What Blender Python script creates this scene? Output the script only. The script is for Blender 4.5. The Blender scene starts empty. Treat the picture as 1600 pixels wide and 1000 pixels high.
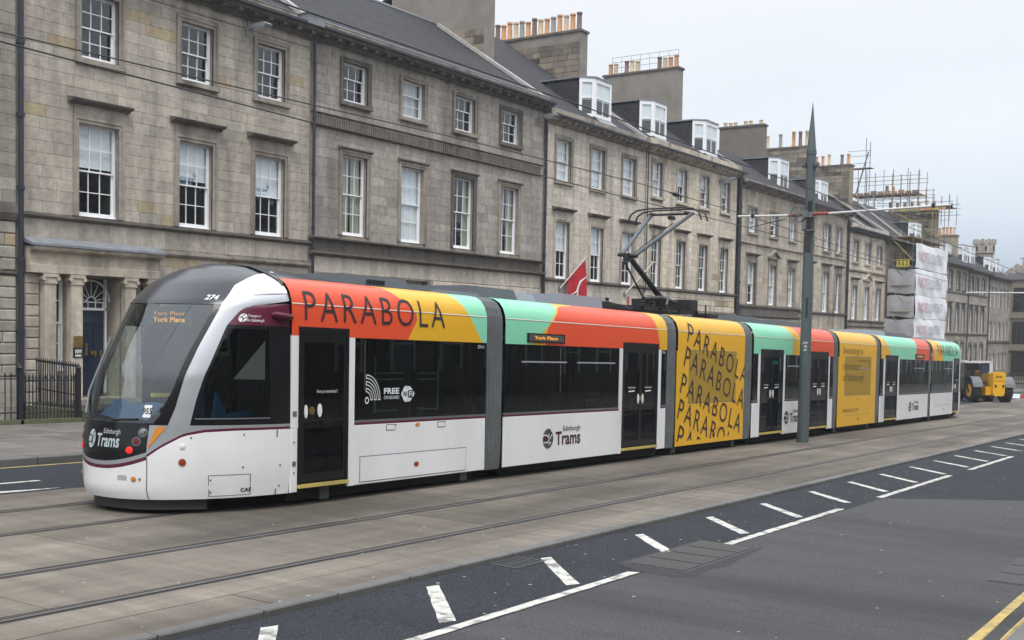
import bpy, bmesh, math, random
from mathutils import Matrix, Vector
R = math.radians
random.seed(7)
S = 0.0225            # the street falls 2.25 % towards the east (+X)
ZC = 2.2              # heights measured from eye level -> world heights
scene = bpy.context.scene
COL = scene.collection

# ------------------------------------------------------------------ camera
cam = bpy.data.cameras.new('camera'); camo = bpy.data.objects.new('camera', cam); COL.objects.link(camo)
fw = Vector((0.82708388, 0.56013904, -0.04665312)); rt = Vector((0.56137917, -0.82734362, 0.01886688)); up = Vector((0.02803009, 0.04179458, 0.99873296))
m = Matrix((rt, up, -fw)).transposed().to_4x4(); m.translation = Vector((0, 0, ZC))
camo.matrix_world = m
cam.sensor_width = 36; cam.lens = 1773.26 / 1600 * 36; cam.shift_y = 96.6 / 1600
cam.clip_end = 3000
scene.camera = camo
# ------------------------------------------------------------------ world: overcast
SUN_EL, SUN_AZ = R(58), R(-140)
w = bpy.data.worlds.new('World'); scene.world = w; w.use_nodes = True
nt = w.node_tree; nt.nodes.clear()
def N(nt, t, **k):
    n = nt.nodes.new(t)
    for a, b in k.items(): setattr(n, a, b)
    return n
out = N(nt, 'ShaderNodeOutputWorld'); bg = N(nt, 'ShaderNodeBackground')
sky = N(nt, 'ShaderNodeTexSky', sky_type='NISHITA'); sky.sun_disc = False
sky.sun_elevation = SUN_EL; sky.sun_rotation = R(90) - SUN_AZ; sky.dust_density = 3
sc_ = N(nt, 'ShaderNodeVectorMath', operation='SCALE'); sc_.inputs['Scale'].default_value = 0.10
nt.links.new(sky.outputs[0], sc_.inputs[0])
tc = N(nt, 'ShaderNodeTexCoord'); sp = N(nt, 'ShaderNodeSeparateXYZ'); nt.links.new(tc.outputs['Generated'], sp.inputs[0])
rp = N(nt, 'ShaderNodeValToRGB'); nt.links.new(sp.outputs[2], rp.inputs[0])
cl = rp.color_ramp
cl.elements[0].position = 0.0; cl.elements[0].color = (.30, .36, .43, 1)
cl.elements[1].position = 1.0; cl.elements[1].color = (1.9, 1.95, 2.05, 1)
for p, c in ((.045, (.36, .43, .51)), (.10, (.54, .60, .67)), (.17, (.655, .69, .74)), (.32, (.725, .745, .79)), (.5, (1.1, 1.14, 1.21))):
    e = cl.elements.new(p); e.color = (*c, 1)
nz = N(nt, 'ShaderNodeTexNoise'); nz.inputs['Scale'].default_value = 2.2; nz.inputs['Detail'].default_value = 5
mp = N(nt, 'ShaderNodeMapping'); mp.inputs['Scale'].default_value = (1, 1, 3); nt.links.new(tc.outputs['Generated'], mp.inputs[0]); nt.links.new(mp.outputs[0], nz.inputs[0])
mr = N(nt, 'ShaderNodeMapRange'); mr.inputs[1].default_value = .3; mr.inputs[2].default_value = .7; mr.inputs[3].default_value = .94; mr.inputs[4].default_value = 1.05
nt.links.new(nz.outputs[0], mr.inputs[0])
s2 = N(nt, 'ShaderNodeVectorMath', operation='SCALE'); nt.links.new(rp.outputs[0], s2.inputs[0]); nt.links.new(mr.outputs[0], s2.inputs['Scale'])
mx = N(nt, 'ShaderNodeMix', data_type='RGBA'); mx.inputs[0].default_value = .93
nt.links.new(sc_.outputs[0], mx.inputs[6]); nt.links.new(s2.outputs[0], mx.inputs[7])
nt.links.new(mx.outputs[2], bg.inputs[0]); bg.inputs[1].default_value = 1.0; nt.links.new(bg.outputs[0], out.inputs[0])
sl = bpy.data.lights.new('sun', 'SUN'); so = bpy.data.objects.new('sun', sl); COL.objects.link(so)
sl.energy = 1.3; sl.angle = R(22); sl.color = (1, .97, .93)
d = Vector((math.cos(SUN_EL) * math.cos(SUN_AZ), math.cos(SUN_EL) * math.sin(SUN_AZ), math.sin(SUN_EL)))
so.rotation_euler = d.to_track_quat('Z', 'Y').to_euler()
vs = scene.view_settings; vs.view_transform = 'Standard'; vs.look = 'None'; vs.exposure = 0.46; vs.gamma = 1; vs.use_curve_mapping = False
scene.cycles.max_bounces = 8; scene.cycles.transparent_max_bounces = 12; scene.cycles.caustics_reflective = False; scene.cycles.caustics_refractive = False

# ------------------------------------------------------------------ materials
MATS = {}
def mat(name, col=(.5, .5, .5), rough=.6, metal=0., spec=.5, emit=None, es=1., var=0., vscale=3., bump=0., bscale=20., coat=0., island=0., dirt=0., dirtc=(.08,.075,.065), stretch=(1,1,1), rnd=0., speck=0.):
    if name in MATS: return MATS[name]
    m = bpy.data.materials.new(name); m.use_nodes = True; nt = m.node_tree; b = nt.nodes['Principled BSDF']
    b.inputs['Base Color'].default_value = (*col, 1); b.inputs['Roughness'].default_value = rough; b.inputs['Metallic'].default_value = metal
    b.inputs['Specular IOR Level'].default_value = spec; b.inputs['Coat Weight'].default_value = coat; b.inputs['Coat Roughness'].default_value = .05
    if emit: b.inputs['Emission Color'].default_value = (*emit, 1); b.inputs['Emission Strength'].default_value = es
    cur = None
    if var or bump or island or dirt or rnd or speck:
        geo = N(nt, 'ShaderNodeNewGeometry'); mpn = N(nt, 'ShaderNodeMapping'); mpn.inputs['Scale'].default_value = stretch
        nt.links.new(geo.outputs['Position'], mpn.inputs[0])
        def noise(s, dt=6):
            n = N(nt, 'ShaderNodeTexNoise'); n.inputs['Scale'].default_value = s; n.inputs['Detail'].default_value = dt; nt.links.new(mpn.outputs[0], n.inputs[0]); return n
        val = None
        def addv(sock, amt, a0=.25, a1=.75):
            nonlocal val
            r = N(nt, 'ShaderNodeMapRange'); r.inputs[1].default_value = a0; r.inputs[2].default_value = a1; r.inputs[3].default_value = 1 - amt; r.inputs[4].default_value = 1 + amt
            nt.links.new(sock, r.inputs[0])
            if val is None: val = r.outputs[0]
            else:
                mm = N(nt, 'ShaderNodeMath', operation='MULTIPLY'); nt.links.new(val, mm.inputs[0]); nt.links.new(r.outputs[0], mm.inputs[1]); val = mm.outputs[0]
        if var: addv(noise(vscale).outputs[0], var); addv(noise(vscale * 9).outputs[0], var * .6)
        if speck:
            sn = N(nt, 'ShaderNodeTexNoise'); sn.inputs['Scale'].default_value = 55; sn.inputs['Detail'].default_value = 3; nt.links.new(geo.outputs['Position'], sn.inputs[0]); addv(sn.outputs[0], speck, .38, .62)
        if rnd:
            oi = N(nt, 'ShaderNodeObjectInfo'); addv(oi.outputs['Random'], rnd, 0, 1)
        if island: addv(geo.outputs['Random Per Island'], island, 0, 1)
        if val is not None:
            vm = N(nt, 'ShaderNodeVectorMath', operation='SCALE'); vm.inputs[0].default_value = col; nt.links.new(val, vm.inputs['Scale']); cur = vm.outputs[0]
        if dirt:
            n = noise(vscale * .6, 8); r = N(nt, 'ShaderNodeMapRange'); r.inputs[1].default_value = .46 if 'paint' not in name else .50; r.inputs[2].default_value = .72 if 'paint' not in name else .64; r.inputs[4].default_value = dirt
            nt.links.new(n.outputs[0], r.inputs[0]); mxx = N(nt, 'ShaderNodeMix', data_type='RGBA'); nt.links.new(r.outputs[0], mxx.inputs[0])
            if cur: nt.links.new(cur, mxx.inputs[6])
            else: mxx.inputs[6].default_value = (*col, 1)
            mxx.inputs[7].default_value = (*dirtc, 1); cur = mxx.outputs[2]
        if cur: nt.links.new(cur, b.inputs['Base Color'])
        if bump:
            n = noise(bscale, 6); bp = N(nt, 'ShaderNodeBump'); bp.inputs['Strength'].default_value = bump; bp.inputs['Distance'].default_value = .02
            nt.links.new(n.outputs[0], bp.inputs['Height']); nt.links.new(bp.outputs[0], b.inputs['Normal'])
    MATS[name] = m; return m
def stone_mat(name, cols, bump=.35, ochre=.04, soot=.35):
    """ashlar: every block its own tone (object random + island random), soot and weathering by place"""
    if name in MATS: return MATS[name]
    m = bpy.data.materials.new(name); m.use_nodes = True; nt = m.node_tree; b = nt.nodes['Principled BSDF']
    b.inputs['Roughness'].default_value = .9; b.inputs['Specular IOR Level'].default_value = .2
    geo = N(nt, 'ShaderNodeNewGeometry'); oi = N(nt, 'ShaderNodeObjectInfo')
    a = N(nt, 'ShaderNodeMath', operation='ADD'); nt.links.new(oi.outputs['Random'], a.inputs[0]); nt.links.new(geo.outputs['Random Per Island'], a.inputs[1])
    fr = N(nt, 'ShaderNodeMath', operation='FRACT'); nt.links.new(a.outputs[0], fr.inputs[0])
    rp = N(nt, 'ShaderNodeValToRGB'); nt.links.new(fr.outputs[0], rp.inputs[0]); cr = rp.color_ramp
    cr.elements[0].position = 0; cr.elements[0].color = (*cols[0], 1); cr.elements[1].position = 1 - ochre - .01; cr.elements[1].color = (*cols[-1], 1)
    for i, c in enumerate(cols[1:-1]):
        e = cr.elements.new((i + 1) / (len(cols) - 1) * (1 - ochre)); e.color = (*c, 1)
    if ochre: e = cr.elements.new(1 - ochre); e.color = (.42, .345, .225, 1)
    def noise(s, dt=7, st=(1, 1, 1)):
        mpn = N(nt, 'ShaderNodeMapping'); mpn.inputs['Scale'].default_value = st; nt.links.new(geo.outputs['Position'], mpn.inputs[0])
        n = N(nt, 'ShaderNodeTexNoise'); n.inputs['Scale'].default_value = s; n.inputs['Detail'].default_value = dt; nt.links.new(mpn.outputs[0], n.inputs[0]); return n
    n1 = noise(.5, 8, (1, 1, .55)); r1 = N(nt, 'ShaderNodeMapRange'); r1.inputs[1].default_value = .46; r1.inputs[2].default_value = .78; r1.inputs[4].default_value = soot
    nt.links.new(n1.outputs[0], r1.inputs[0])
    mx1 = N(nt, 'ShaderNodeMix', data_type='RGBA'); nt.links.new(r1.outputs[0], mx1.inputs[0]); nt.links.new(rp.outputs[0], mx1.inputs[6]); mx1.inputs[7].default_value = (.115, .105, .092, 1)
    n2 = noise(5, 8); r2 = N(nt, 'ShaderNodeMapRange'); r2.inputs[1].default_value = .25; r2.inputs[2].default_value = .75; r2.inputs[3].default_value = .80; r2.inputs[4].default_value = 1.2
    nt.links.new(n2.outputs[0], r2.inputs[0])
    n3 = noise(45, 4); r3 = N(nt, 'ShaderNodeMapRange'); r3.inputs[1].default_value = .3; r3.inputs[2].default_value = .7; r3.inputs[3].default_value = .88; r3.inputs[4].default_value = 1.1
    nt.links.new(n3.outputs[0], r3.inputs[0]); mm = N(nt, 'ShaderNodeMath', operation='MULTIPLY'); nt.links.new(r2.outputs[0], mm.inputs[0]); nt.links.new(r3.outputs[0], mm.inputs[1])
    n5 = noise(3.0, 5, (1, 1, .12)); r5 = N(nt, 'ShaderNodeMapRange'); r5.inputs[1].default_value = .35; r5.inputs[2].default_value = .7; r5.inputs[3].default_value = 1.08; r5.inputs[4].default_value = .82
    nt.links.new(n5.outputs[0], r5.inputs[0]); m5 = N(nt, 'ShaderNodeMath', operation='MULTIPLY'); nt.links.new(mm.outputs[0], m5.inputs[0]); nt.links.new(r5.outputs[0], m5.inputs[1])
    vm = N(nt, 'ShaderNodeVectorMath', operation='SCALE'); nt.links.new(mx1.outputs[2], vm.inputs[0]); nt.links.new(m5.outputs[0], vm.inputs['Scale'])
    nt.links.new(vm.outputs[0], b.inputs['Base Color'])
    n4 = noise(14, 8); bp = N(nt, 'ShaderNodeBump'); bp.inputs['Strength'].default_value = bump; bp.inputs['Distance'].default_value = .03
    nt.links.new(n4.outputs[0], bp.inputs['Height']); nt.links.new(bp.outputs[0], b.inputs['Normal'])
    MATS[name] = m; return m
def glass_mat(name, tint=(.8, .8, .8), ior=1.5, rough=.0, refl=(1, 1, 1), base=.0, wob=0.):
    if name in MATS: return MATS[name]
    m = bpy.data.materials.new(name); m.use_nodes = True; nt = m.node_tree; nt.nodes.clear()
    o = N(nt, 'ShaderNodeOutputMaterial'); t = N(nt, 'ShaderNodeBsdfTransparent'); t.inputs[0].default_value = (*tint, 1)
    g = N(nt, 'ShaderNodeBsdfGlossy'); g.inputs['Roughness'].default_value = rough; g.inputs[0].default_value = (*refl, 1)
    f = N(nt, 'ShaderNodeLayerWeight'); f.inputs[0].default_value = .5; mxs = N(nt, 'ShaderNodeMixShader')
    pw = N(nt, 'ShaderNodeMath', operation='POWER'); nt.links.new(f.outputs['Facing'], pw.inputs[0]); pw.inputs[1].default_value = 5
    f0 = ((ior - 1) / (ior + 1)) ** 2 + base
    ad = N(nt, 'ShaderNodeMath', operation='MULTIPLY_ADD'); ad.use_clamp = True; nt.links.new(pw.outputs[0], ad.inputs[0]); ad.inputs[1].default_value = 1 - f0; ad.inputs[2].default_value = f0
    nt.links.new(ad.outputs[0], mxs.inputs[0]); nt.links.new(t.outputs[0], mxs.inputs[1]); nt.links.new(g.outputs[0], mxs.inputs[2]); nt.links.new(mxs.outputs[0], o.inputs[0])
    if wob:
        geo = N(nt, 'ShaderNodeNewGeometry'); n = N(nt, 'ShaderNodeTexNoise'); n.inputs['Scale'].default_value = 1.6; nt.links.new(geo.outputs['Position'], n.inputs[0])
        bp = N(nt, 'ShaderNodeBump'); bp.inputs['Strength'].default_value = wob; bp.inputs['Distance'].default_value = .05; nt.links.new(n.outputs[0], bp.inputs['Height'])
        nt.links.new(bp.outputs[0], g.inputs['Normal']); nt.links.new(bp.outputs[0], f.inputs['Normal'])
    MATS[name] = m; return m

# ------------------------------------------------------------------ mesh builder
WP = {}   # world position of things and parts
class MB:
    def __init__(s): s.v = []; s.f = []; s.m = []
    def add(s, vs, fs, mi=0):
        n = len(s.v); s.v += [tuple(p) for p in vs]; s.f += [tuple(i + n for i in f) for f in fs]; s.m += [mi] * len(fs); return s
    def box(s, x0, x1, y0, y1, z0, z1, mi=0):
        return s.add([(x0, y0, z0), (x1, y0, z0), (x1, y1, z0), (x0, y1, z0), (x0, y0, z1), (x1, y0, z1), (x1, y1, z1), (x0, y1, z1)],
                     [(0, 3, 2, 1), (4, 5, 6, 7), (0, 1, 5, 4), (1, 2, 6, 5), (2, 3, 7, 6), (3, 0, 4, 7)], mi)
    def bev(s, x0, x1, y0, y1, z0, z1, c, mi=0):
        """box with its -Y and +Z edges chamfered by c"""
        pts = []
        for y, k in ((y1, 0), (y0 + c, 0), (y0, c)): pts += [(x0 + k, y, z0 + k), (x1 - k, y, z0 + k), (x1 - k, y, z1 - k), (x0 + k, y, z1 - k)]
        fs = [(8, 9, 10, 11), (3, 2, 1, 0)]
        for a in (0, 4):
            for i in range(4): j = (i + 1) % 4; fs.append((a + i, a + j, a + 4 + j, a + 4 + i))
        return s.add(pts, fs, mi)
    def tube(s, pts, r, n=6, mi=0, caps=True):
        pts = [Vector(p) for p in pts]; rs = r if isinstance(r, (list, tuple)) else [r] * len(pts); V = []; F = []
        ref = None
        for i, p in enumerate(pts):
            d = (pts[min(i + 1, len(pts) - 1)] - pts[max(i - 1, 0)]).normalized()
            a = d.cross(Vector((0, 0, 1)) if abs(d.z) < .95 else Vector((1, 0, 0))).normalized()
            if ref is not None and a.dot(ref) < 0: a = -a
            ref = a; b = d.cross(a)
            for k in range(n): t = 2 * math.pi * k / n; V.append(p + (a * math.cos(t) + b * math.sin(t)) * rs[i])
        for i in range(len(pts) - 1):
            for k in range(n): k2 = (k + 1) % n; F.append((i * n + k, i * n + k2, (i + 1) * n + k2, (i + 1) * n + k))
        if caps: F.append(tuple(range(n - 1, -1, -1))); F.append(tuple((len(pts) - 1) * n + k for k in range(n)))
        return s.add(V, F, mi)
    def prism(s, poly, h0, h1, ax='z', mi=0):
        n = len(poly)
        def P(a, b, h): return {'z': (a, b, h), 'y': (a, h, b), 'x': (h, a, b)}[ax]
        V = [P(a, b, h0) for a, b in poly] + [P(a, b, h1) for a, b in poly]
        F = [tuple(range(n - 1, -1, -1)), tuple(range(n, 2 * n))] + [(i, (i + 1) % n, n + (i + 1) % n, n + i) for i in range(n)]
        return s.add(V, F, mi)
    def grid(s, rows, mi=0, flip=False):
        nr = len(rows); nc = len(rows[0]); V = [p for r in rows for p in r]; F = []
        for i in range(nr - 1):
            for j in range(nc - 1):
                q = (i * nc + j, i * nc + j + 1, (i + 1) * nc + j + 1, (i + 1) * nc + j); F.append(q[::-1] if flip else q)
        return s.add(V, F, mi)
    def xf(s, fn): s.v = [tuple(fn(*p)) for p in s.v]; return s
def shear(x, y, z): return (x, y, z - S * x)
def setp(o, label=None, cat=None, group=None, kind=None):
    if label: o['label'] = label
    if cat: o['category'] = cat
    if group: o['group'] = group
    if kind: o['kind'] = kind
    return o
def emit(name, mb, mats, parent=None, slope=False, smooth=False, org=None, fixn=True, **k):
    vs = [shear(*p) for p in mb.v] if slope else mb.v
    if org is None:
        xs = [p[0] for p in vs]; ys = [p[1] for p in vs]; zs = [p[2] for p in vs]
        org = ((min(xs) + max(xs)) / 2, (min(ys) + max(ys)) / 2, min(zs))
    me = bpy.data.meshes.new(name); me.from_pydata([(p[0] - org[0], p[1] - org[1], p[2] - org[2]) for p in vs], [], mb.f)
    if not isinstance(mats, (list, tuple)): mats = [mats]
    for a in mats: me.materials.append(a)
    if len(mats) > 1: me.polygons.foreach_set('material_index', mb.m)
    if fixn:
        bm = bmesh.new(); bm.from_mesh(me); bmesh.ops.recalc_face_normals(bm, faces=bm.faces); bm.to_mesh(me); bm.free()
    if smooth:
        me.polygons.foreach_set('use_smooth', [True] * len(me.polygons))
        try: me.set_sharp_from_angle(angle=R(38))
        except Exception: pass
    me.update()
    o = bpy.data.objects.new(name, me); COL.objects.link(o); place(o, org, parent); setp(o, **k); return o
def place(o, org, parent=None):
    pw = WP[parent.name] if parent else (0, 0, 0)
    o.parent = parent; o.location = (org[0] - pw[0], org[1] - pw[1], org[2] - pw[2]); WP[o.name] = tuple(org)
def empty(name, loc, label=None, cat=None, group=None):
    o = bpy.data.objects.new(name, None); o.empty_display_size = .2; COL.objects.link(o); o.location = loc; WP[o.name] = tuple(loc); setp(o, label, cat, group); return o
def inst(src, org, parent=None, name=None):
    o = src.copy(); 
    for k in list(o.keys()): del o[k]
    o.parent = None
    if name: o.name = name
    COL.objects.link(o); place(o, org, parent); return o
def copy_tree(src, dx, parent=None):
    o = src.copy(); COL.objects.link(o); w0 = WP[src.name]; org = (w0[0] + dx[0], w0[1] + dx[1], w0[2] + dx[2]); place(o, org, parent)
    for c in [c for c in src.children]: copy_tree(c, dx, o)
    return o
# text -> flat mesh normalised to a unit box
TXT = {}
def text_mesh(s, weight=0., levels=(), space=1.0):
    key = (s, weight, tuple(levels), space)
    if key in TXT: return TXT[key]
    c = bpy.data.curves.new('t', 'FONT'); c.body = s; c.resolution_u = 3; c.offset = weight; c.space_character = space; c.fill_mode = 'FRONT'
    o = bpy.data.objects.new('t', c); COL.objects.link(o); bpy.context.view_layer.update()
    dg = bpy.context.evaluated_depsgraph_get(); me = bpy.data.meshes.new_from_object(o.evaluated_get(dg))
    bm = bmesh.new(); bm.from_mesh(me)
    xs = [v.co.x for v in bm.verts]; ys = [v.co.y for v in bm.verts]; x0, x1, y0, y1 = min(xs), max(xs), min(ys), max(ys)
    for v in bm.verts: v.co = Vector(((v.co.x - x0) / (x1 - x0), (v.co.y - y0) / (y1 - y0), 0))
    for l in levels:
        bmesh.ops.bisect_plane(bm, geom=bm.verts[:] + bm.edges[:] + bm.faces[:], plane_co=(0, l, 0), plane_no=(0, 1, 0))
    bm.verts.index_update()
    V = [(v.co.x, v.co.y) for v in bm.verts]; F = [tuple(v.index for v in f.verts) for f in bm.faces]
    bm.free(); bpy.data.objects.remove(o); bpy.data.curves.remove(c); bpy.data.meshes.remove(me)
    TXT[key] = (V, F, (x1 - x0) / (y1 - y0)); return TXT[key]
def text_on(mb, s, fn, weight=0., levels=(), space=1.0, mi=0):
    V, F, asp = text_mesh(s, weight, levels, space); mb.add([fn(u, v) for u, v in V], F, mi); return mb

# ================================================================== GROUND, ROAD, TRAMWAY
asph = mat('asphalt_dark', (.030, .034, .041), .9, spec=.22, var=.16, vscale=1.2, bump=.9, bscale=90, speck=.5)
asph2 = mat('asphalt_worn', (.064, .064, .066), .9, spec=.25, var=.12, vscale=.7, bump=.5, bscale=80, stretch=(1.9, .28, 1), dirt=.7, dirtc=(.028, .028, .030), speck=.26)
conc = mat('track_concrete', (.148, .131, .108), .85, spec=.3, var=.22, vscale=.9, bump=.25, bscale=60, stretch=(.35, 1.5, 1), dirt=.85, dirtc=(.085, .070, .056), rnd=.13, speck=.10)
def concrete_mat():
    m = conc; nt = m.node_tree; b = nt.nodes['Principled BSDF']; old = b.inputs['Base Color'].links[0].from_socket
    geo = N(nt, 'ShaderNodeNewGeometry')
    def band(scale, rz_, st, a, bb, lo, hi, det=5):
        mp = N(nt, 'ShaderNodeMapping'); mp.inputs['Rotation'].default_value = (0, 0, rz_); mp.inputs['Scale'].default_value = st; nt.links.new(geo.outputs['Position'], mp.inputs[0])
        n = N(nt, 'ShaderNodeTexNoise'); n.inputs['Scale'].default_value = scale; n.inputs['Detail'].default_value = det; nt.links.new(mp.outputs[0], n.inputs[0])
        r = N(nt, 'ShaderNodeMapRange'); r.inputs[1].default_value = a; r.inputs[2].default_value = bb; r.inputs[3].default_value = lo; r.inputs[4].default_value = hi; nt.links.new(n.outputs[0], r.inputs[0]); return r.outputs[0]
    o1 = band(1.0, R(-28), (4.5, .35, 1), .36, .64, .87, 1.12, 4); o2 = band(.55, R(0), (.16, 1.4, 1), .38, .66, .70, 1.22, 4); o3 = band(.30, R(10), (1, 1, 1), .4, .62, .82, 1.12, 3)
    m1 = N(nt, 'ShaderNodeMath', operation='MULTIPLY'); m2 = N(nt, 'ShaderNodeMath', operation='MULTIPLY'); nt.links.new(o1, m1.inputs[0]); nt.links.new(o2, m1.inputs[1]); nt.links.new(m1.outputs[0], m2.inputs[0]); nt.links.new(o3, m2.inputs[1])
    vm = N(nt, 'ShaderNodeVectorMath', operation='SCALE'); nt.links.new(old, vm.inputs[0]); nt.links.new(m2.outputs[0], vm.inputs['Scale']); nt.links.new(vm.outputs[0], b.inputs['Base Color'])
concrete_mat()
granite = mat('granite', (.105, .103, .098), .75, var=.15, vscale=5, bump=.2, bscale=50, rnd=.15)
flag = mat('flagstone', (.14, .127, .114), .8, spec=.3, var=.14, vscale=3, bump=.12, bscale=40, rnd=.22, dirt=.3, dirtc=(.13, .115, .10))
steel = mat('rail_steel', (.14, .13, .125), .45, metal=.6); rub = mat('rail_rubber', (.018, .018, .019), .7)
def paint(name, c, base, wear):
    m = mat(name, c, .75, var=.16, vscale=11, dirt=wear, dirtc=base); return m
white_p = paint('road_paint', (.48, .47, .43), (.07, .07, .07), .75); yell_p = paint('yellow_paint', (.42, .31, .10), (.12, .11, .09), .5)
g = MB()
for (y0, y1, h) in ((-90, 24.42, -.09), (26.9, 400, -.09), (24.42, 26.9, -2.4)):
    g.add([(-80, y0, h), (900, y0, h), (900, y1, h), (-80, y1, h)], [(0, 1, 2, 3)])
g.add([(-80, 24.42, -.09), (900, 24.42, -.09), (900, 24.42, -2.4), (-80, 24.42, -2.4)], [(0, 1, 2, 3)])
emit('ground', g, asph, slope=True, fixn=False, kind='structure')
road = emit('road', MB().add([(-80, 1.65, 0), (18.2, 1.65, 0), (18.2, 1.65, 0), (19.9, 1.65, 0), (19.2, 3.4, 0), (18.0, 5.22, 0), (-80, 5.22, 0)][0:1] + [(20.6, 1.65, 0), (20.0, 3.4, 0), (18.4, 5.22, 0), (-80, 5.22, 0)], [(0, 1, 2, 3, 4)]).add(
    [(20.6, 1.65, 0), (900, 1.65, 0), (900, 5.22, 0), (18.4, 5.22, 0), (20.0, 3.4, 0)], [(0, 1, 2, 3, 4)], 1).add([(-80, 5.22, 0), (900, 5.22, 0), (900, 6.64, 0), (-80, 6.64, 0)], [(0, 1, 2, 3)], 1),
    [asph2, asph], slope=True, kind='structure', org=(0, 0, 0))
far_lane = emit('road', MB().add([(-80, 14.1, 0), (900, 14.1, 0), (900, 17.5, 0), (-80, 17.5, 0)], [(0, 1, 2, 3)]), asph, slope=True, kind='structure', org=(0, 0, 0))
def mark(poly, parent, m=white_p, nsub=9, jit=.006):
    """painted bar as a 4 mm sheet with worn, slightly uneven edges"""
    pts = []
    for i, a in enumerate(poly):
        b = poly[(i + 1) % len(poly)]
        for k in range(nsub):
            t = k / nsub; pts.append((a[0] + (b[0] - a[0]) * t + random.uniform(-jit, jit), a[1] + (b[1] - a[1]) * t + random.uniform(-jit, jit), .004))
    return emit('road_marking', MB().add(pts, [tuple(range(len(pts)))]), m, parent, slope=True)
for i in range(24):
    x = 4.0 + 2.035 * i + (0.05 if i % 3 else -.04)
    w_ = .145; mark([(x, 6.41), (x + w_, 6.37), (x + w_ - 1.0, 5.42), (x - 1.0, 5.48)], road)
for a, b in ((4.0, 10.12), (12.34, 16.6), (18.45, 23.3), (24.9, 29.55), (31.2, 36), (37.4, 42.2), (43.6, 48.5)):
    mark([(a, 5.235), (b, 5.255), (b - .05, 5.36), (a, 5.34)], road, nsub=30)
mark([(3, 14.155), (14, 14.155), (14, 14.265), (3, 14.265)], far_lane, nsub=40)
mark([(5.2, 15.42), (10.15, 15.42), (10.15, 15.52), (5.2, 15.52)], far_lane, nsub=10)
mark([(5.5, 14.66), (7.5, 14.60), (9.55, 14.52), (9.9, 14.56), (8.6, 14.78), (8.2, 14.98), (5.5, 14.80)], far_lane, nsub=3)
mark([(40, 14.155), (140, 14.155), (140, 14.265), (40, 14.265)], far_lane, nsub=40)
for y0 in (17.22,): mark([(4, y0), (60, y0), (60, y0 + .08), (4, y0 + .08)], far_lane, yell_p, nsub=50)
for y0 in (1.72, 1.93): mark([(2, y0 - .04), (40, y0 - .04), (40, y0 + .05), (2, y0 + .05)], road, yell_p, nsub=80)
# tramway bed of concrete slabs between rails, with a granite edge
tw = emit('tramway', MB().box(-60, 400, 6.79, 14.1, -.08, .028), mat('joint_fill', (.06, .057, .052), .9), slope=True, kind='structure', org=(0, 0, 0))
H0 = .045
strips = ((6.80, 7.30, 5.1), (7.31, 7.775, 5.1), (7.965, 9.235, 6.0), (9.425, 11.165, 6.0), (11.355, 12.645, 6.0), (12.835, 14.09, 6.0))
nsl = 0
for si, (y0, y1, L) in enumerate(strips):
    x = 1.5 + (si * 1.9) % L - L; cache = {}
    while x < 66:
        xb = x + L - .014
        emit('concrete_slab', MB().box(x, xb, y0, y1, 0, H0 + random.uniform(-.0015, .0015)), conc, tw, slope=True); nsl += 1; x += L
    emit('concrete_slab', MB().box(x, 400, y0, y1, 0, H0), conc, tw, slope=True)
for yc in (7.87, 9.33, 11.26, 12.74):
    r = MB().box(-60, 400, yc - .088, yc + .088, 0, H0 - .006)
    inner = 1 if yc in (7.87, 11.26) else -1
    r.box(-60, 400, yc - .030, yc + .030, 0, H0 + .002, 1); gy = yc + inner * .052
    r.box(-60, 400, gy + inner * .012 - .009, gy + inner * .012 + .009, 0, H0 + .001, 1)
    emit('rail', r, [rub, steel], tw, slope=True)
x = -1.0; k = 0
while x < 60:
    L = .92 + .12 * ((k * 7) % 5 - 2) / 2
    emit('kerb_stone', MB().bev(x, x + L - .008, 6.655, 6.79, -.09, .052, .012), granite, tw, slope=True); x += L; k += 1
emit('kerb_stone', MB().box(x, 400, 6.655, 6.79, -.09, .052), granite, tw, slope=True)
# pavements
pv = emit('pavement', MB().box(-60, 400, 17.80, 24.42, -.1, .10), mat('pavement_bed', (.14, .13, .12), .9, var=.1), slope=True, kind='structure', org=(0, 0, 0))
random.seed(3)
y = 17.82; r_ = 0
while y < 24.05:
    dy = random.choice((.62, .75, .9)); dy = min(dy, 24.08 - y) if 24.08 - y < dy + .35 else dy
    x = 7.2 + random.uniform(0, .8)
    while x < 21:
        dx = random.choice((.75, .9, 1.2)); emit('flagstone', MB().box(x, x + dx - .012, y, y + dy - .012, .09, .118 + random.uniform(-.003, .003)), flag, pv, slope=True); x += dx
    y += dy
emit('flagstone', MB().box(x + .4, 400, 17.82, 24.08, .09, .117), flag, pv, slope=True)
x = 5.
while x < 24:
    L = random.choice((.9, 1.05, 1.2)); emit('kerb_stone', MB().bev(x, x + L - .01, 17.5, 17.80, -.1, .12, .015), granite, pv, slope=True); x += L
emit('kerb_stone', MB().box(x, 400, 17.5, 17.80, -.1, .12), granite, pv, slope=True)
emit('pavement', MB().box(-60, 400, -9, 1.35, -.1, .10), flag, slope=True, kind='structure')
emit('kerb', MB().box(-60, 400, 1.36, 1.65, -.1, .115), granite, slope=True, kind='structure')
rg = random.Random(4); gm = MB()
for k in range(260):
    x, y = rg.uniform(3, 26), rg.choice((rg.uniform(5.3, 6.6), rg.uniform(6.7, 7.8), rg.uniform(7.9, 11), rg.uniform(1.8, 6.6))); r = rg.uniform(.010, .022); h = H0 + .003 if y > 6.95 else (.055 if y > 6.65 else .004)
    gm.add([(x + r * rg.uniform(.7, 1.3) * math.cos(a * math.pi / 3), y + r * rg.uniform(.7, 1.2) * math.sin(a * math.pi / 3), h) for a in range(6)], [tuple(range(6))])
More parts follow.
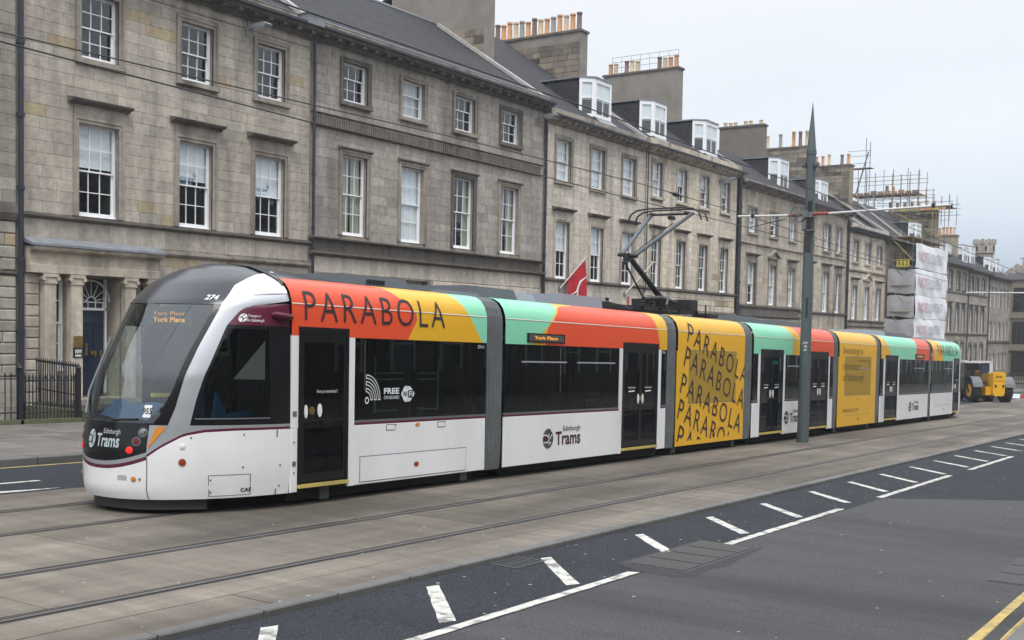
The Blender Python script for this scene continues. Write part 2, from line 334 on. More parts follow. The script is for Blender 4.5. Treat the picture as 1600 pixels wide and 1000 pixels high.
emit('chewing_gum_spots', gm, mat('gum_pale', (.30, .29, .27), .8), slope=True, fixn=False, label='small pale trodden gum spots scattered over road and track bed', cat='litter', kind='stuff')
# drain grate and access covers
iron = mat('cast_iron', (.06, .062, .066), .55, metal=.5, var=.15, vscale=20, bump=.3, bscale=120)
def ground_z(x): return -S * x
dg_ = empty('drain_grate', (9.7, 6.46, ground_z(9.7)), 'small slotted iron drain grate against the kerb between the first hatched white bars', 'drain')
emit('frame', MB().box(9.42, 9.98, 6.28, 6.31, -.06, .006).box(9.42, 9.98, 6.61, 6.64, -.06, .006).box(9.42, 9.46, 6.31, 6.61, -.06, .006).box(9.94, 9.98, 6.31, 6.61, -.06, .006).box(9.46, 9.94, 6.31, 6.61, -.06, -.04), iron, dg_, slope=True)
for k in range(7): emit('bar', MB().box(9.49 + k * .066, 9.515 + k * .066, 6.315, 6.605, -.04, .004), iron, dg_, slope=True)
emit('bar', MB().box(9.465, 9.935, 6.45, 6.47, -.035, .005), iron, dg_, slope=True)
def cover(name, label, x0, x1, y0, y1, n, plate=.004):
    t = empty(name, ((x0 + x1) / 2, (y0 + y1) / 2, ground_z((x0 + x1) / 2)), label, 'manhole cover')
    emit('frame', MB().box(x0, x1, y0, y1, -.05, plate), mat('cover_frame', (.03, .03, .033), .7), t, slope=True)
    w_ = (x1 - x0 - .05 * (n + 1)) / n
    for k in range(n):
        a = x0 + .05 + k * (w_ + .05); mb = MB().box(a, a + w_, y0 + .05, y1 - .05, 0, plate + .005)
        emit('plate', mb, mat('cover_plate', (.045, .042, .042), .6, metal=.2, var=.2, vscale=14, bump=.8, bscale=60), t, slope=True)
    return t
cover('access_cover', 'long steel access cover of four plates cutting into the hatched markings', 10.45, 12.4, 4.9, 5.64, 4)
cover('access_cover', 'worn steel access cover at the right edge near the double yellow lines', 12.2, 14.0, 1.99, 2.42, 3)
emit('road_patch', MB().add([(10.15, 4.86, .002), (10.4, 4.76, .002), (10.75, 4.80, .002), (11.1, 4.72, .002), (11.6, 4.80, .002), (12.1, 4.84, .002), (12.45, 4.88, .002), (12.45, 5.66, .002), (10.4, 5.68, .002), (10.2, 5.35, .002)], [tuple(range(10))]), mat('patch', (.024, .024, .026), .85, var=.15, vscale=8, bump=.6, bscale=60), road, slope=True)

# ================================================================== BUILDINGS
FY = 26.8
white_w = mat('window_paint', (.82, .83, .84), .45, var=.05, vscale=6)
glass = glass_mat('window_glass', (.90, .93, .93), 1.5, refl=(.9, .95, 1), base=.05, wob=.25)
room_m = mat('room_dark', (.030, .028, .026), .9); blind_m = mat('blind', (.86, .89, .92), .8); curt_m = mat('curtain', (.42, .42, .33), .9); net_m = mat('net_curtain', (.62, .64, .64), .9)
slate_unused = None
slate = mat('slate_roof', (.046, .046, .050), .85, spec=.15, var=.42, vscale=3.2, bump=.9, bscale=26, stretch=(1, 1, 3.2), speck=.3)
lead = mat('lead', (.20, .215, .235), .55, var=.2, vscale=4, bump=.1, bscale=15)
pipe_m = mat('drainpipe_paint', (.022, .026, .038), .5); rend = mat('chimney_render', (.235, .21, .18), .9, var=.15, vscale=1.6, bump=.2, bscale=30, dirt=.3)
rend2 = mat('chimney_render_brown', (.16, .142, .12), .9, var=.12, vscale=1.6, bump=.2, bscale=30)
pots_m = [mat('pot_orange', (.50, .26, .12), .85, var=.15, vscale=5), mat('pot_buff', (.50, .40, .27), .85, var=.15, vscale=5), mat('pot_grey', (.26, .25, .23), .85), mat('pot_brown', (.17, .11, .09), .85)]
flash = mat('pale_cement', (.36, .35, .33), .85, var=.15)
def blind_free(x0, x1, blocks):
    iv = [(x0, x1)]
    for a, b in blocks:
        nv = []
        for p, q in iv:
            if b <= p or a >= q: nv.append((p, q))
            else:
                if a > p: nv.append((p, a))
                if b < q: nv.append((b, q))
        iv = nv
    return [(p, q) for p, q in iv if q - p > .06]
def stones(parent, m, x0, x1, z0, z1, opens, ch=.32, ln=(.55, .95), joint=.009, cham=.004, limit=300, yf=FY, proud=.010, name='stone'):
    """courses of ashlar blocks, each its own mesh up to the limit, the rest in one mesh"""
    n = max(1, round((z1 - z0) / ch)); ch = (z1 - z0) / n; rest = MB(); cnt = 0; cache = {}
    for i in range(n):
        a, b = z0 + i * ch, z0 + (i + 1) * ch; mid = (a + b) / 2
        blocks = [(o[0] - o[4], o[1] + o[4]) for o in opens if o[2] - .10 < mid < o[3] + .10]
        for p, q in blind_free(x0, x1, blocks):
            x = p - (random.uniform(0, .35) if i % 2 else 0); first = True
            while x < q - .02:
                L = random.uniform(*ln); e = x + L
                if q - e < .3: e = q
                s0 = max(x, p)
                if e - s0 > .05:
                    if cnt < limit:
                        key = (round(e - s0, 1) if False else None)
                        emit(name, MB().bev(s0 + joint / 2, e - joint / 2, yf - proud + random.uniform(-.0025, .0025), yf + .03, a + joint / 2, b - joint / 2, cham), m, parent); cnt += 1
                    else: rest.bev(s0 + joint / 2, e - joint / 2, yf - proud + random.uniform(-.0025, .0025), yf + .03, a + joint / 2, b - joint / 2, cham)
                x = e
    if rest.v: emit('stonework', rest, m, parent, kind='stuff')
    return cnt
def wall(parent, m, x0, x1, z0, z1, opens, yf=FY, depth=8):
    xs = sorted({x0, x1, *[v for o in opens for v in o[:2]]}); zs = sorted({z0, z1, *[v for o in opens for v in o[2:4]]}); mb = MB()
    for i in range(len(xs) - 1):
        for j in range(len(zs) - 1):
            cx, cz = (xs[i] + xs[i + 1]) / 2, (zs[j] + zs[j + 1]) / 2
            if any(o[0] < cx < o[1] and o[2] < cz < o[3] for o in opens): continue
            mb.add([(xs[i], yf, zs[j]), (xs[i + 1], yf, zs[j]), (xs[i + 1], yf, zs[j + 1]), (xs[i], yf, zs[j + 1])], [(0, 1, 2, 3)])
    for o in opens:
        a, b, c, d = o[:4]; y2 = yf + .32; yo = yf - .02
        mb.add([(a, yo, c), (a, y2, c), (a, y2, d), (a, yo, d), (b, yo, c), (b, y2, c), (b, y2, d), (b, yo, d)], [(0, 1, 2, 3), (5, 4, 7, 6), (3, 2, 6, 7), (1, 0, 4, 5)])
    mb.add([(x0, yf, z0), (x0, yf + depth, z0), (x0, yf + depth, z1), (x0, yf, z1), (x1, yf, z0), (x1, yf + depth, z0), (x1, yf + depth, z1), (x1, yf, z1)], [(1, 0, 3, 2), (4, 5, 6, 7), (5, 1, 2, 6)])
    return emit('wall', mb, MATS.get('dressed_stone', m), parent, fixn=False)
WIN = {}
def window(parent, x0, x1, z0, z1, cols=3, rt=2, rb=2, blind=0., curtain=0., net=0., detail=2, meet=.5, key='', yb=FY):
    """sash window: frame and bars, its panes, blinds and the dark room behind"""
    w_, h_ = x1 - x0, z1 - z0; ky = (round(w_, 3), round(h_, 3), cols, rt, rb, detail, meet, yb)
    if ky in WIN: src, ox, oz = WIN[ky]; o = copy_tree(src, (x0 - ox, 0, z0 - oz), parent); 
    else:
        mb = MB(); yf = yb + .13; fr = .045
        mb.box(x0, x0 + fr, yf, yf + .11, z0, z1); mb.box(x1 - fr, x1, yf, yf + .11, z0, z1); mb.box(x0 + fr, x1 - fr, yf, yf + .11, z1 - .03, z1); mb.box(x0 - .0, x1, yf - .05, yf + .10, z0 - .06, z0 + .025)
        zm = z0 + h_ * meet; panes = []; bw = .024 if detail > 1 else .03
        for (a, b, n, yy, bot) in ((zm - .025, z1 - .03, rt, yf + .015, .04), (z0 + .025, zm + .025, rb, yf + .06, .11)):
            xa, xb = x0 + fr, x1 - fr; st = .045
            mb.box(xa, xa + st, yy, yy + .04, a, b); mb.box(xb - st, xb, yy, yy + .04, a, b); mb.box(xa + st, xb - st, yy, yy + .04, b - .04, b); mb.box(xa + st, xb - st, yy, yy + .04, a, a + bot)
            gx0, gx1, gz0, gz1 = xa + st, xb - st, a + bot, b - .04
            for k in range(1, cols): c = gx0 + (gx1 - gx0) * k / cols; mb.box(c - bw / 2, c + bw / 2, yy + .004, yy + .036, gz0, gz1)
            for k in range(1, n): c = gz0 + (gz1 - gz0) * k / n; mb.box(gx0, gx1, yy + .006, yy + .034, c - bw / 2, c + bw / 2)
            if detail > 1:
                for i in range(cols):
                    for j in range(n): panes.append((gx0 + (gx1 - gx0) * i / cols, gx0 + (gx1 - gx0) * (i + 1) / cols, gz0 + (gz1 - gz0) * j / n, gz0 + (gz1 - gz0) * (j + 1) / n, yy + .02))
            else: panes.append((gx0, gx1, gz0, gz1, yy + .02))
        o = emit('window', mb, white_w, parent)
        p0 = None
        for p in panes:
            if p0 and abs((p[1] - p[0]) - p0[1]) < 1e-4 and abs((p[3] - p[2]) - p0[2]) < 1e-4: inst(p0[0], ((p[0] + p[1]) / 2, p[4], p[2]), o)
            else:
                q = emit('pane', MB().add([(p[0], p[4], p[2]), (p[1], p[4], p[2]), (p[1], p[4], p[3]), (p[0], p[4], p[3])], [(0, 1, 2, 3)]), glass, o); p0 = (q, p[1] - p[0], p[3] - p[2])
        yr = yf + .16
        emit('room', MB().add([(x0, yr, z0), (x1, yr, z0), (x1, yr, z1), (x0, yr, z1), (x0 - .3, yr + 1.6, z0 - .3), (x1 + .3, yr + 1.6, z0 - .3), (x1 + .3, yr + 1.6, z1 + .2), (x0 - .3, yr + 1.6, z1 + .2)],
             [(4, 5, 6, 7), (0, 1, 5, 4), (1, 2, 6, 5), (2, 3, 7, 6), (3, 0, 4, 7)]), room_m, o, fixn=False)
        WIN[ky] = (o, x0, z0)
    yf = yb + .13; yb_ = yf + .125
    if blind: emit('blind', MB().box(x0 + .05, x1 - .05, yb_, yb_ + .006, z1 - h_ * blind, z1 - .03), blind_m, o)
    def drape(a, b, m, nm, amp=.02):
        n = max(6, int((b - a) * 40)); rows = [[(a + (b - a) * i / n, yb_ + .03 + amp * math.sin(i * 1.9), z) for i in range(n + 1)] for z in (z0 + .03, z1 - .03)]
        emit(nm, MB().grid(rows), m, o, smooth=True, fixn=False)
    if curtain: drape(x0 + .05, x0 + .05 + w_ * curtain, curt_m, 'curtain'); drape(x1 - .05 - w_ * curtain * .8, x1 - .05, curt_m, 'curtain')
    if net: 
        n = 26; a, b = x0 + .05, x1 - .05; zt = z1 - .03; zb = z1 - h_ * net
        rows = [[(a + (b - a) * i / n, yb_ + .05 + .012 * math.sin(i * 2.3), z) for i in range(n + 1)] for z in (zb, zt)]; emit('net_curtain', MB().grid(rows), net_m, o, smooth=True, fixn=False)
    return o
def architrave(parent, m, x0, x1, z0, z1, w_=.17, pr=.06, sill=True, entab=0., hood=None, ext=.22, yf=FY):
    mb = MB(); a, b = x0 - w_, x1 + w_; yo = yf - .02
    for s0, s1, p in ((0, w_ * .55, pr * .55), (w_ * .55, w_, pr)):
        # inner band s0..s1 measured outwards from the opening
        mb.box(x0 - s1, x0 - s0, yo - p, yf + .02, z0, z1 + s1); mb.box(x1 + s0, x1 + s1, yo - p, yf + .02, z0, z1 + s1); mb.box(x0 - s0, x1 + s0, yo - p, yf + .02, z1 + s0, z1 + s1)
    if sill: mb.box(a - .02, b + .02, yo - pr - .05, yf + .12, z0 - .13, z0)
    o = emit('architrave', mb, m, parent)
    zt = z1 + w_
    if entab: emit('frieze', MB().box(a + .02, b - .02, yo - .03, yf + .02, zt, zt + entab), m, parent); zt += entab
    if hood == 'flat':
        c = .16; e = ext
        prof = [(yf + .02, zt), (yo - .05, zt), (yo - .10, zt + .05), (yo - .22, zt + .07), (yo - .26, zt + .12), (yo - .26, zt + .14), (yf + .02, zt + .19)]
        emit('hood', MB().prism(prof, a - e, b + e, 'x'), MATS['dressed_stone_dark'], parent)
    if hood == 'ped':
        prof = [(a - e_, zt) for e_ in ()]; mid = (a + b) / 2; e = ext
        mb = MB().prism([(a - e, zt), (b + e, zt), (b + e, zt + .09), (mid, zt + .52), (a - e, zt + .09)], yo - .05, yf + .02, 'y')
        for sx in (1, -1):
            x_ = mid + sx * ((b - a) / 2 + e); mb.prism([(x_, zt + .05), (x_, zt + .14), (mid, zt + .60), (mid, zt + .50)], yo - .22, yf + .02, 'y')
        mb.box(a - e, b + e, yo - .20, yf + .02, zt, zt + .06); emit('pediment', mb, m, parent)
    return o
def string(parent, m, x0, x1, z0, z1, pr, name='string_course', yf=FY, cham=.03):
    yo = yf - .02
    return emit(name, MB().prism([(yf + .02, z0), (yo - pr * .4, z0), (yo - pr, z0 + (z1 - z0) * .45), (yo - pr, z1 - .015), (yf + .02, z1)], x0, x1, 'x'), m, parent)
def cornice(parent, m, x0, x1, zt, h=.34, pr=.46, mod=.62, gut=True, yf=FY):
    yo = yf - .02; zb = zt - h
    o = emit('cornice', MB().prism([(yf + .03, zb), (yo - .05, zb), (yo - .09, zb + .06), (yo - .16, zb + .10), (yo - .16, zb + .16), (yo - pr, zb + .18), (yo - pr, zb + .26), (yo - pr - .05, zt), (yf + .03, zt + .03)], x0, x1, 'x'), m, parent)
    if mod:
        n = int((x1 - x0) / mod); st = (x1 - x0) / n; p0 = None
        for k in range(n):
            c = x0 + st * (k + .5)
            if p0: inst(p0, (c, yo - pr * .5 - .08, zb + .08), parent)
            else: p0 = emit('modillion', MB().box(c - .09, c + .09, yo - pr + .05, yo - .165, zb + .08, zb + .178), m, parent, org=(c, yo - pr * .5 - .08, zb + .08))
    if gut: emit('gutter', MB().box(x0, x1, yo - pr - .13, yo - pr - .055, zt - .06, zt + .02), pipe_m, parent)
    return o
def pot(kind, x, y, z, h=.8, r=.16, parent=None):
    mb = MB().tube([(x, y, z), (x, y, z + h * .12), (x, y, z + h * .16), (x, y, z + h * .86), (x, y, z + h * .9), (x, y, z + h)], [r * 1.1, r * 1.1, r * .92, r * .82, r * 1.05, r * 1.0], 10)
    return emit('chimney_pot', mb, pots_m[kind], parent, smooth=True)
def chimney(parent, m, x0, x1, y0, y1, z0, z1, pots, blocks=None, cap=None, ph=.8):
    o = emit('chimney', MB().box(x0, x1, y0, y1, z0, z1), m, parent)
    emit('chimney_cap', MB().box(x0 - .07, x1 + .07, y0 - .08, y1 + .08, z1, z1 + .12), cap or m, o)
    n = len(pots)
    for i, kd in enumerate(pots):
        if kd is None: continue
        pot(kd, (x0 + x1) / 2, y0 + .3 + (y1 - y0 - .6) * (n - 1 - i) / max(1, n - 1), z1 + .12, ph * random.uniform(.9, 1.08), .15, o)
    if blocks:
        a = z0; rr = random.Random(int(x0 * 10))
        while a < z1 - .1:
            b = min(a + rr.uniform(.28, .36), z1); y = y0 + .04
            while y < y1 - .02:
                L = rr.uniform(.4, .95); e = min(y + L, y1)
                if z1 - blocks < a or rr.random() < 0: pass
                else: emit('block', MB().box(x0 - .02 - rr.uniform(0, .015), x0 + .02, y + .012, e - .012, a + .012, b - .012), stone_mat('chimney_stone', [(.07, .062, .056), (.25, .215, .165), (.13, .115, .095), (.33, .28, .21), (.19, .165, .13)], .4, 0, .2), o)
                y = e
            a = b
    return o
def dormer(parent, x0, x1, yf, z0, z1, yback, cant=.45, wm=None, zb=None):
    """canted bay dormer with slated cheeks and a lead flat roof"""
    ys = yf + .6; P = [(x0 - cant, ys), (x0, yf), (x1, yf), (x1 + cant, ys)]
    o = emit('dormer', MB().prism([(x0 - cant, ys), (x1 + cant, ys), (x1 + cant, yback), (x0 - cant, yback)], z0 - .4, z1 - .1, 'z'), slate, parent)
    rf = MB().prism([(x0 - cant - .06, ys), (x0 - .03, yf - .08), (x1 + .03, yf - .08), (x1 + cant + .06, ys), (x1 + cant + .06, yback), (x0 - cant - .06, yback)], z1, z1 + .07, 'z'); emit('dormer_roof', rf, lead, o)
    fr = MB(); core = MB().prism([(P[0][0] + .05, ys), (x0 + .04, yf + .1), (x1 - .04, yf + .1), (P[3][0] - .05, ys)], z0, z1 - .02, 'z'); emit('dormer_room', core, room_m, o)
    for i in range(3):
        (ax, ay), (bx, by) = P[i], P[i + 1]; L = math.hypot(bx - ax, by - ay); ux, uy = (bx - ax) / L, (by - ay) / L; nx, ny = uy, -ux
        def q(u, dn, z): return (ax + ux * u + nx * dn, ay + uy * u + ny * dn, z)
        def bx_(u0, u1, za, zb_, d0=-.05, d1=.03):
            fr.add([q(u0, d0, za), q(u1, d0, za), q(u1, d1, za), q(u0, d1, za), q(u0, d0, zb_), q(u1, d0, zb_), q(u1, d1, zb_), q(u0, d1, zb_)], [(0, 3, 2, 1), (4, 5, 6, 7), (0, 1, 5, 4), (1, 2, 6, 5), (2, 3, 7, 6), (3, 0, 4, 7)])
        bx_(0, .14, z0, z1); bx_(L - .14, L, z0, z1); bx_(.14, L - .14, z1 - .2, z1); bx_(.14, L - .14, z0, z0 + .14)
        bx_(.14, L - .14, (z0 + z1) / 2 - .03, (z0 + z1) / 2 + .03, -.03, .01)
        if L > 1: bx_(L / 2 - .025, L / 2 + .025, z0 + .14, z1 - .2, -.03, .01)
        emit('pane', MB().add([q(.14, -.02, z0 + .14), q(L - .14, -.02, z0 + .14), q(L - .14, -.02, z1 - .2), q(.14, -.02, z1 - .2)], [(0, 1, 2, 3)]), glass, o, fixn=False)
        emit('blind', MB().add([q(.14, -.035, (z0 + z1) / 2 - .1), q(L - .14, -.035, (z0 + z1) / 2 - .1), q(L - .14, -.035, z1 - .2), q(.14, -.035, z1 - .2)], [(0, 1, 2, 3)]), blind_m, o, fixn=False)
    emit('dormer_frame', fr, white_w, o)
    emit('apron', MB().add([(x0, yf - .02, z0), (x1, yf - .02, z0), (x1 + .3, yf - .75, z0 - .62), (x0 - .2, yf - .75, z0 - .62)], [(0, 1, 2, 3)]), lead, o, fixn=False)
    return o
def roof(parent, x0, x1, z0, slope_, yr=32.6, y0=FY - .22, m=None, zpar=.0, back=True):
    zr = z0 + (yr - y0) * slope_; t = .12
    poly = [(y0, z0), (yr, zr), (2 * yr - y0 + 3, z0), (2 * yr - y0 + 3, z0 - t), (yr, zr - t), (y0, z0 - t)]
    return emit('roof', MB().prism(poly, x0, x1, 'x'), m or slate, parent)
def skew(parent, x, z0, slope_, yr=32.6, y0=FY - .2, w_=.28, m=None, h=.16):
    zr = z0 + (yr - y0) * slope_
    return emit('skew', MB().prism([(y0, z0), (yr, zr), (yr, zr + h), (y0, z0 + h)], x - w_ / 2, x + w_ / 2, 'x'), m or flash, parent)
def pipe(parent, x, z0, z1, y=FY - .12, r=.055, brk=1.8):
    mb = MB().tube([(x, y, z0), (x, y, z1)], r, 8); z = z0 + .6
    while z < z1: mb.tube([(x, y, z - .05), (x, y, z + .05)], r * 1.35, 8); z += brk
    return emit('drainpipe', mb, pipe_m, parent)

def house(label, x0, x1, mk, group='stone terraced houses along the street'):
    return empty('terraced_house', ((x0 + x1) / 2, FY, ground_z((x0 + x1) / 2)), label, 'house', group)
sm0 = stone_mat('sandstone_grey', [(0.314, 0.288, 0.247), (0.424, 0.391, 0.333), (0.367, 0.336, 0.286), (0.468, 0.428, 0.360)], ochre=.03)
sm1 = stone_mat('sandstone_buff_grey', [(0.356, 0.323, 0.278), (0.469, 0.421, 0.355), (0.414, 0.372, 0.316), (0.511, 0.464, 0.395)], ochre=.045)
sm2 = stone_mat('sandstone_sooty', [(0.285, 0.261, 0.231), (0.362, 0.331, 0.294), (0.323, 0.295, 0.259), (0.411, 0.376, 0.332)], ochre=.0)
sm3 = stone_mat('sandstone_pale', [(0.517, 0.467, 0.399), (0.612, 0.553, 0.477), (0.564, 0.507, 0.437), (0.670, 0.610, 0.524)], ochre=.0, soot=.28)
sm4 = stone_mat('sandstone_warm', [(0.559, 0.494, 0.403), (0.657, 0.589, 0.483), (0.597, 0.531, 0.435), (0.713, 0.638, 0.523)], ochre=.02, soot=.22)
sm5 = stone_mat('sandstone_brown', [(0.374, 0.334, 0.274), (0.509, 0.454, 0.372), (0.441, 0.392, 0.321), (0.560, 0.494, 0.401)], ochre=.03)
smf = stone_mat('sandstone_far', [(0.293, 0.267, 0.231), (0.388, 0.347, 0.297), (0.340, 0.307, 0.264), (0.420, 0.381, 0.330)], ochre=.0)
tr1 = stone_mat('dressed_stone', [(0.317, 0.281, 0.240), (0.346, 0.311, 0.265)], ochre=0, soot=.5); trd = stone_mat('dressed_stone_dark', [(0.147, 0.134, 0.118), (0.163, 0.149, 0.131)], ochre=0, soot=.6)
trw = stone_mat('dressed_stone_warm', [(0.516, 0.459, 0.371), (0.568, 0.503, 0.414)], ochre=0, soot=.35)
def streaks(m, amt):
    nt = m.node_tree; b = nt.nodes['Principled BSDF']; old = b.inputs['Base Color'].links[0].from_socket; geo = N(nt, 'ShaderNodeNewGeometry'); mp = N(nt, 'ShaderNodeMapping'); mp.inputs['Scale'].default_value = (1, 1, .10); nt.links.new(geo.outputs['Position'], mp.inputs[0])
    n = N(nt, 'ShaderNodeTexNoise'); n.inputs['Scale'].default_value = 1.6; n.inputs['Detail'].default_value = 7; nt.links.new(mp.outputs[0], n.inputs[0]); r = N(nt, 'ShaderNodeMapRange'); r.inputs[1].default_value = .5; r.inputs[2].default_value = .72; r.inputs[3].default_value = 0; r.inputs[4].default_value = amt; nt.links.new(n.outputs[0], r.inputs[0])
    mx = N(nt, 'ShaderNodeMix', data_type='RGBA'); nt.links.new(r.outputs[0], mx.inputs[0]); nt.links.new(old, mx.inputs[6]); mx.inputs[7].default_value = (.075, .068, .060, 1); nt.links.new(mx.outputs[2], b.inputs['Base Color'])
for m_ in (sm0, sm1, sm2, sm3, sm4, sm5, smf): streaks(m_, .38)
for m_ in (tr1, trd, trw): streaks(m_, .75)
def Wz(l): return [(a, b, c + ZC, d + ZC, *r) for a, b, c, d, *r in l]
BASE = -4.2
# ---- house at the left edge
h0 = house('sliver of a channelled stone house at the far left edge', 8, 16.9, sm0)
o0 = Wz([(x_, x_ + 1.2, a_, b_, .16) for x_ in (-16, -12.8, -9.6, -6.4, -3.2, 0, 3.2, 6.4, 9.6) for a_, b_ in ((7.0, 8.7), (2.8, 5.3), (-1.2, 1.1))]); wall(h0, sm0, -20, 16.92, BASE, 12.2, o0); [window(h0, *o[:4], detail=1, blind=.5) for o in o0]; architrave(h0, tr1, *o0[4][:4]); stones(h0, sm0, 14.2, 16.92, 2.95 + ZC, 9.6 + ZC, [], ch=.315)
string(h0, trd, -20, 16.9, 2.5 + ZC, 2.92 + ZC, .12); string(h0, trd, -20, 16.9, 1.12 + ZC, 1.22 + ZC, .08)
stones(h0, sm0, 14.2, 16.9, 1.24 + ZC, 2.48 + ZC, [], ch=.31, cham=.03, proud=.05); stones(h0, sm0, 14.2, 16.9, -1.45 + ZC, 1.10 + ZC, [], ch=.28, ln=(.5, .8), cham=.03, proud=.06)
stones(h0, sm0, 14.2, 16.9, -3.0 + ZC, -1.47 + ZC, [], ch=.35, ln=(.6, 1.0), proud=.09)
roof(h0, -20, 16.9, 9.7 + ZC, .68)

# ---- house 1 with the portico
h1 = house('grey ashlar house with blue door, three bays and hooded first floor windows', 16.95, 27.42, sm1)
o1 = Wz([(18.79, 19.97, 6.99, 8.74, .16), (22.11, 23.30, 7.05, 8.74, .16), (25.07, 26.25, 7.07, 8.75, .16), (18.72, 19.98, 2.80, 5.28, .16), (22.05, 23.30, 2.80, 5.30, .16), (25.0, 26.27, 2.80, 5.30, .16)])
og = Wz([(17.95, 18.34, -1.35, 1.17, .0), (18.72, 20.06, -2.4, 1.16, 0), (20.75, 21.2, -1.35, 1.17, 0), (23.0, 24.2, -1.0, 1.1, 0), (25.6, 26.8, -1.0, 1.1, 0)])
wall(h1, sm1, 16.95, 27.42, BASE, 9.6 + ZC, o1 + og)
stones(h1, sm1, 17.05, 27.40, 2.78 + ZC, 9.28 + ZC, o1, ch=.315, ln=(.5, 1.0))
stones(h1, sm1, 17.05, 27.40, 2.10 + ZC, 2.64 + ZC, [], ch=.54, ln=(.7, 1.3))
stones(h1, sm1, 20.9, 27.40, 1.3 + ZC, 1.90 + ZC, [], ch=.3, ln=(.7, 1.3))
stones(h1, sm1, 21.3, 27.40, BASE, 1.28 + ZC, Wz([(23.0, 24.2, -1.0, 1.1, .1), (25.6, 26.8, -1.0, 1.1, .1)]), ch=.34, ln=(.6, 1.1), limit=0, cham=.02, proud=.04)
stones(h1, sm1, 17.12, 17.54, BASE, 1.22 + ZC, [], ch=.2825, ln=(.8, .9), cham=.03, proud=.07)
for i, o in enumerate(o1):
    up_ = i < 3
    architrave(h1, tr1, *o[:4], w_=.17, sill=up_, entab=0 if up_ else .30, hood=None if up_ else 'flat', ext=.16)
    window(h1, *o[:4], blind=(0, 0, 0, .46, .44, .5)[i], net=(.98, 0, 0, 0, 0, 0)[i] * 0, curtain=0)
logo_b = mat('blind_print', (.04, .14, .30), .8); logo_c = mat('blind_print_light', (.25, .5, .65), .8)
for (xx, zz) in ((22.13, 4.20), (25.07, 4.20)):
    fn = lambda u, v: (xx + u * .72, FY + .248, zz + ZC + v * .10); emit('blind_print', text_on(MB(), 'RELATIONSHIP', fn, .01), logo_b, h1, fixn=False)
    emit('blind_print', text_on(MB(), 'scotland', lambda u, v: (xx + .1 + u * .5, FY + .248, zz + ZC - .12 + v * .07), 0), logo_c, h1, fixn=False)
    mb = MB(); 
    for a_ in (20, 60, 100, 140): mb.tube([(xx + .74 + .03 * math.cos(R(a_)), FY + .248, zz + ZC + .14), (xx + .74 + .11 * math.cos(R(a_)), FY + .248, zz + ZC + .14 + .12 * math.sin(R(a_)))], .012, 4)
    emit('blind_print', mb, logo_c, h1)
string(h1, trd, 17.05, 27.42, 2.64 + ZC, 2.76 + ZC, .12); string(h1, tr1, 20.9, 27.42, 1.90 + ZC, 2.05 + ZC, .10)
# portico: lead topped entablature on square pilasters
emit('lead_flashing', MB().prism([(FY - .02, 2.02 + ZC), (FY - .50, 1.90 + ZC), (FY - .50, 1.96 + ZC), (FY - .02, 2.14 + ZC)], 17.05, 21.25, 'x'), lead, h1)
emit('entablature', MB().prism([(FY, 1.22 + ZC), (FY - .30, 1.22 + ZC), (FY - .30, 1.42 + ZC), (FY - .26, 1.44 + ZC), (FY - .26, 1.74 + ZC), (FY - .44, 1.80 + ZC), (FY - .49, 1.88 + ZC), (FY, 1.90 + ZC)], 17.12, 21.2, 'x'), trw, h1)
for xa in (17.57, 18.36, 20.06, 20.84):
    p = emit('pilaster', MB().box(xa, xa + .34, FY - .24, FY, BASE + 2, .95 + ZC), trw, h1)
    emit('capital', MB().box(xa - .03, xa + .37, FY - .27, FY, .95 + ZC, 1.03 + ZC).box(xa - .06, xa + .40, FY - .29, FY, 1.12 + ZC, 1.215 + ZC).tube([(xa - .04, FY - .30, 1.08 + ZC), (xa - .04, FY - .02, 1.08 + ZC)], .055, 8).tube([(xa + .38, FY - .30, 1.08 + ZC), (xa + .38, FY - .02, 1.08 + ZC)], .055, 8).box(xa, xa + .34, FY - .26, FY, 1.03 + ZC, 1.12 + ZC), trw, p)
window(h1, 17.95, 18.34, -1.30 + ZC, 1.17 + ZC, cols=1, rt=2, rb=2); window(h1, 20.75, 21.2, -1.30 + ZC, 1.17 + ZC, cols=1, rt=2, rb=2)
window(h1, 23.0, 24.2, -1.0 + ZC, 1.1 + ZC); window(h1, 25.6, 26.8, -1.0 + ZC, 1.1 + ZC)
# door 0.55 m back in its recess, fanlight over it
yd = FY + .5; navy = mat('door_navy', (.007, .020, .045), .3, coat=.3); brass = mat('brass', (.45, .30, .08), .3, metal=.9)
emit('door_recess', MB().box(18.5, 18.726, FY + .33, yd + .1, BASE, 1.2 + ZC).box(20.054, 20.3, FY + .02, yd + .1, BASE, 1.2 + ZC).box(18.72, 20.06, yd + .06, yd + .1, BASE, 1.2 + ZC).box(18.73, 20.05, FY + .33, yd + .06, 1.155 + ZC, 1.2 + ZC).box(18.72, 20.06, FY - .2, yd + .06, -2.4 + ZC, -2.1 + ZC), trw, h1)
dr = emit('door', MB().box(19.060, 19.860, yd - .04, yd, -2.05 + ZC, .29 + ZC), navy, h1)
for (a, b, c, d_) in ((19.120, 19.420, -1.9, -1.2), (19.500, 19.800, -1.9, -1.2), (19.120, 19.420, -1.0, -.2), (19.500, 19.800, -1.0, -.2), (19.120, 19.420, -.1, .2), (19.500, 19.800, -.1, .2)):
    emit('door_panel', MB().bev(a, b, yd - .055, yd - .035, c + ZC, d_ + ZC, .015), navy, dr)
emit('letter_plate', MB().box(19.260, 19.320, yd - .07, yd - .05, -.95 + ZC, -.62 + ZC), brass, dr); emit('knocker', MB().tube([(19.460, yd - .10, -.88 + ZC), (19.460, yd - .05, -.88 + ZC)], .05, 10), brass, dr); emit('handle', MB().box(19.540, 19.600, yd - .08, yd - .05, -.98 + ZC, -.82 + ZC), brass, dr); emit('bell_plate', MB().box(19.720, 19.780, yd - .07, yd - .05, -.98 + ZC, -.82 + ZC), brass, dr)
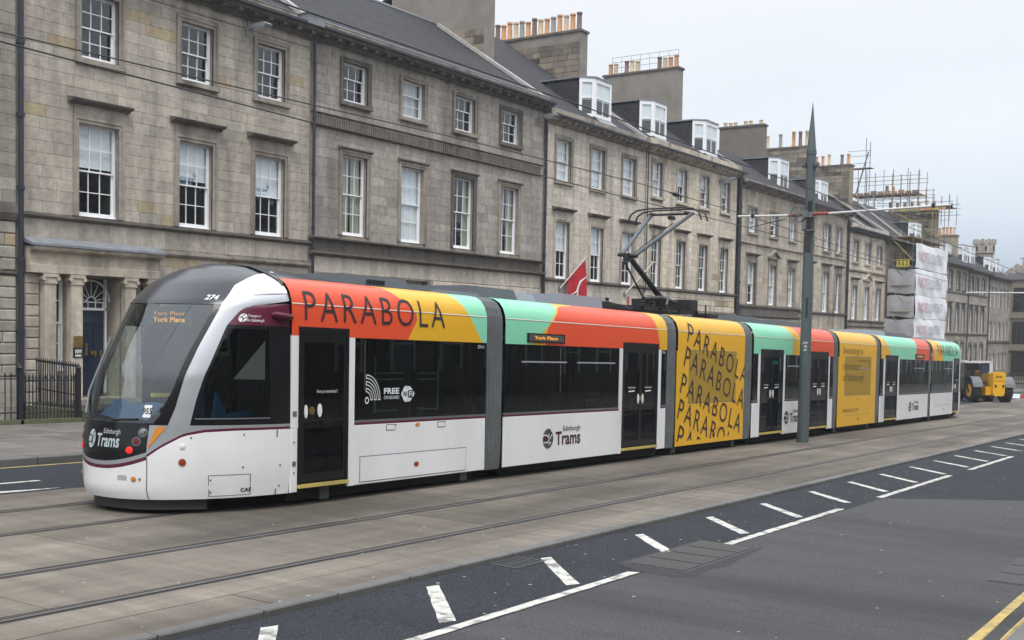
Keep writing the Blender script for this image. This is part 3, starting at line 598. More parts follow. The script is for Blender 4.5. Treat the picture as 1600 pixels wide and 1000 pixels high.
fl = MB(); zf = .36 + ZC; cx_ = 19.320
fl.box(19.020, 19.920, yd - .1, yd + .02, .29 + ZC, .36 + ZC); fl.box(19.020, 19.060, yd - .06, yd, zf, 1.15 + ZC); fl.box(19.860, 19.910, yd - .10, yd, -2.0 + ZC, 1.16 + ZC); fl.box(19.060, 19.860, yd - .05, yd - .02, .50 + ZC, .53 + ZC)
for k in range(4): fl.box(19.100 + k * .24, 19.125 + k * .24, yd - .05, yd - .02, zf, .50 + ZC)
def arc(cx, cz, r0, r1, a0, a1, y0, y1, n=18):
    rows = [[(cx + r * math.cos(a0 + (a1 - a0) * i / n), y, cz + r * math.sin(a0 + (a1 - a0) * i / n)) for i in range(n + 1)] for r, y in ((r0, y0), (r1, y0), (r1, y1), (r0, y1), (r0, y0))]; return rows
cxm = 19.460
fl.grid(arc(cxm, .53 + ZC, .12, .145, 0, math.pi, yd - .05, yd - .02)); fl.grid(arc(cxm, .53 + ZC, .56, .60, 0.0, math.pi, yd - .05, yd - .02))
for k in range(7):
    a_ = math.pi * (k + .5) / 7; fl.tube([(cxm + .13 * math.cos(a_), yd - .035, .53 + ZC + .13 * math.sin(a_)), (cxm + .57 * math.cos(a_), yd - .035, .53 + ZC + .57 * math.sin(a_))], .013, 4)
f_ = emit('fanlight', fl, white_w, h1); emit('pane', MB().add([(19.060, yd - .01, zf), (19.860, yd - .01, zf), (19.860, yd - .01, 1.16 + ZC), (19.060, yd - .01, 1.16 + ZC)], [(0, 1, 2, 3)]), mat('dark_pane', (.02, .025, .03), .08, spec=.8), f_, fixn=False)
pl = emit('name_plate', MB().box(18.40, 18.70, FY - .26, FY - .24, -.98 + ZC, -.72 + ZC), mat('plate_black', (.02, .02, .02), .4), h1)
emit('lettering', text_on(MB(), 'NW', lambda u, v: (18.46 + u * .2, FY - .264, -.88 + ZC + v * .12), .02).box(18.46, 18.64, FY - .264, FY - .262, -.95 + ZC, -.91 + ZC), mat('letter_white', (.8, .8, .8), .6), pl, fixn=False)
for zz, hh in ((-.70, .14), (-.53, .12)): emit('brass_plate', MB().box(18.41, 18.69, FY - .26, FY - .24, zz + ZC, zz + hh + ZC), brass, h1)
cornice(h1, trd, 16.95, 27.42, 9.70 + ZC, mod=.60); string(h1, tr1, 17.05, 27.42, 9.05 + ZC, 9.12 + ZC, .02, 'frieze_band')
emit('blocking_course', MB().box(16.95, 26.5, FY - .30, FY + .1, 9.70 + ZC, 9.93 + ZC), tr1, h1); emit('lead_flashing', MB().box(16.95, 26.5, FY - .32, FY + .12, 9.93 + ZC, 9.96 + ZC), lead, h1)
roof(h1, 16.95, 27.42, 9.75 + ZC, .68)
skew(h1, 27.3, 9.80 + ZC, .68, yr=29.4, w_=.22); pipe(h1, 16.98, BASE, 9.6 + ZC, r=.075, brk=1.83)
lb = empty('lead_box', (27.05, FY - .35, 9.62 + ZC), 'grey lead rainwater box on the eaves between the first two houses', 'gutter box')
emit('box', MB().box(26.65, 27.42, FY - .62, FY - .1, 9.66 + ZC, 9.97 + ZC), lead, lb); emit('rim', MB().box(26.6, 27.46, FY - .66, FY - .08, 9.97 + ZC, 10.0 + ZC), mat('lead_light', (.42, .45, .5), .5), lb)
# skylight on the left roof
def rz(y, z0=9.75 + ZC, s_=.68): return z0 + (y - (FY - .22)) * s_
sk_ = emit('skylight', MB().prism([(28.2, rz(28.2)), (29.0, rz(29.0)), (29.0, rz(29.0) + .1), (28.2, rz(28.2) + .1)], 26.0, 26.7, 'x'), white_w, h1)

# ---- house 2
h2 = house('sooty grey four bay house with a fluted band and plain slate roof', 27.44, 41.7, sm2)
xs2 = [(28.96, 30.23), (32.09, 33.40), (35.26, 36.58), (38.43, 39.76)]
o2 = Wz([(a, b, 7.63, 8.98, .15) for a, b in xs2] + [(a, b, 3.10, 5.85, .15) for a, b in xs2])
og2 = Wz([(29.0, 30.4, -1.6, .95, .2), (35.4, 36.8, -1.6, .95, .2), (38.6, 40.0, -1.6, .95, .2)])
dopen = Wz([(31.55, 33.75, -2.4, 1.72, .35)])
wall(h2, sm2, 27.44, 41.7, BASE, 9.6 + ZC, o2 + og2 + dopen)
bl = [] 
stones(h2, sm2, 27.62, 41.62, 7.08 + ZC, 9.30 + ZC, o2, ch=.318, ln=(.55, 1.0), limit=150)
stones(h2, sm2, 27.62, 41.62, 2.97 + ZC, 6.60 + ZC, o2, ch=.33, ln=(.55, 1.0), limit=150)
for i, o in enumerate(o2):
    architrave(h2, tr1 if i % 3 else trd, *o[:4], w_=.15, sill=i < 4, pr=.07)
    if i >= 4: emit('hood', MB().prism([(FY, o[3] + .15), (FY - .10, o[3] + .15), (FY - .16, o[3] + .2), (FY - .16, o[3] + .24), (FY, o[3] + .28)], o[0] - .2, o[1] + .2, 'x'), trd, h2)
    rt_, rb_ = (1, 2) if i < 4 else (2, 2)
    window(h2, *o[:4], rt=rt_, rb=rb_, meet=.62 if i < 4 else .52, blind=(0, 0, 0, 0, 0, .97, 0, 0)[i], net=(0, .97, 0, 0, 0, 0, 0, 0)[i], curtain=(0, 0, 0, 0, .46, 0, .3, .42)[i])
fb = MB(); fb.box(27.46, 41.5, FY - .07, FY + .02, 6.62 + ZC, 7.02 + ZC); fl_ = emit('fluted_band', fb, tr1, h2); x = 27.6; n = 0; rest = MB()
fm = stone_mat('flute_stone', [(.13, .12, .10), (.16, .145, .125)], ochre=0)
while x < 41.3:
    if n < 120:
        if n == 0: p0 = emit('flute', MB().box(x, x + .05, FY - .10, FY - .07, 6.68 + ZC, 6.95 + ZC), fm, fl_)
        else: inst(p0, (x + .025, FY - .085, 6.68 + ZC), fl_)
    x += .115; n += 1
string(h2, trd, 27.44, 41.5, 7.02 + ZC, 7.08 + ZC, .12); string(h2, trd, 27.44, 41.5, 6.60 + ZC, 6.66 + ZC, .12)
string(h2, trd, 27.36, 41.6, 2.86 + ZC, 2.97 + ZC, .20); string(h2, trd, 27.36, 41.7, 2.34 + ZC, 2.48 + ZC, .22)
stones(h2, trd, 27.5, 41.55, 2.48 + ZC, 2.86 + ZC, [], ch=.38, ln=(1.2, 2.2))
# ground floor: channelled stone with flat arches of voussoirs
stones(h2, sm3, 27.6, 41.55, 1.78 + ZC, 2.32 + ZC, [], ch=.54, ln=(.9, 1.5))
def vouss(cx, half, zb, zt, n=5):
    mid = n // 2; wv = half * 2 / n
    for k in range(n):
        a = cx - half + k * wv; b = a + wv; sa = (k - n / 2) * .17 / 1; sb = (k + 1 - n / 2) * .17
        j = .012; P = [(a + j, zb), (b - j, zb), (b + sb - j, zt), (a + sa + j, zt)]
        c = [((p[0] - (a + b) / 2 - (sa + sb) / 4) * .88 + (a + b) / 2 + (sa + sb) / 4, (p[1] - (zb + zt) / 2) * .93 + (zb + zt) / 2) for p in P]
        V = [(p[0], FY + .02, p[1]) for p in P] + [(p[0], FY - .03, p[1]) for p in P] + [(p[0], FY - .055, p[1]) for p in c]
        F = [(8, 9, 10, 11)] + [(q + i, q + (i + 1) % 4, q + 4 + (i + 1) % 4, q + 4 + i) for q in (0, 4) for i in range(4)]
        emit('voussoir', MB().add(V, F), sm3, h2)
for cx in (29.7, 36.1, 39.3): vouss(cx, .95, .98 + ZC, 1.74 + ZC)
for (a, b) in ((27.6, 28.45), (30.95, 31.2), (34.1, 34.85), (37.35, 38.05), (40.6, 41.55)):
    stones(h2, sm3, a, b, BASE + .2, 1.74 + ZC, [], ch=.36, ln=(.5, .9), cham=.025, proud=.055, limit=40)
for k in og2: window(h2, *k[:4], rt=2, rb=2)
emit('door_surround', MB().box(31.2, 31.55, FY - .12, FY, BASE, 1.45 + ZC).box(33.75, 34.1, FY - .12, FY, BASE, 1.45 + ZC).box(31.14, 31.6, FY - .17, FY, 1.45 + ZC, 1.58 + ZC).box(33.7, 34.16, FY - .17, FY, 1.45 + ZC, 1.58 + ZC), sm3, h2)
emit('door_recess', MB().box(31.55, 33.75, FY + .25, FY + .3, BASE, 1.72 + ZC), mat('pale_render', (.50, .52, .54), .8), h2)
fan = emit('fanlight', MB().grid(arc(32.65, .75 + ZC, .62, .70, 0, math.pi, FY + .2, FY + .25)), pipe_m, h2)
emit('pane', MB().add([(32.65, FY + .23, .75 + ZC)] + [(32.65 + .62 * math.cos(a * math.pi / 12), FY + .23, .75 + ZC + .62 * math.sin(a * math.pi / 12)) for a in range(13)], [(0, i, i + 1) for i in range(1, 13)]), MATS['dark_pane'], fan, fixn=False)
for k in range(5): emit('fanlight_bar', MB().tube([(32.65, FY + .21, .75 + ZC), (32.65 + .6 * math.cos(math.pi * (k + .5) / 5), FY + .21, .75 + ZC + .6 * math.sin(math.pi * (k + .5) / 5))], .012, 4), brass, fan)
cornice(h2, trd, 27.44, 41.75, 9.72 + ZC, mod=.60)
emit('blocking_course', MB().box(27.44, 41.6, FY - .30, FY + .1, 9.72 + ZC, 9.96 + ZC), tr1, h2); emit('lead_flashing', MB().box(27.44, 41.6, FY - .32, FY + .12, 9.96 + ZC, 9.985 + ZC), MATS['lead_light'], h2)
roof(h2, 27.42, 41.7, 9.76 + ZC, .66, yr=32.9); emit('ridge', MB().tube([(27.42, 32.9, 9.76 + ZC + .66 * (32.9 - FY + .22) + .02), (41.7, 32.9, 9.76 + ZC + .66 * (32.9 - FY + .22) + .02)], .10, 8), lead, h2)
skew(h2, 41.6, 9.80 + ZC, .66, yr=32.6); 
ck = chimney(h2, rend, 41.7, 42.45, 30.06, 35.5, 10.5 + ZC, 16.6 + ZC, [0, 1, 0, 2, 1], blocks=3.4, cap=tr1)
pipe(h2, 27.5, BASE, 9.5 + ZC, r=.05); pipe(h2, 41.72, BASE, 9.3 + ZC, r=.055)

# ---- house 3 and 4 (one long front, two houses)
h3 = house('pale three bay house with a white bay dormer behind the red flag', 41.8, 51.2, sm3)
o3 = Wz([(42.69, 43.93, 6.58, 8.42, .13), (45.73, 46.98, 6.57, 8.44, .13), (48.76, 50.05, 6.58, 8.44, .13), (42.72, 43.93, 2.27, 4.81, .13), (45.80, 47.0, 2.27, 4.81, .13), (48.80, 50.08, 2.27, 4.81, .13)])
wall(h3, sm3, 41.8, 51.2, BASE, 9.2 + ZC, o3)
stones(h3, sm3, 41.86, 51.15, 2.3 + ZC, 8.95 + ZC, o3, ch=.325, ln=(.6, 1.0), limit=220); stones(h3, sm3, 41.86, 51.15, 1.2 + ZC, 2.15 + ZC, [], ch=.32, ln=(.7, 1.1), limit=60); stones(h3, sm3, 41.86, 51.15, BASE + .5, 1.15 + ZC, [], ch=.33, ln=(.7, 1.1), limit=0)
for i, o in enumerate(o3):
    architrave(h3, trw if i > 2 else tr1, *o[:4], w_=.14, sill=i < 3, entab=0 if i < 3 else .30, hood=None if i < 3 else 'flat', ext=.14)
    window(h3, *o[:4], rt=2, rb=2, blind=(.95, .9, .95, .5, .5, .55)[i], detail=1)
string(h3, trd, 41.8, 51.2, 2.13 + ZC, 2.26 + ZC, .12); cornice(h3, tr1, 41.8, 51.2, 9.30 + ZC, h=.30, mod=.5)
emit('blocking_course', MB().box(41.8, 51.2, FY - .30, FY + .1, 9.30 + ZC, 9.62 + ZC), tr1, h3)
roof(h3, 41.8, 51.25, 9.42 + ZC, .68, yr=35.8); dormer(h3, 47.33, 48.9, 27.6, 10.18 + ZC, 12.0 + ZC, 31.0)
chimney(h3, rend, 51.2, 51.95, 30.8, 36.6, 10.8 + ZC, 15.5 + ZC, [3, 0, 1, 0, 2, 0, 1, 3, 0, 2, 1, 0, 0, 3][::-1], blocks=.55, cap=trd, ph=.95)
skew(h3, 51.2, 9.45 + ZC, .68, yr=30.7, w_=.24)
h4 = house('warm stone four bay house with two white dormers behind the pantograph', 51.25, 62.7, sm4)
xb = [(51.89, 53.0), (54.76, 55.9), (57.6, 58.75), (60.45, 61.6)]
o4 = Wz([(a, b, 6.88, 8.66, .12) for a, b in xb] + [(a, b, 2.30, 4.84, .12) for a, b in xb])
wall(h4, sm4, 51.2, 62.72, BASE, 9.2 + ZC, o4)
stones(h4, sm4, 51.28, 62.66, 2.3 + ZC, 8.95 + ZC, o4, ch=.33, ln=(.6, 1.0), limit=60); stones(h4, sm4, 51.28, 62.66, 1.15 + ZC, 2.13 + ZC, [], ch=.33, ln=(1.2, 2.2), limit=60, cham=.03, proud=.05); stones(h4, sm3, 51.28, 62.66, BASE + .5, 1.02 + ZC, [], ch=.33, ln=(.3, .5), limit=0)
for i, o in enumerate(o4):
    architrave(h4, trw, *o[:4], w_=.13, sill=i < 4, entab=0 if i < 4 else .30, hood=None if i < 4 else 'flat', ext=.13)
    window(h4, *o[:4], blind=(.97, .5, .4, .5, 0, 0, 0, 0)[i], detail=1)
string(h4, trd, 51.2, 62.9, 2.12 + ZC, 2.25 + ZC, .14); string(h4, tr1, 51.2, 62.8, 1.02 + ZC, 1.14 + ZC, .10); cornice(h4, trw, 51.2, 62.9, 9.34 + ZC, h=.30, mod=.5)
emit('blocking_course', MB().box(51.2, 62.6, FY - .30, FY + .1, 9.34 + ZC, 9.70 + ZC), trw, h4)
roof(h4, 51.2, 62.8, 9.42 + ZC, .68, yr=30.4); dormer(h4, 53.45, 54.9, 27.6, 10.18 + ZC, 12.0 + ZC, 30.6); dormer(h4, 59.85, 61.5, 27.6, 10.18 + ZC, 12.0 + ZC, 30.6)
c3 = chimney(h4, rend, 62.8, 63.5, 30.85, 36.0, 10.8 + ZC, 15.9 + ZC, [0, 1, None, 3, 1, 1, None, None, None, 3, 1, 0, 0], cap=trd, ph=.75)
for k in range(8): emit('guard_rail', MB().tube([(63.1, 31.0 + k * .65, 16.0 + ZC), (63.1, 31.0 + k * .65, 17.1 + ZC)], .012, 4), pipe_m, c3)
for zz in (16.45, 16.8, 17.1): emit('guard_rail', MB().tube([(63.1, 31.0, zz + ZC), (63.1, 35.6, zz + ZC)], .012, 4), pipe_m, c3)
skew(h4, 62.75, 9.45 + ZC, .68, yr=30.4, w_=.24); pipe(h4, 62.92, BASE, 9.2 + ZC, r=.13, brk=2.2); pipe(h3, 51.24, 2 + ZC, 9 + ZC, r=.03)

# ---- houses 5..
h5 = house('brown stone house seen either side of the tall pole with one pedimented window', 63.1, 73.6, sm5)
x5 = [(64.55, 65.8), (68.0, 69.2), (71.35, 72.5)]
o5 = Wz([(a, b, 6.08, 7.55, .12) for a, b in x5] + [(a, b, 1.78, 4.28, .12) for a, b in x5])
wall(h5, sm5, 63.05, 73.6, BASE, 8.9 + ZC, o5); stones(h5, sm5, 63.1, 73.55, 1.75 + ZC, 8.6 + ZC, o5, ch=.34, ln=(.7, 1.1), limit=0); stones(h5, sm3, 63.1, 73.55, BASE + .5, .95 + ZC, [], ch=.33, ln=(.3, .5), limit=0)
for i, o in enumerate(o5):
    architrave(h5, tr1, *o[:4], w_=.14, sill=i < 3, entab=0 if i < 3 else .26, hood=(None, None, None, 'flat', 'ped', 'flat')[i], ext=.13); window(h5, *o[:4], blind=(.95, .5, .95, .55, .97, .97)[i], cols=2, detail=1)
string(h5, tr1, 63.05, 73.6, 5.35 + ZC, 5.45 + ZC, .10); string(h5, trd, 63.05, 73.6, 1.55 + ZC, 1.72 + ZC, .10); string(h5, trd, 63.05, 73.6, .98 + ZC, 1.15 + ZC, .16); stones(h5, trd, 63.1, 73.5, 1.15 + ZC, 1.55 + ZC, [], ch=.4, ln=(1.5, 2.5))
cornice(h5, tr1, 63.05, 73.6, 8.92 + ZC, h=.28, mod=.5); emit('blocking_course', MB().box(63.05, 73.4, FY - .30, FY + .1, 8.92 + ZC, 9.12 + ZC), tr1, h5)
roof(h5, 63.05, 73.6, 8.95 + ZC, .72, yr=30.4); dormer(h5, 71.4, 73.0, 27.6, 9.5 + ZC, 11.45 + ZC, 30.1)
chimney(h5, rend2, 73.65, 74.3, 29.7, 32.9, 9.6 + ZC, 14.1 + ZC, [1, 1, 1, None, 1, 1, None, 1], cap=trd, ph=.3); 
h6 = house('brown rubble house right of the pole with a small white dormer', 73.6, 83.1, sm5)
x6 = [(74.8, 75.9), (78.0, 79.3), (80.65, 81.95)]
o6 = Wz([(a, b, 5.87, 7.7, .12) for a, b in x6] + [(a, b, 1.58, 4.39, .12) for a, b in x6])
wall(h6, sm5, 73.62, 83.15, BASE, 8.7 + ZC, o6); stones(h6, sm5, 73.7, 83.1, 1.6 + ZC, 8.5 + ZC, o6, ch=.30, ln=(.35, .8), limit=0); stones(h6, sm5, 73.7, 83.1, BASE + .5, 1.4 + ZC, [], ch=.36, ln=(.7, 1.1), limit=0)
for i, o in enumerate(o6):
    architrave(h6, tr1, *o[:4], w_=.14, sill=i < 3, entab=0 if i < 3 else .30, hood=None if i < 3 else 'flat', ext=.13); window(h6, *o[:4], blind=.97, cols=2, rt=1, rb=1, detail=1)
string(h6, tr1, 73.6, 83.15, 5.42 + ZC, 5.50 + ZC, .08); string(h6, trd, 73.6, 83.15, 1.40 + ZC, 1.55 + ZC, .14); cornice(h6, tr1, 73.6, 83.2, 8.80 + ZC, h=.28, mod=.5); pipe(h6, 83.2, BASE, 8.5 + ZC, r=.09)
roof(h6, 73.6, 83.15, 8.85 + ZC, .72, yr=30.6); dormer(h6, 79.3, 80.9, 27.6, 9.15 + ZC, 11.0 + ZC, 30)
chimney(h6, stone_mat('chimney_stone', [(.10,.09,.08)]), 83.15, 83.9, 29.9, 33.6, 9.4 + ZC, 14.0 + ZC, [1, None, 2, None, 0, 3, 1], cap=trd, blocks=.05, ph=1.1)
h7 = house('golden stone three bay house left of the sheeted scaffold', 83.3, 92.8, sm4)
x7 = [(84.57, 85.85), (87.55, 88.9), (90.6, 91.95)]
o7 = Wz([(a, b, 5.5, 7.1, .12) for a, b in x7] + [(a, b, 1.2, 3.74, .12) for a, b in x7])
wall(h7, sm4, 83.25, 92.9, BASE - 1, 7.9 + ZC, o7); stones(h7, sm4, 83.35, 92.85, 1.15 + ZC, 7.6 + ZC, o7, ch=.34, ln=(.7, 1.1), limit=0); stones(h7, sm4, 83.35, 92.85, BASE - .5, .6 + ZC, [], ch=.4, ln=(.9, 1.4), limit=0)
for i, o in enumerate(o7):
    architrave(h7, trw, *o[:4], w_=.15, sill=i < 3, entab=0 if i < 3 else .28, hood=(None, None, None, 'flat', 'ped', 'flat')[i], ext=.13); window(h7, *o[:4], blind=.97, cols=2 if i < 3 else 1, rt=1, rb=1, detail=1)
string(h7, tr1, 83.25, 92.9, 4.75 + ZC, 4.95 + ZC, .12); string(h7, trd, 83.25, 92.9, 1.0 + ZC, 1.14 + ZC, .10); string(h7, trd, 83.25, 92.9, .62 + ZC, .74 + ZC, .16); cornice(h7, trd, 83.25, 93.0, 7.95 + ZC, h=.30, mod=.5)
emit('blocking_course', MB().box(83.3, 92.8, FY - .3, FY + .1, 7.95 + ZC, 8.3 + ZC), trw, h7)
roof(h7, 83.2, 93.0, 8.0 + ZC, .68, yr=32.5, y0=FY); skew(h7, 86.5, 8.2 + ZC, .68, yr=32, w_=.3); skew(h7, 92.9, 8.2 + ZC, .68, yr=32, w_=.3)
chimney(h7, stone_mat('chimney_stone', [(.1,.1,.1)]), 92.95, 93.9, 29.9, 33.2, 8.6 + ZC, 13.9 + ZC, [0, 0, 1, None, 3, 0], cap=trd, blocks=.05, ph=.9)
h8 = house('house hidden behind scaffolding and white sheeting', 93, 113, sm5); 
o8 = Wz([(a, a + 1.3, b, b + 1.7, .12) for a in (94.5, 98, 101.5, 105, 108.5) for b in (5.3, 1.0)])
wall(h8, sm5, 92.95, 113, BASE - 1.5, 7.6 + ZC, o8); stones(h8, sm5, 93, 113, BASE, 7.3 + ZC, o8, ch=.34, ln=(.8, 1.3), limit=0)
for o in o8: window(h8, *o[:4], cols=2, rt=1, rb=1, blind=.5, detail=1)
cornice(h8, trd, 92.95, 113, 7.75 + ZC, h=.3, mod=0); roof(h8, 92.95, 113, 7.8 + ZC, .8, yr=31.5); skew(h8, 99, 7.9 + ZC, .8, yr=31, w_=.3); dormer(h8, 105, 106.6, 27.6, 8.4 + ZC, 10.2 + ZC, 30)
c8 = chimney(h8, stone_mat('chimney_stone', [(.1,.1,.1)]), 110.4, 111.6, 27.3, 32.0, 7.6 + ZC, 11.75 + ZC, [0, 0, 1, 0, 1, 1, 0], cap=tr1, blocks=.05, ph=.9)
far = [('first grey three bay house beyond the scaffold with a white dormer', 113.1, 122.2, 7.0, [(114.2, 115.4), (117.4, 118.5), (119.9, 121.0)], (4.73, 6.4), (.5, 2.97), -2.7, -.6),
       ('second grey house beyond the scaffold with paired dormers', 122.2, 132.0, 6.85, [(123.4, 124.6), (125.8, 126.9), (128.7, 130.0)], (4.57, 6.2), (.5, 2.93), -2.8, -.8)]
for lab, a, b, ze, xs, (u0, u1), (l0, l1), g0, g1 in far:
    h = house(lab, a, b, smf); oo = Wz([(p, q, u0, u1, .1) for p, q in xs] + [(p, q, l0, l1, .1) for p, q in xs] + [(p, q, g0, g1, .1) for p, q in xs])
    wall(h, smf, a, b, BASE - 2.5, ze + ZC, oo); stones(h, smf, a, b, BASE - 1.5, ze - .3 + ZC, oo, ch=.4, ln=(.9, 1.6), limit=0)
    for i, o in enumerate(oo):
        architrave(h, trd, *o[:4], w_=.13, sill=i < 3, entab=0 if i < 3 else .2, hood=None if i < 3 or i > 5 else 'flat', ext=.1); window(h, *o[:4], cols=1, rt=1, rb=1, blind=0, net=0, detail=1)
    string(h, trd, a, b, .2 + ZC, .42 + ZC, .12); string(h, trd, a, b, 4.3 + ZC, 4.45 + ZC, .08); cornice(h, trd, a, b, ze + .05 + ZC, h=.28, mod=0); roof(h, a, b, ze + .1 + ZC, .85, yr=31)
    pipe(h, b - .05, BASE - 1, ze + ZC, r=.06)
    if a < 120: dormer(h, 116.3, 118.0, 27.6, 7.75 + ZC, 9.2 + ZC, 29.5); chimney(h, stone_mat('chimney_stone', [(.1,.1,.1)]), 121.2, 122.3, 27.9, 31.0, 7.4 + ZC, 10.3 + ZC, [0, 1, 0, 0, 1, 0, 0, 1], ph=.8)
    else: dormer(h, 123.3, 125.3, 27.6, 7.7 + ZC, 9.5 + ZC, 29.6); dormer(h, 126.6, 128.6, 27.6, 7.65 + ZC, 9.6 + ZC, 29.6)
h11 = house('farthest house of the row with closely set narrow windows and a curved corner', 132, 144, smf)
xs = [(133.1, 134.2), (135.3, 136.4), (137.7, 138.8), (140.0, 141.0), (142.0, 143.0)]
oo = Wz([(p, q, 3.4, 5.62, .1) for p, q in xs] + [(p, q, -.2, 1.77, .1) for p, q in xs] + [(p, q, -3.6, -1.74, .1) for p, q in xs])
wall(h11, smf, 132, 144.3, BASE - 3, 6.6 + ZC, oo); stones(h11, smf, 132, 144.3, BASE - 2, 6.4 + ZC, oo, ch=.4, ln=(.9, 1.6), limit=0)
for o in oo: window(h11, *o[:4], cols=1, rt=1, rb=1, detail=1); emit('shutter', MB().box(o[0] + .06, o[0] + .32, FY + .3, FY + .31, o[2], o[3]), blind_m, h11)
string(h11, trd, 132, 144.3, -.6 + ZC, -.35 + ZC, .14); cornice(h11, trd, 132, 144.5, 6.7 + ZC, h=.28, mod=0); roof(h11, 132, 144.3, 6.8 + ZC, .75, yr=30)
dormer(h11, 136.2, 137.8, 27.6, 7.5 + ZC, 9.1 + ZC, 29.3); dormer(h11, 139.7, 141.2, 27.6, 7.4 + ZC, 9.0 + ZC, 29.3)
# modern block, tower and church at the far right
tan = mat('tan_concrete', (.25, .215, .155), .85, var=.12, vscale=.8, dirt=.3)
mb_ = empty('office_block', (156, 26, ground_z(150)), 'flat roofed tan concrete block with wide dark windows at the right edge', 'building')
emit('wall', MB().box(146.3, 175, 4, 27.35, BASE - 5, 7.0 + ZC), tan, mb_); emit('roof', MB().box(146.0, 175.2, 3.8, 27.5, 7.0 + ZC, 7.75 + ZC), mat('roof_grey', (.15, .155, .155), .8), mb_)
dkg = mat('dark_window', (.022, .018, .018), .3, spec=.3)
for zt, zb2 in ((6.05, 3.15), (2.0, -.7), (-1.6, -4.5)):
    for k in range(6):
        y1 = 26.85 - k * 3.7; w_ = emit('window', MB().box(146.22, 146.28, y1 - 3.0, y1, zb2 + ZC, zt + ZC), dkg, mb_)
        for j in range(1, 6): emit('glazing_bar', MB().box(146.17, 146.22, y1 - j * .5 - .02, y1 - j * .5 + .02, zb2 + ZC, zt + ZC), pipe_m, w_)
    emit('wall_band', MB().box(146.1, 146.29, 4, 27.35, zb2 - .75 + ZC, zb2 - .04 + ZC), tan, mb_)
tw_ = empty('crenellated_tower', (163, 33, ground_z(160)), 'round battlemented stone tower rising behind the farthest roofs', 'tower')
emit('shaft', MB().tube([(162, 33.6, -4), (162, 33.6, 11.1 + ZC), (162, 33.6, 11.3 + ZC), (162, 33.6, 12.6 + ZC)], [1.15, 1.15, 1.35, 1.35], 16), smf, tw_)
for k in range(10):
    a_ = 2 * math.pi * k / 10; cx, cy = 162 + 1.25 * math.cos(a_), 33.6 + 1.25 * math.sin(a_); emit('merlon', MB().box(cx - .2, cx + .2, cy - .2, cy + .2, 12.5 + ZC, 13.15 + ZC), smf, tw_)
for a_ in (150, 200, 250): emit('slit', MB().box(162 + 1.37 * math.cos(R(a_)) - .1, 162 + 1.37 * math.cos(R(a_)) + .1, 33.6 + 1.37 * math.sin(R(a_)) - .1, 33.6 + 1.37 * math.sin(R(a_)) + .1, 11.6 + ZC, 12.2 + ZC), room_m, tw_)
ch = empty('church', (185, 34, ground_z(185)), 'dark church gable with a cross topped pinnacle at the far right', 'church')
emit('gable', MB().prism([(30.2, -6), (36, -6), (36, 9.0 + ZC), (33.2, 11.2 + ZC), (30.2, 9.0 + ZC)], 183, 200, 'x'), smf, ch)
emit('pinnacle', MB().tube([(182.8, 32.2, 8 + ZC), (182.8, 32.2, 10.2 + ZC), (182.8, 32.2, 12.2 + ZC)], [.55, .5, .08], 8).tube([(182.8, 31.6, 11.9 + ZC), (182.8, 32.8, 11.9 + ZC)], .12, 4).tube([(182.8, 32.2, 11.2 + ZC), (182.8, 32.2, 12.6 + ZC)], .12, 4), smf, ch)
for yy in (33.6, 35.2, 30.9): emit('pinnacle', MB().tube([(182.8, yy, 7 + ZC), (182.8, yy, 9.6 + ZC), (182.8, yy, 10.6 + ZC)], [.3, .25, .05], 6), smf, ch)

opw = mat('opposite_window', (.09, .095, .10), .5)
op = empty('terraced_house', (40, -10, 0), 'long stone terrace opposite, seen only as a reflection in the tram windows', 'house')
for k in range(9):
    a = -34 + k * 21; z0 = ground_z(a + 10)
    emit('wall', MB().box(a, a + 20.9, -19, -10.2, z0 - 3, z0 + 11.6), mat('opposite_stone', (.15, .135, .115), .9, var=.15, vscale=2), op); emit('roof', MB().prism([(-10.0, z0 + 11.6), (-14.5, z0 + 14.4), (-19, z0 + 11.6)], a, a + 20.9, 'x'), slate, op); emit('cornice', MB().box(a, a + 20.9, -10.2, -9.7, z0 + 11.2, z0 + 11.55), trd, op)
    for i in range(6):
        for zz, hh in ((1.2, 2.3), (4.7, 2.6), (8.5, 1.9)):
            x = a + 1.4 + i * 3.45; w_ = emit('window', MB().box(x, x + 1.35, -10.18, -10.14, z0 + zz, z0 + zz + hh), opw, op); emit('frame', MB().box(x - .12, x, -10.2, -10.1, z0 + zz, z0 + zz + hh).box(x + 1.35, x + 1.47, -10.2, -10.1, z0 + zz, z0 + zz + hh).box(x, x + 1.35, -10.15, -10.1, z0 + zz + hh / 2 - .04, z0 + zz + hh / 2 + .04), white_w, w_)

# ================================================================== TRAM
TW = mat('tram_white', (.80, .805, .81), .28, coat=.35, var=.03, vscale=2, dirt=.16, dirtc=(.42, .40, .36), stretch=(1, 1, .35)); TR = mat('tram_red', (.74, .085, .028), .35, spec=.3, coat=.15); TY = mat('tram_yellow', (.74, .41, .018), .35, spec=.3, coat=.15, var=.03, vscale=2); TG = mat('tram_green', (.24, .64, .42), .35, spec=.3, coat=.15)
TM = mat('tram_maroon', (.10, .006, .03), .3, coat=.4); TS = mat('tram_silver', (.42, .44, .46), .30, metal=.45, coat=.4); TB = mat('tram_black', (.008, .008, .010), .2, spec=.35, coat=.1); TBR = mat('tram_roof_black', (.018, .022, .028), .22, spec=.45, coat=.1)
TGY = mat('tram_grey', (.13, .14, .15), .5); DK = mat('underframe', (.012, .012, .013), .8); BEL = mat('bellows', (.115, .13, .135), .75, var=.15, vscale=3, dirt=.3, dirtc=(.06, .04, .03)); ORG = mat('tram_orange', (.62, .22, .02), .4)
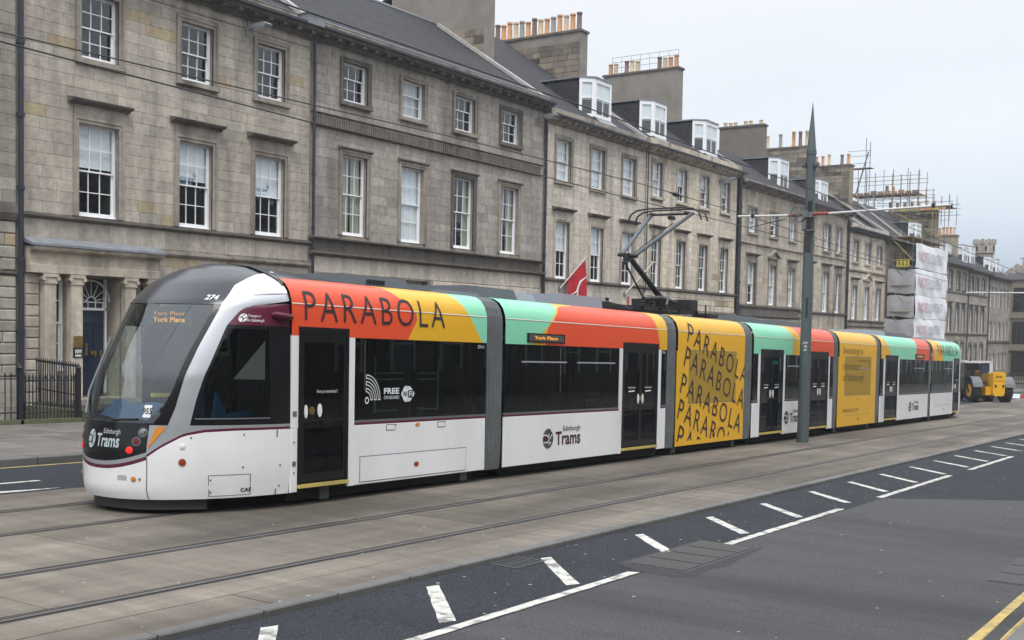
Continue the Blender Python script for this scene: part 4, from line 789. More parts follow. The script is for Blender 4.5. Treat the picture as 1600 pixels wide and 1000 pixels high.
RG = mat('roof_equipment', (.075, .090, .10), .55, var=.1, vscale=4); RGL = mat('roof_equipment_light', (.25, .28, .32), .5); STP = mat('stripe_light', (.62, .58, .50), .4); INK = mat('livery_ink', (.030, .016, .022), .5)
tgf = glass_mat('tram_glass_far', (.22, .24, .235), 1.42, refl=(.5, .5, .5)); tg = glass_mat('tram_glass', (.42, .45, .44), 1.42, refl=(.75, .8, .85)); wsg = glass_mat('windscreen_glass', (.75, .82, .82), 1.5, refl=(.9, .97, 1), base=.06, wob=.12); dgl = glass_mat('door_glass', (.28, .30, .295), 1.42, refl=(.75, .8, .85))
PERF = mat('perforated_window_film', (.36, .23, .03), .5, spec=.2); LEDM = mat('led_amber', (.9, .4, .02), .5, emit=(1, .42, .03), es=.55); LTR = mat('red_lamp', (.7, .02, .02), .3, emit=(1, .03, .02), es=.3); LTD = mat('red_lens_dark', (.12, .01, .01), .15); LWH = mat('lettering_white', (.75, .77, .78), .5); LSV = mat('lettering_silver', (.40, .47, .50), .4); GRNL = mat('green_lamp', (.02, .5, .2), .5, emit=(.05, .9, .4), es=1.0)
YC, HW, YN = 11.97, 1.325, 10.645
L2_ = 58.35
tram = empty('tram', (29.2, YC, ground_z(29.2)), 'long articulated tram, white below with red, yellow and green livery and pantograph raised', 'tram')
PROF = [(.24, 1.30), (.40, 1.325), (2.60, 1.325), (2.75, 1.315), (2.88, 1.27), (2.98, 1.19), (3.04, 1.08), (3.07, .90), (3.09, .3)]
def bh(h, P=PROF):
    if h <= P[0][0]: return P[0][1]
    for (a, b), (c, d_) in zip(P, P[1:]):
        if h <= c: return b + (d_ - b) * (h - a) / (c - a)
    return P[-1][1]
def side(X, h, off=0., s=-1): return (X, YC + s * (bh(h) + off), h)
HS = [2.30, 2.45, 2.60, 2.70, 2.75, 2.82, 2.88, 2.93, 2.98, 3.01, 3.04, 3.055, 3.07]
def interp(t, x):
    if x <= t[0][0]: return t[0][1]
    for (a, b), (c, d_) in zip(t, t[1:]):
        if x <= c: return b + (d_ - b) * (x - a) / (c - a)
    return t[-1][1]
def cover_zone(name, m, lo, hi, parent, h0=2.30, h1=3.07, off=0., s=-1):
    """one colour field of the roof cove; lo and hi give X against height"""
    hs = [h for h in HS if h0 < h < h1]; hs = [h0] + hs + [h1]
    rows = [[side(interp(lo, h) + (interp(hi, h) - interp(lo, h)) * k / 4, h, off, s) for k in range(5)] for h in hs]
    return emit(name, MB().grid(rows), m, parent, slope=True, smooth=True)
def sbox(name, m, x0, x1, h0, h1, parent, d0=-.03, d1=0., s=-1, bevel=0):
    """panel on the tram side, d measured outwards from the body line"""
    a, b = sorted((YC + s * (HW + d0), YC + s * (HW + d1)))
    mb = MB().bev(x0, x1, a, b, h0, h1, bevel) if bevel and s < 0 else MB().box(x0, x1, a, b, h0, h1)
    return emit(name, mb, m, parent, slope=True)
def side_text(s_, m, x0, h0, w_, h_, parent, off=.007, weight=0, levels=(), space=1., fn=None, name='lettering'):
    f = fn or (lambda u, v: side(x0 + u * w_, h0 + v * h_, off))
    return emit(name, text_on(MB(), s_, f, weight, levels, space), m, parent, slope=True, fixn=False)
def disc(cx, ch, rx, rh, off, n=18): return [side(cx + rx * math.cos(2 * math.pi * k / n), ch + rh * math.sin(2 * math.pi * k / n), off) for k in range(n)]
def add_disc(name, m, cx, ch, r, parent, off=.008, rx=None):
    p = disc(cx, ch, rx or r, r, off); q = disc(cx, ch, rx or r, r, -.01); n = len(p)
    return emit(name, MB().add(p + q, [tuple(range(n))] + [(i, (i + 1) % n, n + (i + 1) % n, n + i) for i in range(n)]), m, parent, slope=True)
def arc_band(mb, fn, cx, cz, r0, r1, a0, a1, n=12, ax=1.):
    return mb.grid([[fn(cx + ax * r * math.cos(a0 + (a1 - a0) * i / n), cz + r * math.sin(a0 + (a1 - a0) * i / n)) for i in range(n + 1)] for r in (r0, r1)])
def logo(x0, h0, parent, m1=None, m2=None, fn=None, kk=1.):
    """roundel with two crossing white bands and the two lines of lettering"""
    f = fn or (lambda u, v, off=.006: side(x0 + u, h0 + v, off)); m1 = m1 or mat('logo_grey', (.075, .07, .08), .5); m2 = m2 or mat('logo_plum', (.06, .012, .022), .5)
    n = 24; c = (.22, .0); r = .175
    def seg(a0, a1, cut, mi):
        return None
    mb = MB(); mb.add([f(c[0] + r * .98 * math.cos(2 * math.pi * k / n), c[1] + r * math.sin(2 * math.pi * k / n)) for k in range(n)], [tuple(range(n))])
    emit('roundel', mb, m1, parent, slope=True, fixn=False)
    g2 = lambda u, v: f(u, v, .009); mb = MB()
    arc_band(mb, g2, .12, -.07, .125, .145, R(-20), R(140)); arc_band(mb, g2, .34, .02, .10, .12, R(95), R(255)); mb.grid([[g2(.06, -.075), g2(.20, -.08), g2(.36, .07)], [g2(.06, -.06), g2(.19, -.06), g2(.345, .085)]])
    emit('roundel_band', mb, LWH if m1 is not LSV else TB, parent, slope=True, fixn=False)
    mb = MB(); mb.add([g2(.07, -.03), g2(.14, -.05), g2(.19, .0), g2(.13, .05), g2(.08, .03)], [(0, 1, 2, 3, 4)]); mb.add([g2(.25, .06), g2(.33, .05), g2(.31, .12), g2(.26, .14)], [(0, 1, 2, 3)]); emit('roundel_patch', mb, m2, parent, slope=True, fixn=False)
    emit('lettering', text_on(MB(), 'Trams', lambda u, v: f(.47 + u * .86, -.135 + v * .245), .022), m2, parent, slope=True, fixn=False)
    emit('lettering', text_on(MB(), 'Edinburgh', lambda u, v: f(.72 + u * .60, .085 + v * .12), .008), m1, parent, slope=True, fixn=False)
def door(x0, x1, leaves, parent, s=-1, sill=True):
    d = emit('door', MB().box(x0, x0 + .05, *sorted((YC + s * (HW - .02), YC + s * (HW + .012))), .34, 2.42).box(x1 - .05, x1, *sorted((YC + s * (HW - .02), YC + s * (HW + .012))), .34, 2.42).box(x0 + .05, x1 - .05, *sorted((YC + s * (HW - .02), YC + s * (HW + .012))), 2.34, 2.42), TB, parent, slope=True)
    w_ = (x1 - x0 - .10) / leaves
    for k in range(leaves):
        a = x0 + .05 + k * w_; b = a + w_
        y0, y1 = sorted((YC + s * (HW - .02), YC + s * (HW + .004)))
        lf = emit('door_leaf', MB().box(a + .004, a + .05, y0, y1, .36, 2.34).box(b - .05, b - .004, y0, y1, .36, 2.34).box(a + .05, b - .05, y0, y1, 2.22, 2.34).box(a + .05, b - .05, y0, y1, 1.16, 1.20).box(a + .05, b - .05, y0, y1, .36, .48), TB, d, slope=True)
        emit('pane', MB().box(a + .05, b - .05, min(y0, y1) + .006, min(y0, y1) + .012, .48, 1.16).box(a + .05, b - .05, min(y0, y1) + .006, min(y0, y1) + .012, 1.20, 2.22), dgl, d, slope=True)
    if s < 0:
        if sill: emit('door_sill', MB().box(x0, x1, YN - .035, YN + .05, .29, .335), mat('sill_yellow', (.55, .42, .12), .5, dirt=.3), d, slope=True)
        for k in range(leaves):
            c = x0 + .05 + w_ * (k + .5)
            if leaves == 1:
                add_disc('sticker', LWH, c - .36 + .02, 1.30, .09, d, rx=.03); add_disc('door_button', brass, c - .23, 1.31, .055, d, rx=.05); add_disc('sticker', LWH, c - .08, 1.31, .09, d, rx=.04)
                side_text('Have you remembered ?', LWH, c - .14, 1.53, .40, .06, d)
            else:
                side_text('mind the doors', LWH, c - .17, 1.51, .30, .045, d); emit('sticker', MB().add([side(c - .15, 1.44, .006), side(c + .1, 1.45, .006), side(c + .1, 1.475, .006), side(c - .15, 1.465, .006)], [(0, 1, 2, 3)]), LWH, d, slope=True, fixn=False)
        if leaves == 2:
            c = (x0 + x1) / 2
            add_disc('sticker', LWH, c - .09, 1.30, .10, d, rx=.035); add_disc('door_button', brass, c, 1.31, .05, d); add_disc('sticker', LWH, c + .10, 1.30, .10, d, rx=.035)
    return d
def panes(x0, x1, cuts, parent, s=-1, bars=()):
    """strip of dark glazing h 1.16..2.30 : black frame, panes, hopper bars"""
    y0, y1 = sorted((YC + s * (HW - .03), YC + s * (HW - .004))); mb = MB()
    mb.box(x0, x1, y0, y1, 1.15, 1.19).box(x0, x1, y0, y1, 2.27, 2.30); ed = [x0] + list(cuts) + [x1]
    for e in ed: a, b = max(x0, e - .05), min(x1, e + .05); mb.box(a, b, y0, y1, 1.19, 2.27)
    f = emit('window_frame', mb, TB, parent, slope=True)
    for a, b in zip(ed, ed[1:]):
        yy = YC + s * (HW - .002)
        emit('window', MB().box(a + .003 if a > x0 else a, b - .003 if b < x1 else b, yy - .003, yy + .003, 1.155, 2.298), tg if s < 0 else tgf, parent, slope=True)
    for a, b in bars: sbox('hopper_bar', mat('bar_grey', (.33, .34, .37), .4), a, b, 1.995, 2.02, parent, 0, .012, s)
def lower(x0, x1, parent, m=TW, s=-1, h0=.24, h1=1.085):
    return emit('side_panel', MB().bev(x0 + .004, x1 - .004, *(sorted((YC + s * (HW - .03), YC + s * HW))), h0, h1, .008) if s < 0 else MB().box(x0, x1, YC + HW - .03, YC + HW, h0, h1), m, parent, slope=True)
def belt(x0, x1, parent, s=-1):
    sbox('belt_stripe', TM, x0, x1, 1.087, 1.118, parent, s=s); sbox('belt_stripe', TGY, x0, x1, 1.12, 1.15, parent, s=s)
def hatch(x0, x1, h0, h1, parent):
    sbox('hatch_seam', TGY, x0, x1, h0, h1, parent, 0, .003); sbox('hatch', TW, x0 + .012, x1 - .012, h0 + .012, h1 - .012, parent, .001, .006)
def bellows(x0, x1, parent):
    mb = MB(); n = 7
    for k in range(n):
        a = x0 + (x1 - x0) * k / n; b = x0 + (x1 - x0) * (k + 1) / n; mid = (a + b) / 2; hs = [.22, .6, 1.2, 1.8, 2.3, 2.6, 2.75, 2.88, 2.98, 3.04, 3.07]
        for s in (-1, 1):
            rows = [[(x, YC + s * (bh(h) + o), h) for x, o in ((a, -.10), (a + .012, -.055), (mid, -.035), (b - .012, -.055), (b, -.10))] for h in hs]; mb.grid(rows)
        mb.box(a, b, YC - .9, YC + .9, 2.98, 3.05 if k % 2 else 3.065); mb.box(a, b, YC - 1.2, YC + 1.2, .24, .30)
    o = emit('bellows', mb, BEL, parent, slope=True, smooth=False)
    return o
def module(x0, x1, parent=tram, m=TW, top=TW, name='roof_panel'):
    """roof, floor, far side and dark inside of one car"""
    emit('roof', MB().grid([[(x, YC + s_, h) for x in (x0, x1)] for s_, h in [(-1.09, 3.035)] + [(-.9, 3.07), (-.3, 3.09), (.3, 3.09), (.9, 3.07), (1.09, 3.035)]]), RG, parent, slope=True, fixn=False)
    for (a, b) in ((x0, x1),): cover_zone('roof_cove', top, [(0, a)], [(0, b)], parent, s=1)
    emit('floor', MB().box(x0, x1, YC - 1.27, YC + 1.27, .30, .36), DK, parent, slope=True)
    emit('ceiling', MB().box(x0, x1, YC - 1.25, YC + 1.25, 2.36, 2.42), mat('ceiling', (.035, .035, .035), .7), parent, slope=True)
    emit('underframe', MB().box(x0 + .1, x1 - .1, YC - 1.15, YC + 1.15, .10, .30), DK, parent, slope=True)
def stripe(x0, x1, parent): emit('gutter_line', MB().grid([[side(x, h, o) for x in (x0, x1)] for h, o in ((2.708, 0), (2.712, .006), (2.722, .006), (2.727, 0))]), STP, parent, slope=True)
def farside(x0, x1, parent, cuts=()):
    lower(x0, x1, parent, s=1); belt(x0, x1, parent, s=1); panes(x0, x1, cuts, parent, s=1)
def seam_pillar(x0, x1, parent, m=TW, s=-1): sbox('pillar', m, x0, x1, .24, 2.30, parent, -.03, 0)
c3_ = lambda x: [(0, x)]
# ---- car A
module(10.6, 14.97)
lower(10.6, 10.73, tram); sbox('door_post', TW, 10.6, 10.73, 1.085, 2.30, tram); sbox('door_post', TW, 11.69, 11.82, .24, 2.30, tram)
door(10.73, 11.69, 1, tram); lower(11.82, 14.97, tram); belt(11.82, 14.97, tram); panes(11.82, 14.97, (13.16, 14.45), tram)
hatch(11.94, 14.45, .27, .64, tram); add_disc('side_lamp', ORG, 13.22, 1.045, .025, tram, rx=.05); add_disc('side_lamp', mat('red_reflector', (.30, .04, .01), .3), 13.2, .45, .04, tram, rx=.06)
for a in (12.5, 13.7): hatch(a, a + .2, .98, 1.07, tram)
for p in ((11.99, .33), (14.38, .33), (14.60, .33), (12.72, 1.06), (13.87, 1.06), (10.66, .5), (10.66, .9)): add_disc('bolt', TGY, p[0], p[1], .012, tram)
add_disc('socket', TGY, 10.66, .62, .035, tram); sbox('key_panel', TGY, 10.63, 10.70, 1.24, 1.31, tram, 0, .006)
cover_zone('livery_field', TR, c3_(10.6), [(2.30, 12.97), (2.66, 13.22), (3.07, 12.60)], tram)
cover_zone('livery_field', TY, [(2.30, 12.97), (2.66, 13.22), (3.07, 12.60)], [(2.30, 14.85), (3.07, 14.20)], tram)
cover_zone('livery_field', TG, [(2.30, 14.85), (3.07, 14.20)], c3_(14.97), tram)
stripe(10.6, 14.97, tram); farside(10.6, 14.97, tram, (12, 13.5))
LV = [k / 12 for k in range(1, 12)]
side_text('PARABOLA', INK, 10.83, 2.50, 3.02, .40, tram, weight=-.007, levels=LV, space=1.26, off=.008)
side_text('274 A', LWH, 14.72, 2.21, .17, .05, tram, off=.004)
# wifi transfer
wf = MB(); f_w = lambda u, v: side(u, v, .004)
for r in (.13, .225, .32):
    arc_band(wf, f_w, 12.065, 1.44, r - .03, r - .017, 0, R(90), 14, .85); arc_band(wf, f_w, 12.065, 1.44, r + .017, r + .03, 0, R(90), 14, .85)
    for s_ in (1,): wf.grid([[f_w(12.065 + .85 * (r - .03), 1.425), f_w(12.065 + .85 * (r + .03), 1.425)], [f_w(12.065 + .85 * (r - .03), 1.44), f_w(12.065 + .85 * (r + .03), 1.44)]]); wf.grid([[f_w(12.052, 1.44 + r - .03), f_w(12.052, 1.44 + r + .03)], [f_w(12.066, 1.44 + r - .03), f_w(12.066, 1.44 + r + .03)]])
arc_band(wf, f_w, 12.075, 1.425, .032, .05, 0, R(360), 18, .85); emit('wifi_symbol', wf, LWH, tram, slope=True, fixn=False)
side_text('FREE', LWH, 12.44, 1.51, .34, .085, tram, weight=.03, off=.004); side_text('ON-BOARD', LWH, 12.44, 1.435, .34, .05, tram, off=.004)
blob = MB(); 
for cx, rx, rz in ((12.98, .15, .085), (12.94, .085, .12), (13.0, .085, .115)): blob.add([side(cx + rx * math.cos(2 * math.pi * k / 24), 1.505 + rz * math.sin(2 * math.pi * k / 24), .004 + .0008 * rx) for k in range(24)], [tuple(range(24))])
emit('wifi_badge', blob, LWH, tram, slope=True, fixn=False); side_text('Wi', TB, 12.86, 1.465, .10, .08, tram, weight=.02, off=.008)
emit('wifi_badge', MB().add([side(12.98, 1.45, .008), side(13.10, 1.45, .008), side(13.10, 1.56, .008), side(12.98, 1.56, .008)], [(0, 1, 2, 3)]), TB, tram, slope=True, fixn=False); side_text('Fi', LWH, 13.0, 1.467, .08, .078, tram, weight=.02, off=.011)
bellows(14.97, 15.50, tram)
# ---- car B
module(15.5, 21.48); lower(15.5, 19.44, tram); belt(15.5, 19.44, tram); panes(15.5, 19.42, (17.60,), tram, bars=((16.0, 17.45), (17.83, 19.24)))
sbox('door_post', TW, 19.44, 19.57, .24, 2.30, tram); door(19.57, 21.08, 2, tram); sbox('door_post', TW, 21.08, 21.23, .24, 2.30, tram); lower(21.23, 21.48, tram); belt(21.23, 21.48, tram); panes(21.23, 21.48, (), tram)
gy_ = [(2.30, 16.72), (2.53, 16.72), (3.07, 17.42)]; ry_ = [(2.30, 21.19), (3.07, 20.90)]
cover_zone('livery_field', TG, c3_(15.5), [(2.30, 16.30), (2.50, 16.58), (2.55, 16.72), (3.07, 17.36)], tram); cover_zone('livery_field', TY, [(2.30, 16.30), (2.50, 16.58), (2.55, 16.72), (3.07, 17.36)], [(2.30, 16.76), (2.56, 16.76), (3.00, 17.36), (3.07, 18.3)], tram)
cover_zone('livery_field', TR, [(2.30, 16.76), (2.56, 16.76), (3.00, 17.36), (3.07, 18.3)], ry_, tram); cover_zone('livery_field', TY, ry_, c3_(21.48), tram); stripe(15.5, 21.48, tram)
def led(x0, x1, txt, parent, h0=2.345, h1=2.50):
    o = sbox('led_display', TB, x0, x1, h0, h1, parent, 0, .02); sbox('display_screen', mat('screen', (.07, .07, .07), .4), x0 + .04, x1 - .04, h0 + .02, h1 - .02, o, .02, .022)
    side_text(txt, LEDM, x0 + .2, h0 + .05, (x1 - x0) * .62, .06, o, off=.026, weight=.01)
led(16.15, 17.36, 'York Place', tram); farside(15.5, 21.48, tram, (17, 18.6, 20)); logo(16.66, .66, tram); side_text('274 B', LWH, 21.26, 2.22, .13, .05, tram, off=.004)
bellows(21.48, 22.0, tram)
# ---- car C, yellow
def yellow_car(x0, x1, win):
    module(x0, x1, top=TY); lower(x0, x1, tram, TY, h1=2.305); cover_zone('livery_field', TY, c3_(x0), c3_(x1), tram); stripe(x0, x1, tram); farside(x0, x1, tram)
    o = sbox('window_seam', TGY, win[0] - .015, win[1] + .015, 1.155, 2.325, tram, 0, .002); sbox('filmed_window', PERF, win[0], win[1], 1.17, 2.31, tram, .002, .004)
    sbox('panel_seam', TGY, x0 + .6, x1 - .45, .56, .566, tram, 0, .003); add_disc('side_lamp', ORG, (x0 + x1) / 2 + .0, 1.05, .03, tram, rx=.05); add_disc('side_lamp', MATS['red_reflector'], (x0 + x1) / 2 + .1, .42, .04, tram, rx=.06)
yellow_car(22.0, 25.65, (22.58, 25.13))
for i, (hA, xA, hB, txt) in enumerate(((2.72, 22.42, 1.80, 'PARABOLA'), (2.20, 22.28, 1.21, 'PARABOLA'), (1.62, 22.12, .64, 'PARABOLA'), (1.07, 22.02, .30, 'PARABOLA'), (.50, 22.02, None, 'PARA'))):
    # baseline runs down to the right, letters stay upright and lean a little
    dx = 3.30 if txt == 'PARABOLA' else 1.75; sl_ = (-.31 if i else -.29); hh = .43
    def fn(u, v, xA=xA, hA=hA, dx=dx, hh=hh, sl_=sl_):
        X = xA + u * dx + v * .14; h = hA - .22 + sl_ * u * dx + v * hh; X = min(max(X, 22.01), 25.64); return side(X, max(h, .245), .009)
    side_text(txt, INK, 0, 0, 0, 0, tram, weight=-.004, levels=LV, space=1.28, fn=fn)
bellows(25.65, 26.2, tram)
# ---- car D
module(26.2, 32.17); lower(26.2, 26.53, tram); belt(26.2, 26.53, tram); panes(26.2, 26.50, (), tram); sbox('door_post', TW, 26.53, 26.66, .24, 2.30, tram); door(26.66, 28.2, 2, tram); sbox('door_post', TW, 28.2, 28.36, .24, 2.30, tram)
lower(28.36, 30.14, tram); belt(28.36, 30.14, tram); panes(28.36, 30.12, (), tram, bars=((28.5, 29.8),)); sbox('door_post', TW, 30.14, 30.26, .24, 2.30, tram); door(30.26, 31.72, 2, tram); sbox('door_post', TW, 31.72, 31.86, .24, 2.30, tram); lower(31.86, 32.17, tram); belt(31.86, 32.17, tram); panes(31.86, 32.17, (), tram)
gy = [(2.30, 28.83), (2.7, 28.95), (3.07, 28.55)]; cover_zone('livery_field', TG, c3_(26.2), gy, tram); cover_zone('livery_field', TY, gy, [(2.30, 29.65), (3.07, 29.25)], tram); cover_zone('livery_field', TR, [(2.30, 29.65), (3.07, 29.25)], c3_(32.17), tram)
stripe(26.2, 32.17, tram); farside(26.2, 32.17, tram, (28, 29.5, 31)); logo(28.30, .66, tram); emit('green_lamp', MB().box(28.7, 28.95, YC - .9, YC - .85, 2.05, 2.12), GRNL, tram, slope=True)
bellows(32.17, 32.68, tram)
# ---- car E, yellow
yellow_car(32.68, 36.35, (33.25, 35.78))
for k, (t_, w_) in enumerate((('Investing in', 1.85), ('the future', 1.65), ('of Edinburgh', 2.0))): side_text(t_, INK, 33.05, 2.33 - k * .40, w_, .28 if k != 1 else .22, tram, weight=-.015, levels=LV, off=.010)
side_text('PARABOLA.COM', INK, 33.1, .66, 1.5, .10, tram, weight=-.01); emit('print_frame', MB().box(34.45, 35.6, YN - .012, YN - .009, 2.20, 2.215).box(35.585, 35.6, YN - .012, YN - .009, 1.98, 2.20), INK, tram, slope=True); emit('hopper_bar', MB().box(34.45, 35.58, YN - .012, YN - .008, 1.965, 1.99), MATS['bar_grey'], tram, slope=True)
bellows(36.35, 36.85, tram)
# ---- car F
module(36.85, 42.85); lower(36.85, 37.2, tram); belt(36.85, 37.2, tram); panes(36.85, 37.15, (), tram); sbox('door_post', TW, 37.15, 37.35, .24, 2.30, tram); door(37.35, 38.78, 2, tram); sbox('door_post', TW, 38.78, 39.0, .24, 2.30, tram)
lower(39.0, 42.85, tram); belt(39.0, 42.85, tram); panes(39.0, 42.85, (41.0,), tram, bars=((40.8, 42.2),))
cover_zone('livery_field', TY, c3_(36.85), [(2.30, 38.15), (3.07, 37.15)], tram); cover_zone('livery_field', TG, [(2.30, 38.15), (3.07, 37.15)], [(2.30, 40.95), (3.07, 41.25)], tram); cover_zone('livery_field', TR, [(2.30, 40.95), (3.07, 41.25)], c3_(42.85), tram)
stripe(36.85, 42.85, tram); led(40.95, 42.1, 'York Place', tram); farside(36.85, 42.85, tram, (38.6, 40.2)); logo(40.25, .66, tram)
bellows(42.85, 43.30, tram)
# ---- car G
module(43.3, 47.75); lower(43.3, 46.5, tram); belt(43.3, 46.5, tram); panes(43.3, 46.5, (45,), tram, bars=((45.2, 46.3),)); sbox('door_post', TW, 46.5, 46.64, .24, 2.30, tram); door(46.64, 47.56, 1, tram); lower(47.56, 47.75, tram); sbox('door_post', TW, 47.6, 47.75, 1.085, 2.30, tram)
cover_zone('livery_field', TR, c3_(43.3), [(2.30, 43.55), (3.07, 43.31)], tram); cover_zone('livery_field', TY, [(2.30, 43.55), (3.07, 43.31)], [(2.30, 44.92), (3.07, 44.75)], tram); cover_zone('livery_field', TG, [(2.30, 44.92), (3.07, 44.75)], c3_(47.75), tram)
stripe(43.3, 47.75, tram); farside(43.3, 47.75, tram, (45,)); side_text('PARABOLA', INK, 44.1, 2.50, 3.1, .40, tram, weight=-.007, levels=LV, space=1.26, off=.008); sbox('hatch_seam', TGY, 43.9, 46.3, .62, .63, tram, 0, .003); add_disc('side_lamp', TGY, 45.3, .46, .04, tram)
# under the skirt: bogies
for xb in (13.0, 23.8, 34.5, 45.3):
    for dx in (-.9, .9):
        for s_ in (-1, 1):
            emit('wheel', MB().tube([(xb + dx, YC + s_ * .80, .32), (xb + dx, YC + s_ * .68, .32)], .28, 20), mat('wheel_steel', (.12, .11, .10), .5, metal=.6), tram, slope=True)
    for dx in (-1.6, 1.6): emit('sand_pipe', MB().box(xb + dx - .09, xb + dx + .09, YN + .15, YN + .3, .08, .24), TGY, tram, slope=True)
# inside: poles, seats
def interior(x0, x1):
    x = x0 + .5; k = 0; sb = mat('seat_blue', (.012, .02, .036), .8); pg = mat('pole_green', (.20, .30, .30), .4)
    while x < x1 - .5:
        for yy in (YC - .45, YC + .45): emit('grab_pole', MB().tube([(x, yy, .36), (x, yy, 2.36)], .017, 6), pg, tram, slope=True)
        if k % 2 == 0:
            for s_ in (-1, 1):
                yy = YC + s_ * .85; emit('seat', MB().box(x + .1, x + .55, yy - .38, yy + .38, .72, .82).box(x + .50, x + .60, yy - .38, yy + .38, .80, 1.42).box(x + .2, x + .45, yy - .3, yy + .3, .36, .72), sb, tram, slope=True)
        x += .82; k += 1
for a, b in ((12.0, 14.9), (15.6, 19.3), (22.2, 25.5), (28.4, 30.1), (32.8, 36.2), (39.1, 42.7), (43.5, 46.4)): interior(a, b)
pgm = MATS['pole_green']; yb = YN + .22
emit('luggage_rack', MB().tube([(12.5, yb, 1.22), (12.5, yb, 2.04)], .018, 6).tube([(12.5, yb, 1.80), (13.15, yb, 1.80)], .016, 6).tube([(12.5, yb, 1.71), (13.15, yb, 1.71)], .016, 6).tube([(12.5, yb, 1.25), (13.15, yb, 1.25)], .016, 6).tube([(13.42, yb, 1.80), (13.98, yb, 1.80)], .016, 6).tube([(13.42, yb, 1.71), (13.98, yb, 1.71)], .016, 6).tube([(13.98, yb, 1.22), (13.98, yb, 2.04)], .018, 6).tube([(13.42, yb, 1.25), (13.98, yb, 1.25)], .016, 6), mat('rack_pale', (.55, .78, .75), .5), tram, slope=True)

# ---- rounded cab, built once for each end
XC_, NE = 11.0, 2.2
XT = [(.15, 8.74), (.34, 8.66), (.84, 8.65), (1.18, 8.71), (1.44, 8.78), (1.76, 8.89), (2.06, 9.07), (2.38, 9.28), (2.68, 9.48), (2.96, 9.80), (3.14, 10.10), (3.22, 10.32), (3.25, 10.55)]
PN = [(.15, 1.25), (.2, 1.29), (.6, 1.325), (2.6, 1.325), (2.75, 1.315), (2.88, 1.27), (2.98, 1.19), (3.04, 1.08), (3.11, .9), (3.2, .6), (3.25, .2)]
def nose_pt(h, th, flip=False, off=0.):
    a = XC_ - interp(XT, h); b = interp(PN, h); t = R(abs(th)); s = -1 if th >= 0 else 1
    def P(t, a, b): return XC_ - a * math.cos(t) ** (2 / NE), b * math.sin(t) ** (2 / NE)
    x, y = P(t, a, b)
    if off:
        x2, y2 = P(min(t + .01, 1.57), a, b); x1, y1 = P(max(t - .01, 0), a, b); tx, ty = x2 - x1, y2 - y1; L = math.hypot(tx, ty) or 1; x -= ty / L * off; y += tx / L * off
        if t < .02: x = P(0, a, b)[0] - off
    if flip: x = L2_ - x
    return (x, YC + s * y, h)
def th_end(h, X=10.6):
    a = XC_ - interp(XT, h); c = (XC_ - X) / a
    return 90. if c <= 0 else math.degrees(math.acos(min(1, c ** (NE / 2))))
def lin(*p): return lambda x: interp(p, x)
def zone_rows(name, m, hs, lo, hi, parent, n=10, flip=False, s=1, off=0., rim=True):
    rows = [[nose_pt(h, s * (lo(h) + (hi(h) - lo(h)) * k / n), flip, off) for k in range(n + 1)] for h in hs]; return emit(name, MB().grid(rows), m, parent, slope=True, smooth=True)
def zone_cols(name, m, ths, lo, hi, parent, n=6, flip=False, s=1, off=0.):
    rows = [[nose_pt(lo(t) + (hi(t) - lo(t)) * k / n, s * t, flip, off) for t in ths] for k in range(n + 1)]; return emit(name, MB().grid(rows), m, parent, slope=True, smooth=True)
def fr(a, b, n): return [a + (b - a) * k / n for k in range(n + 1)]
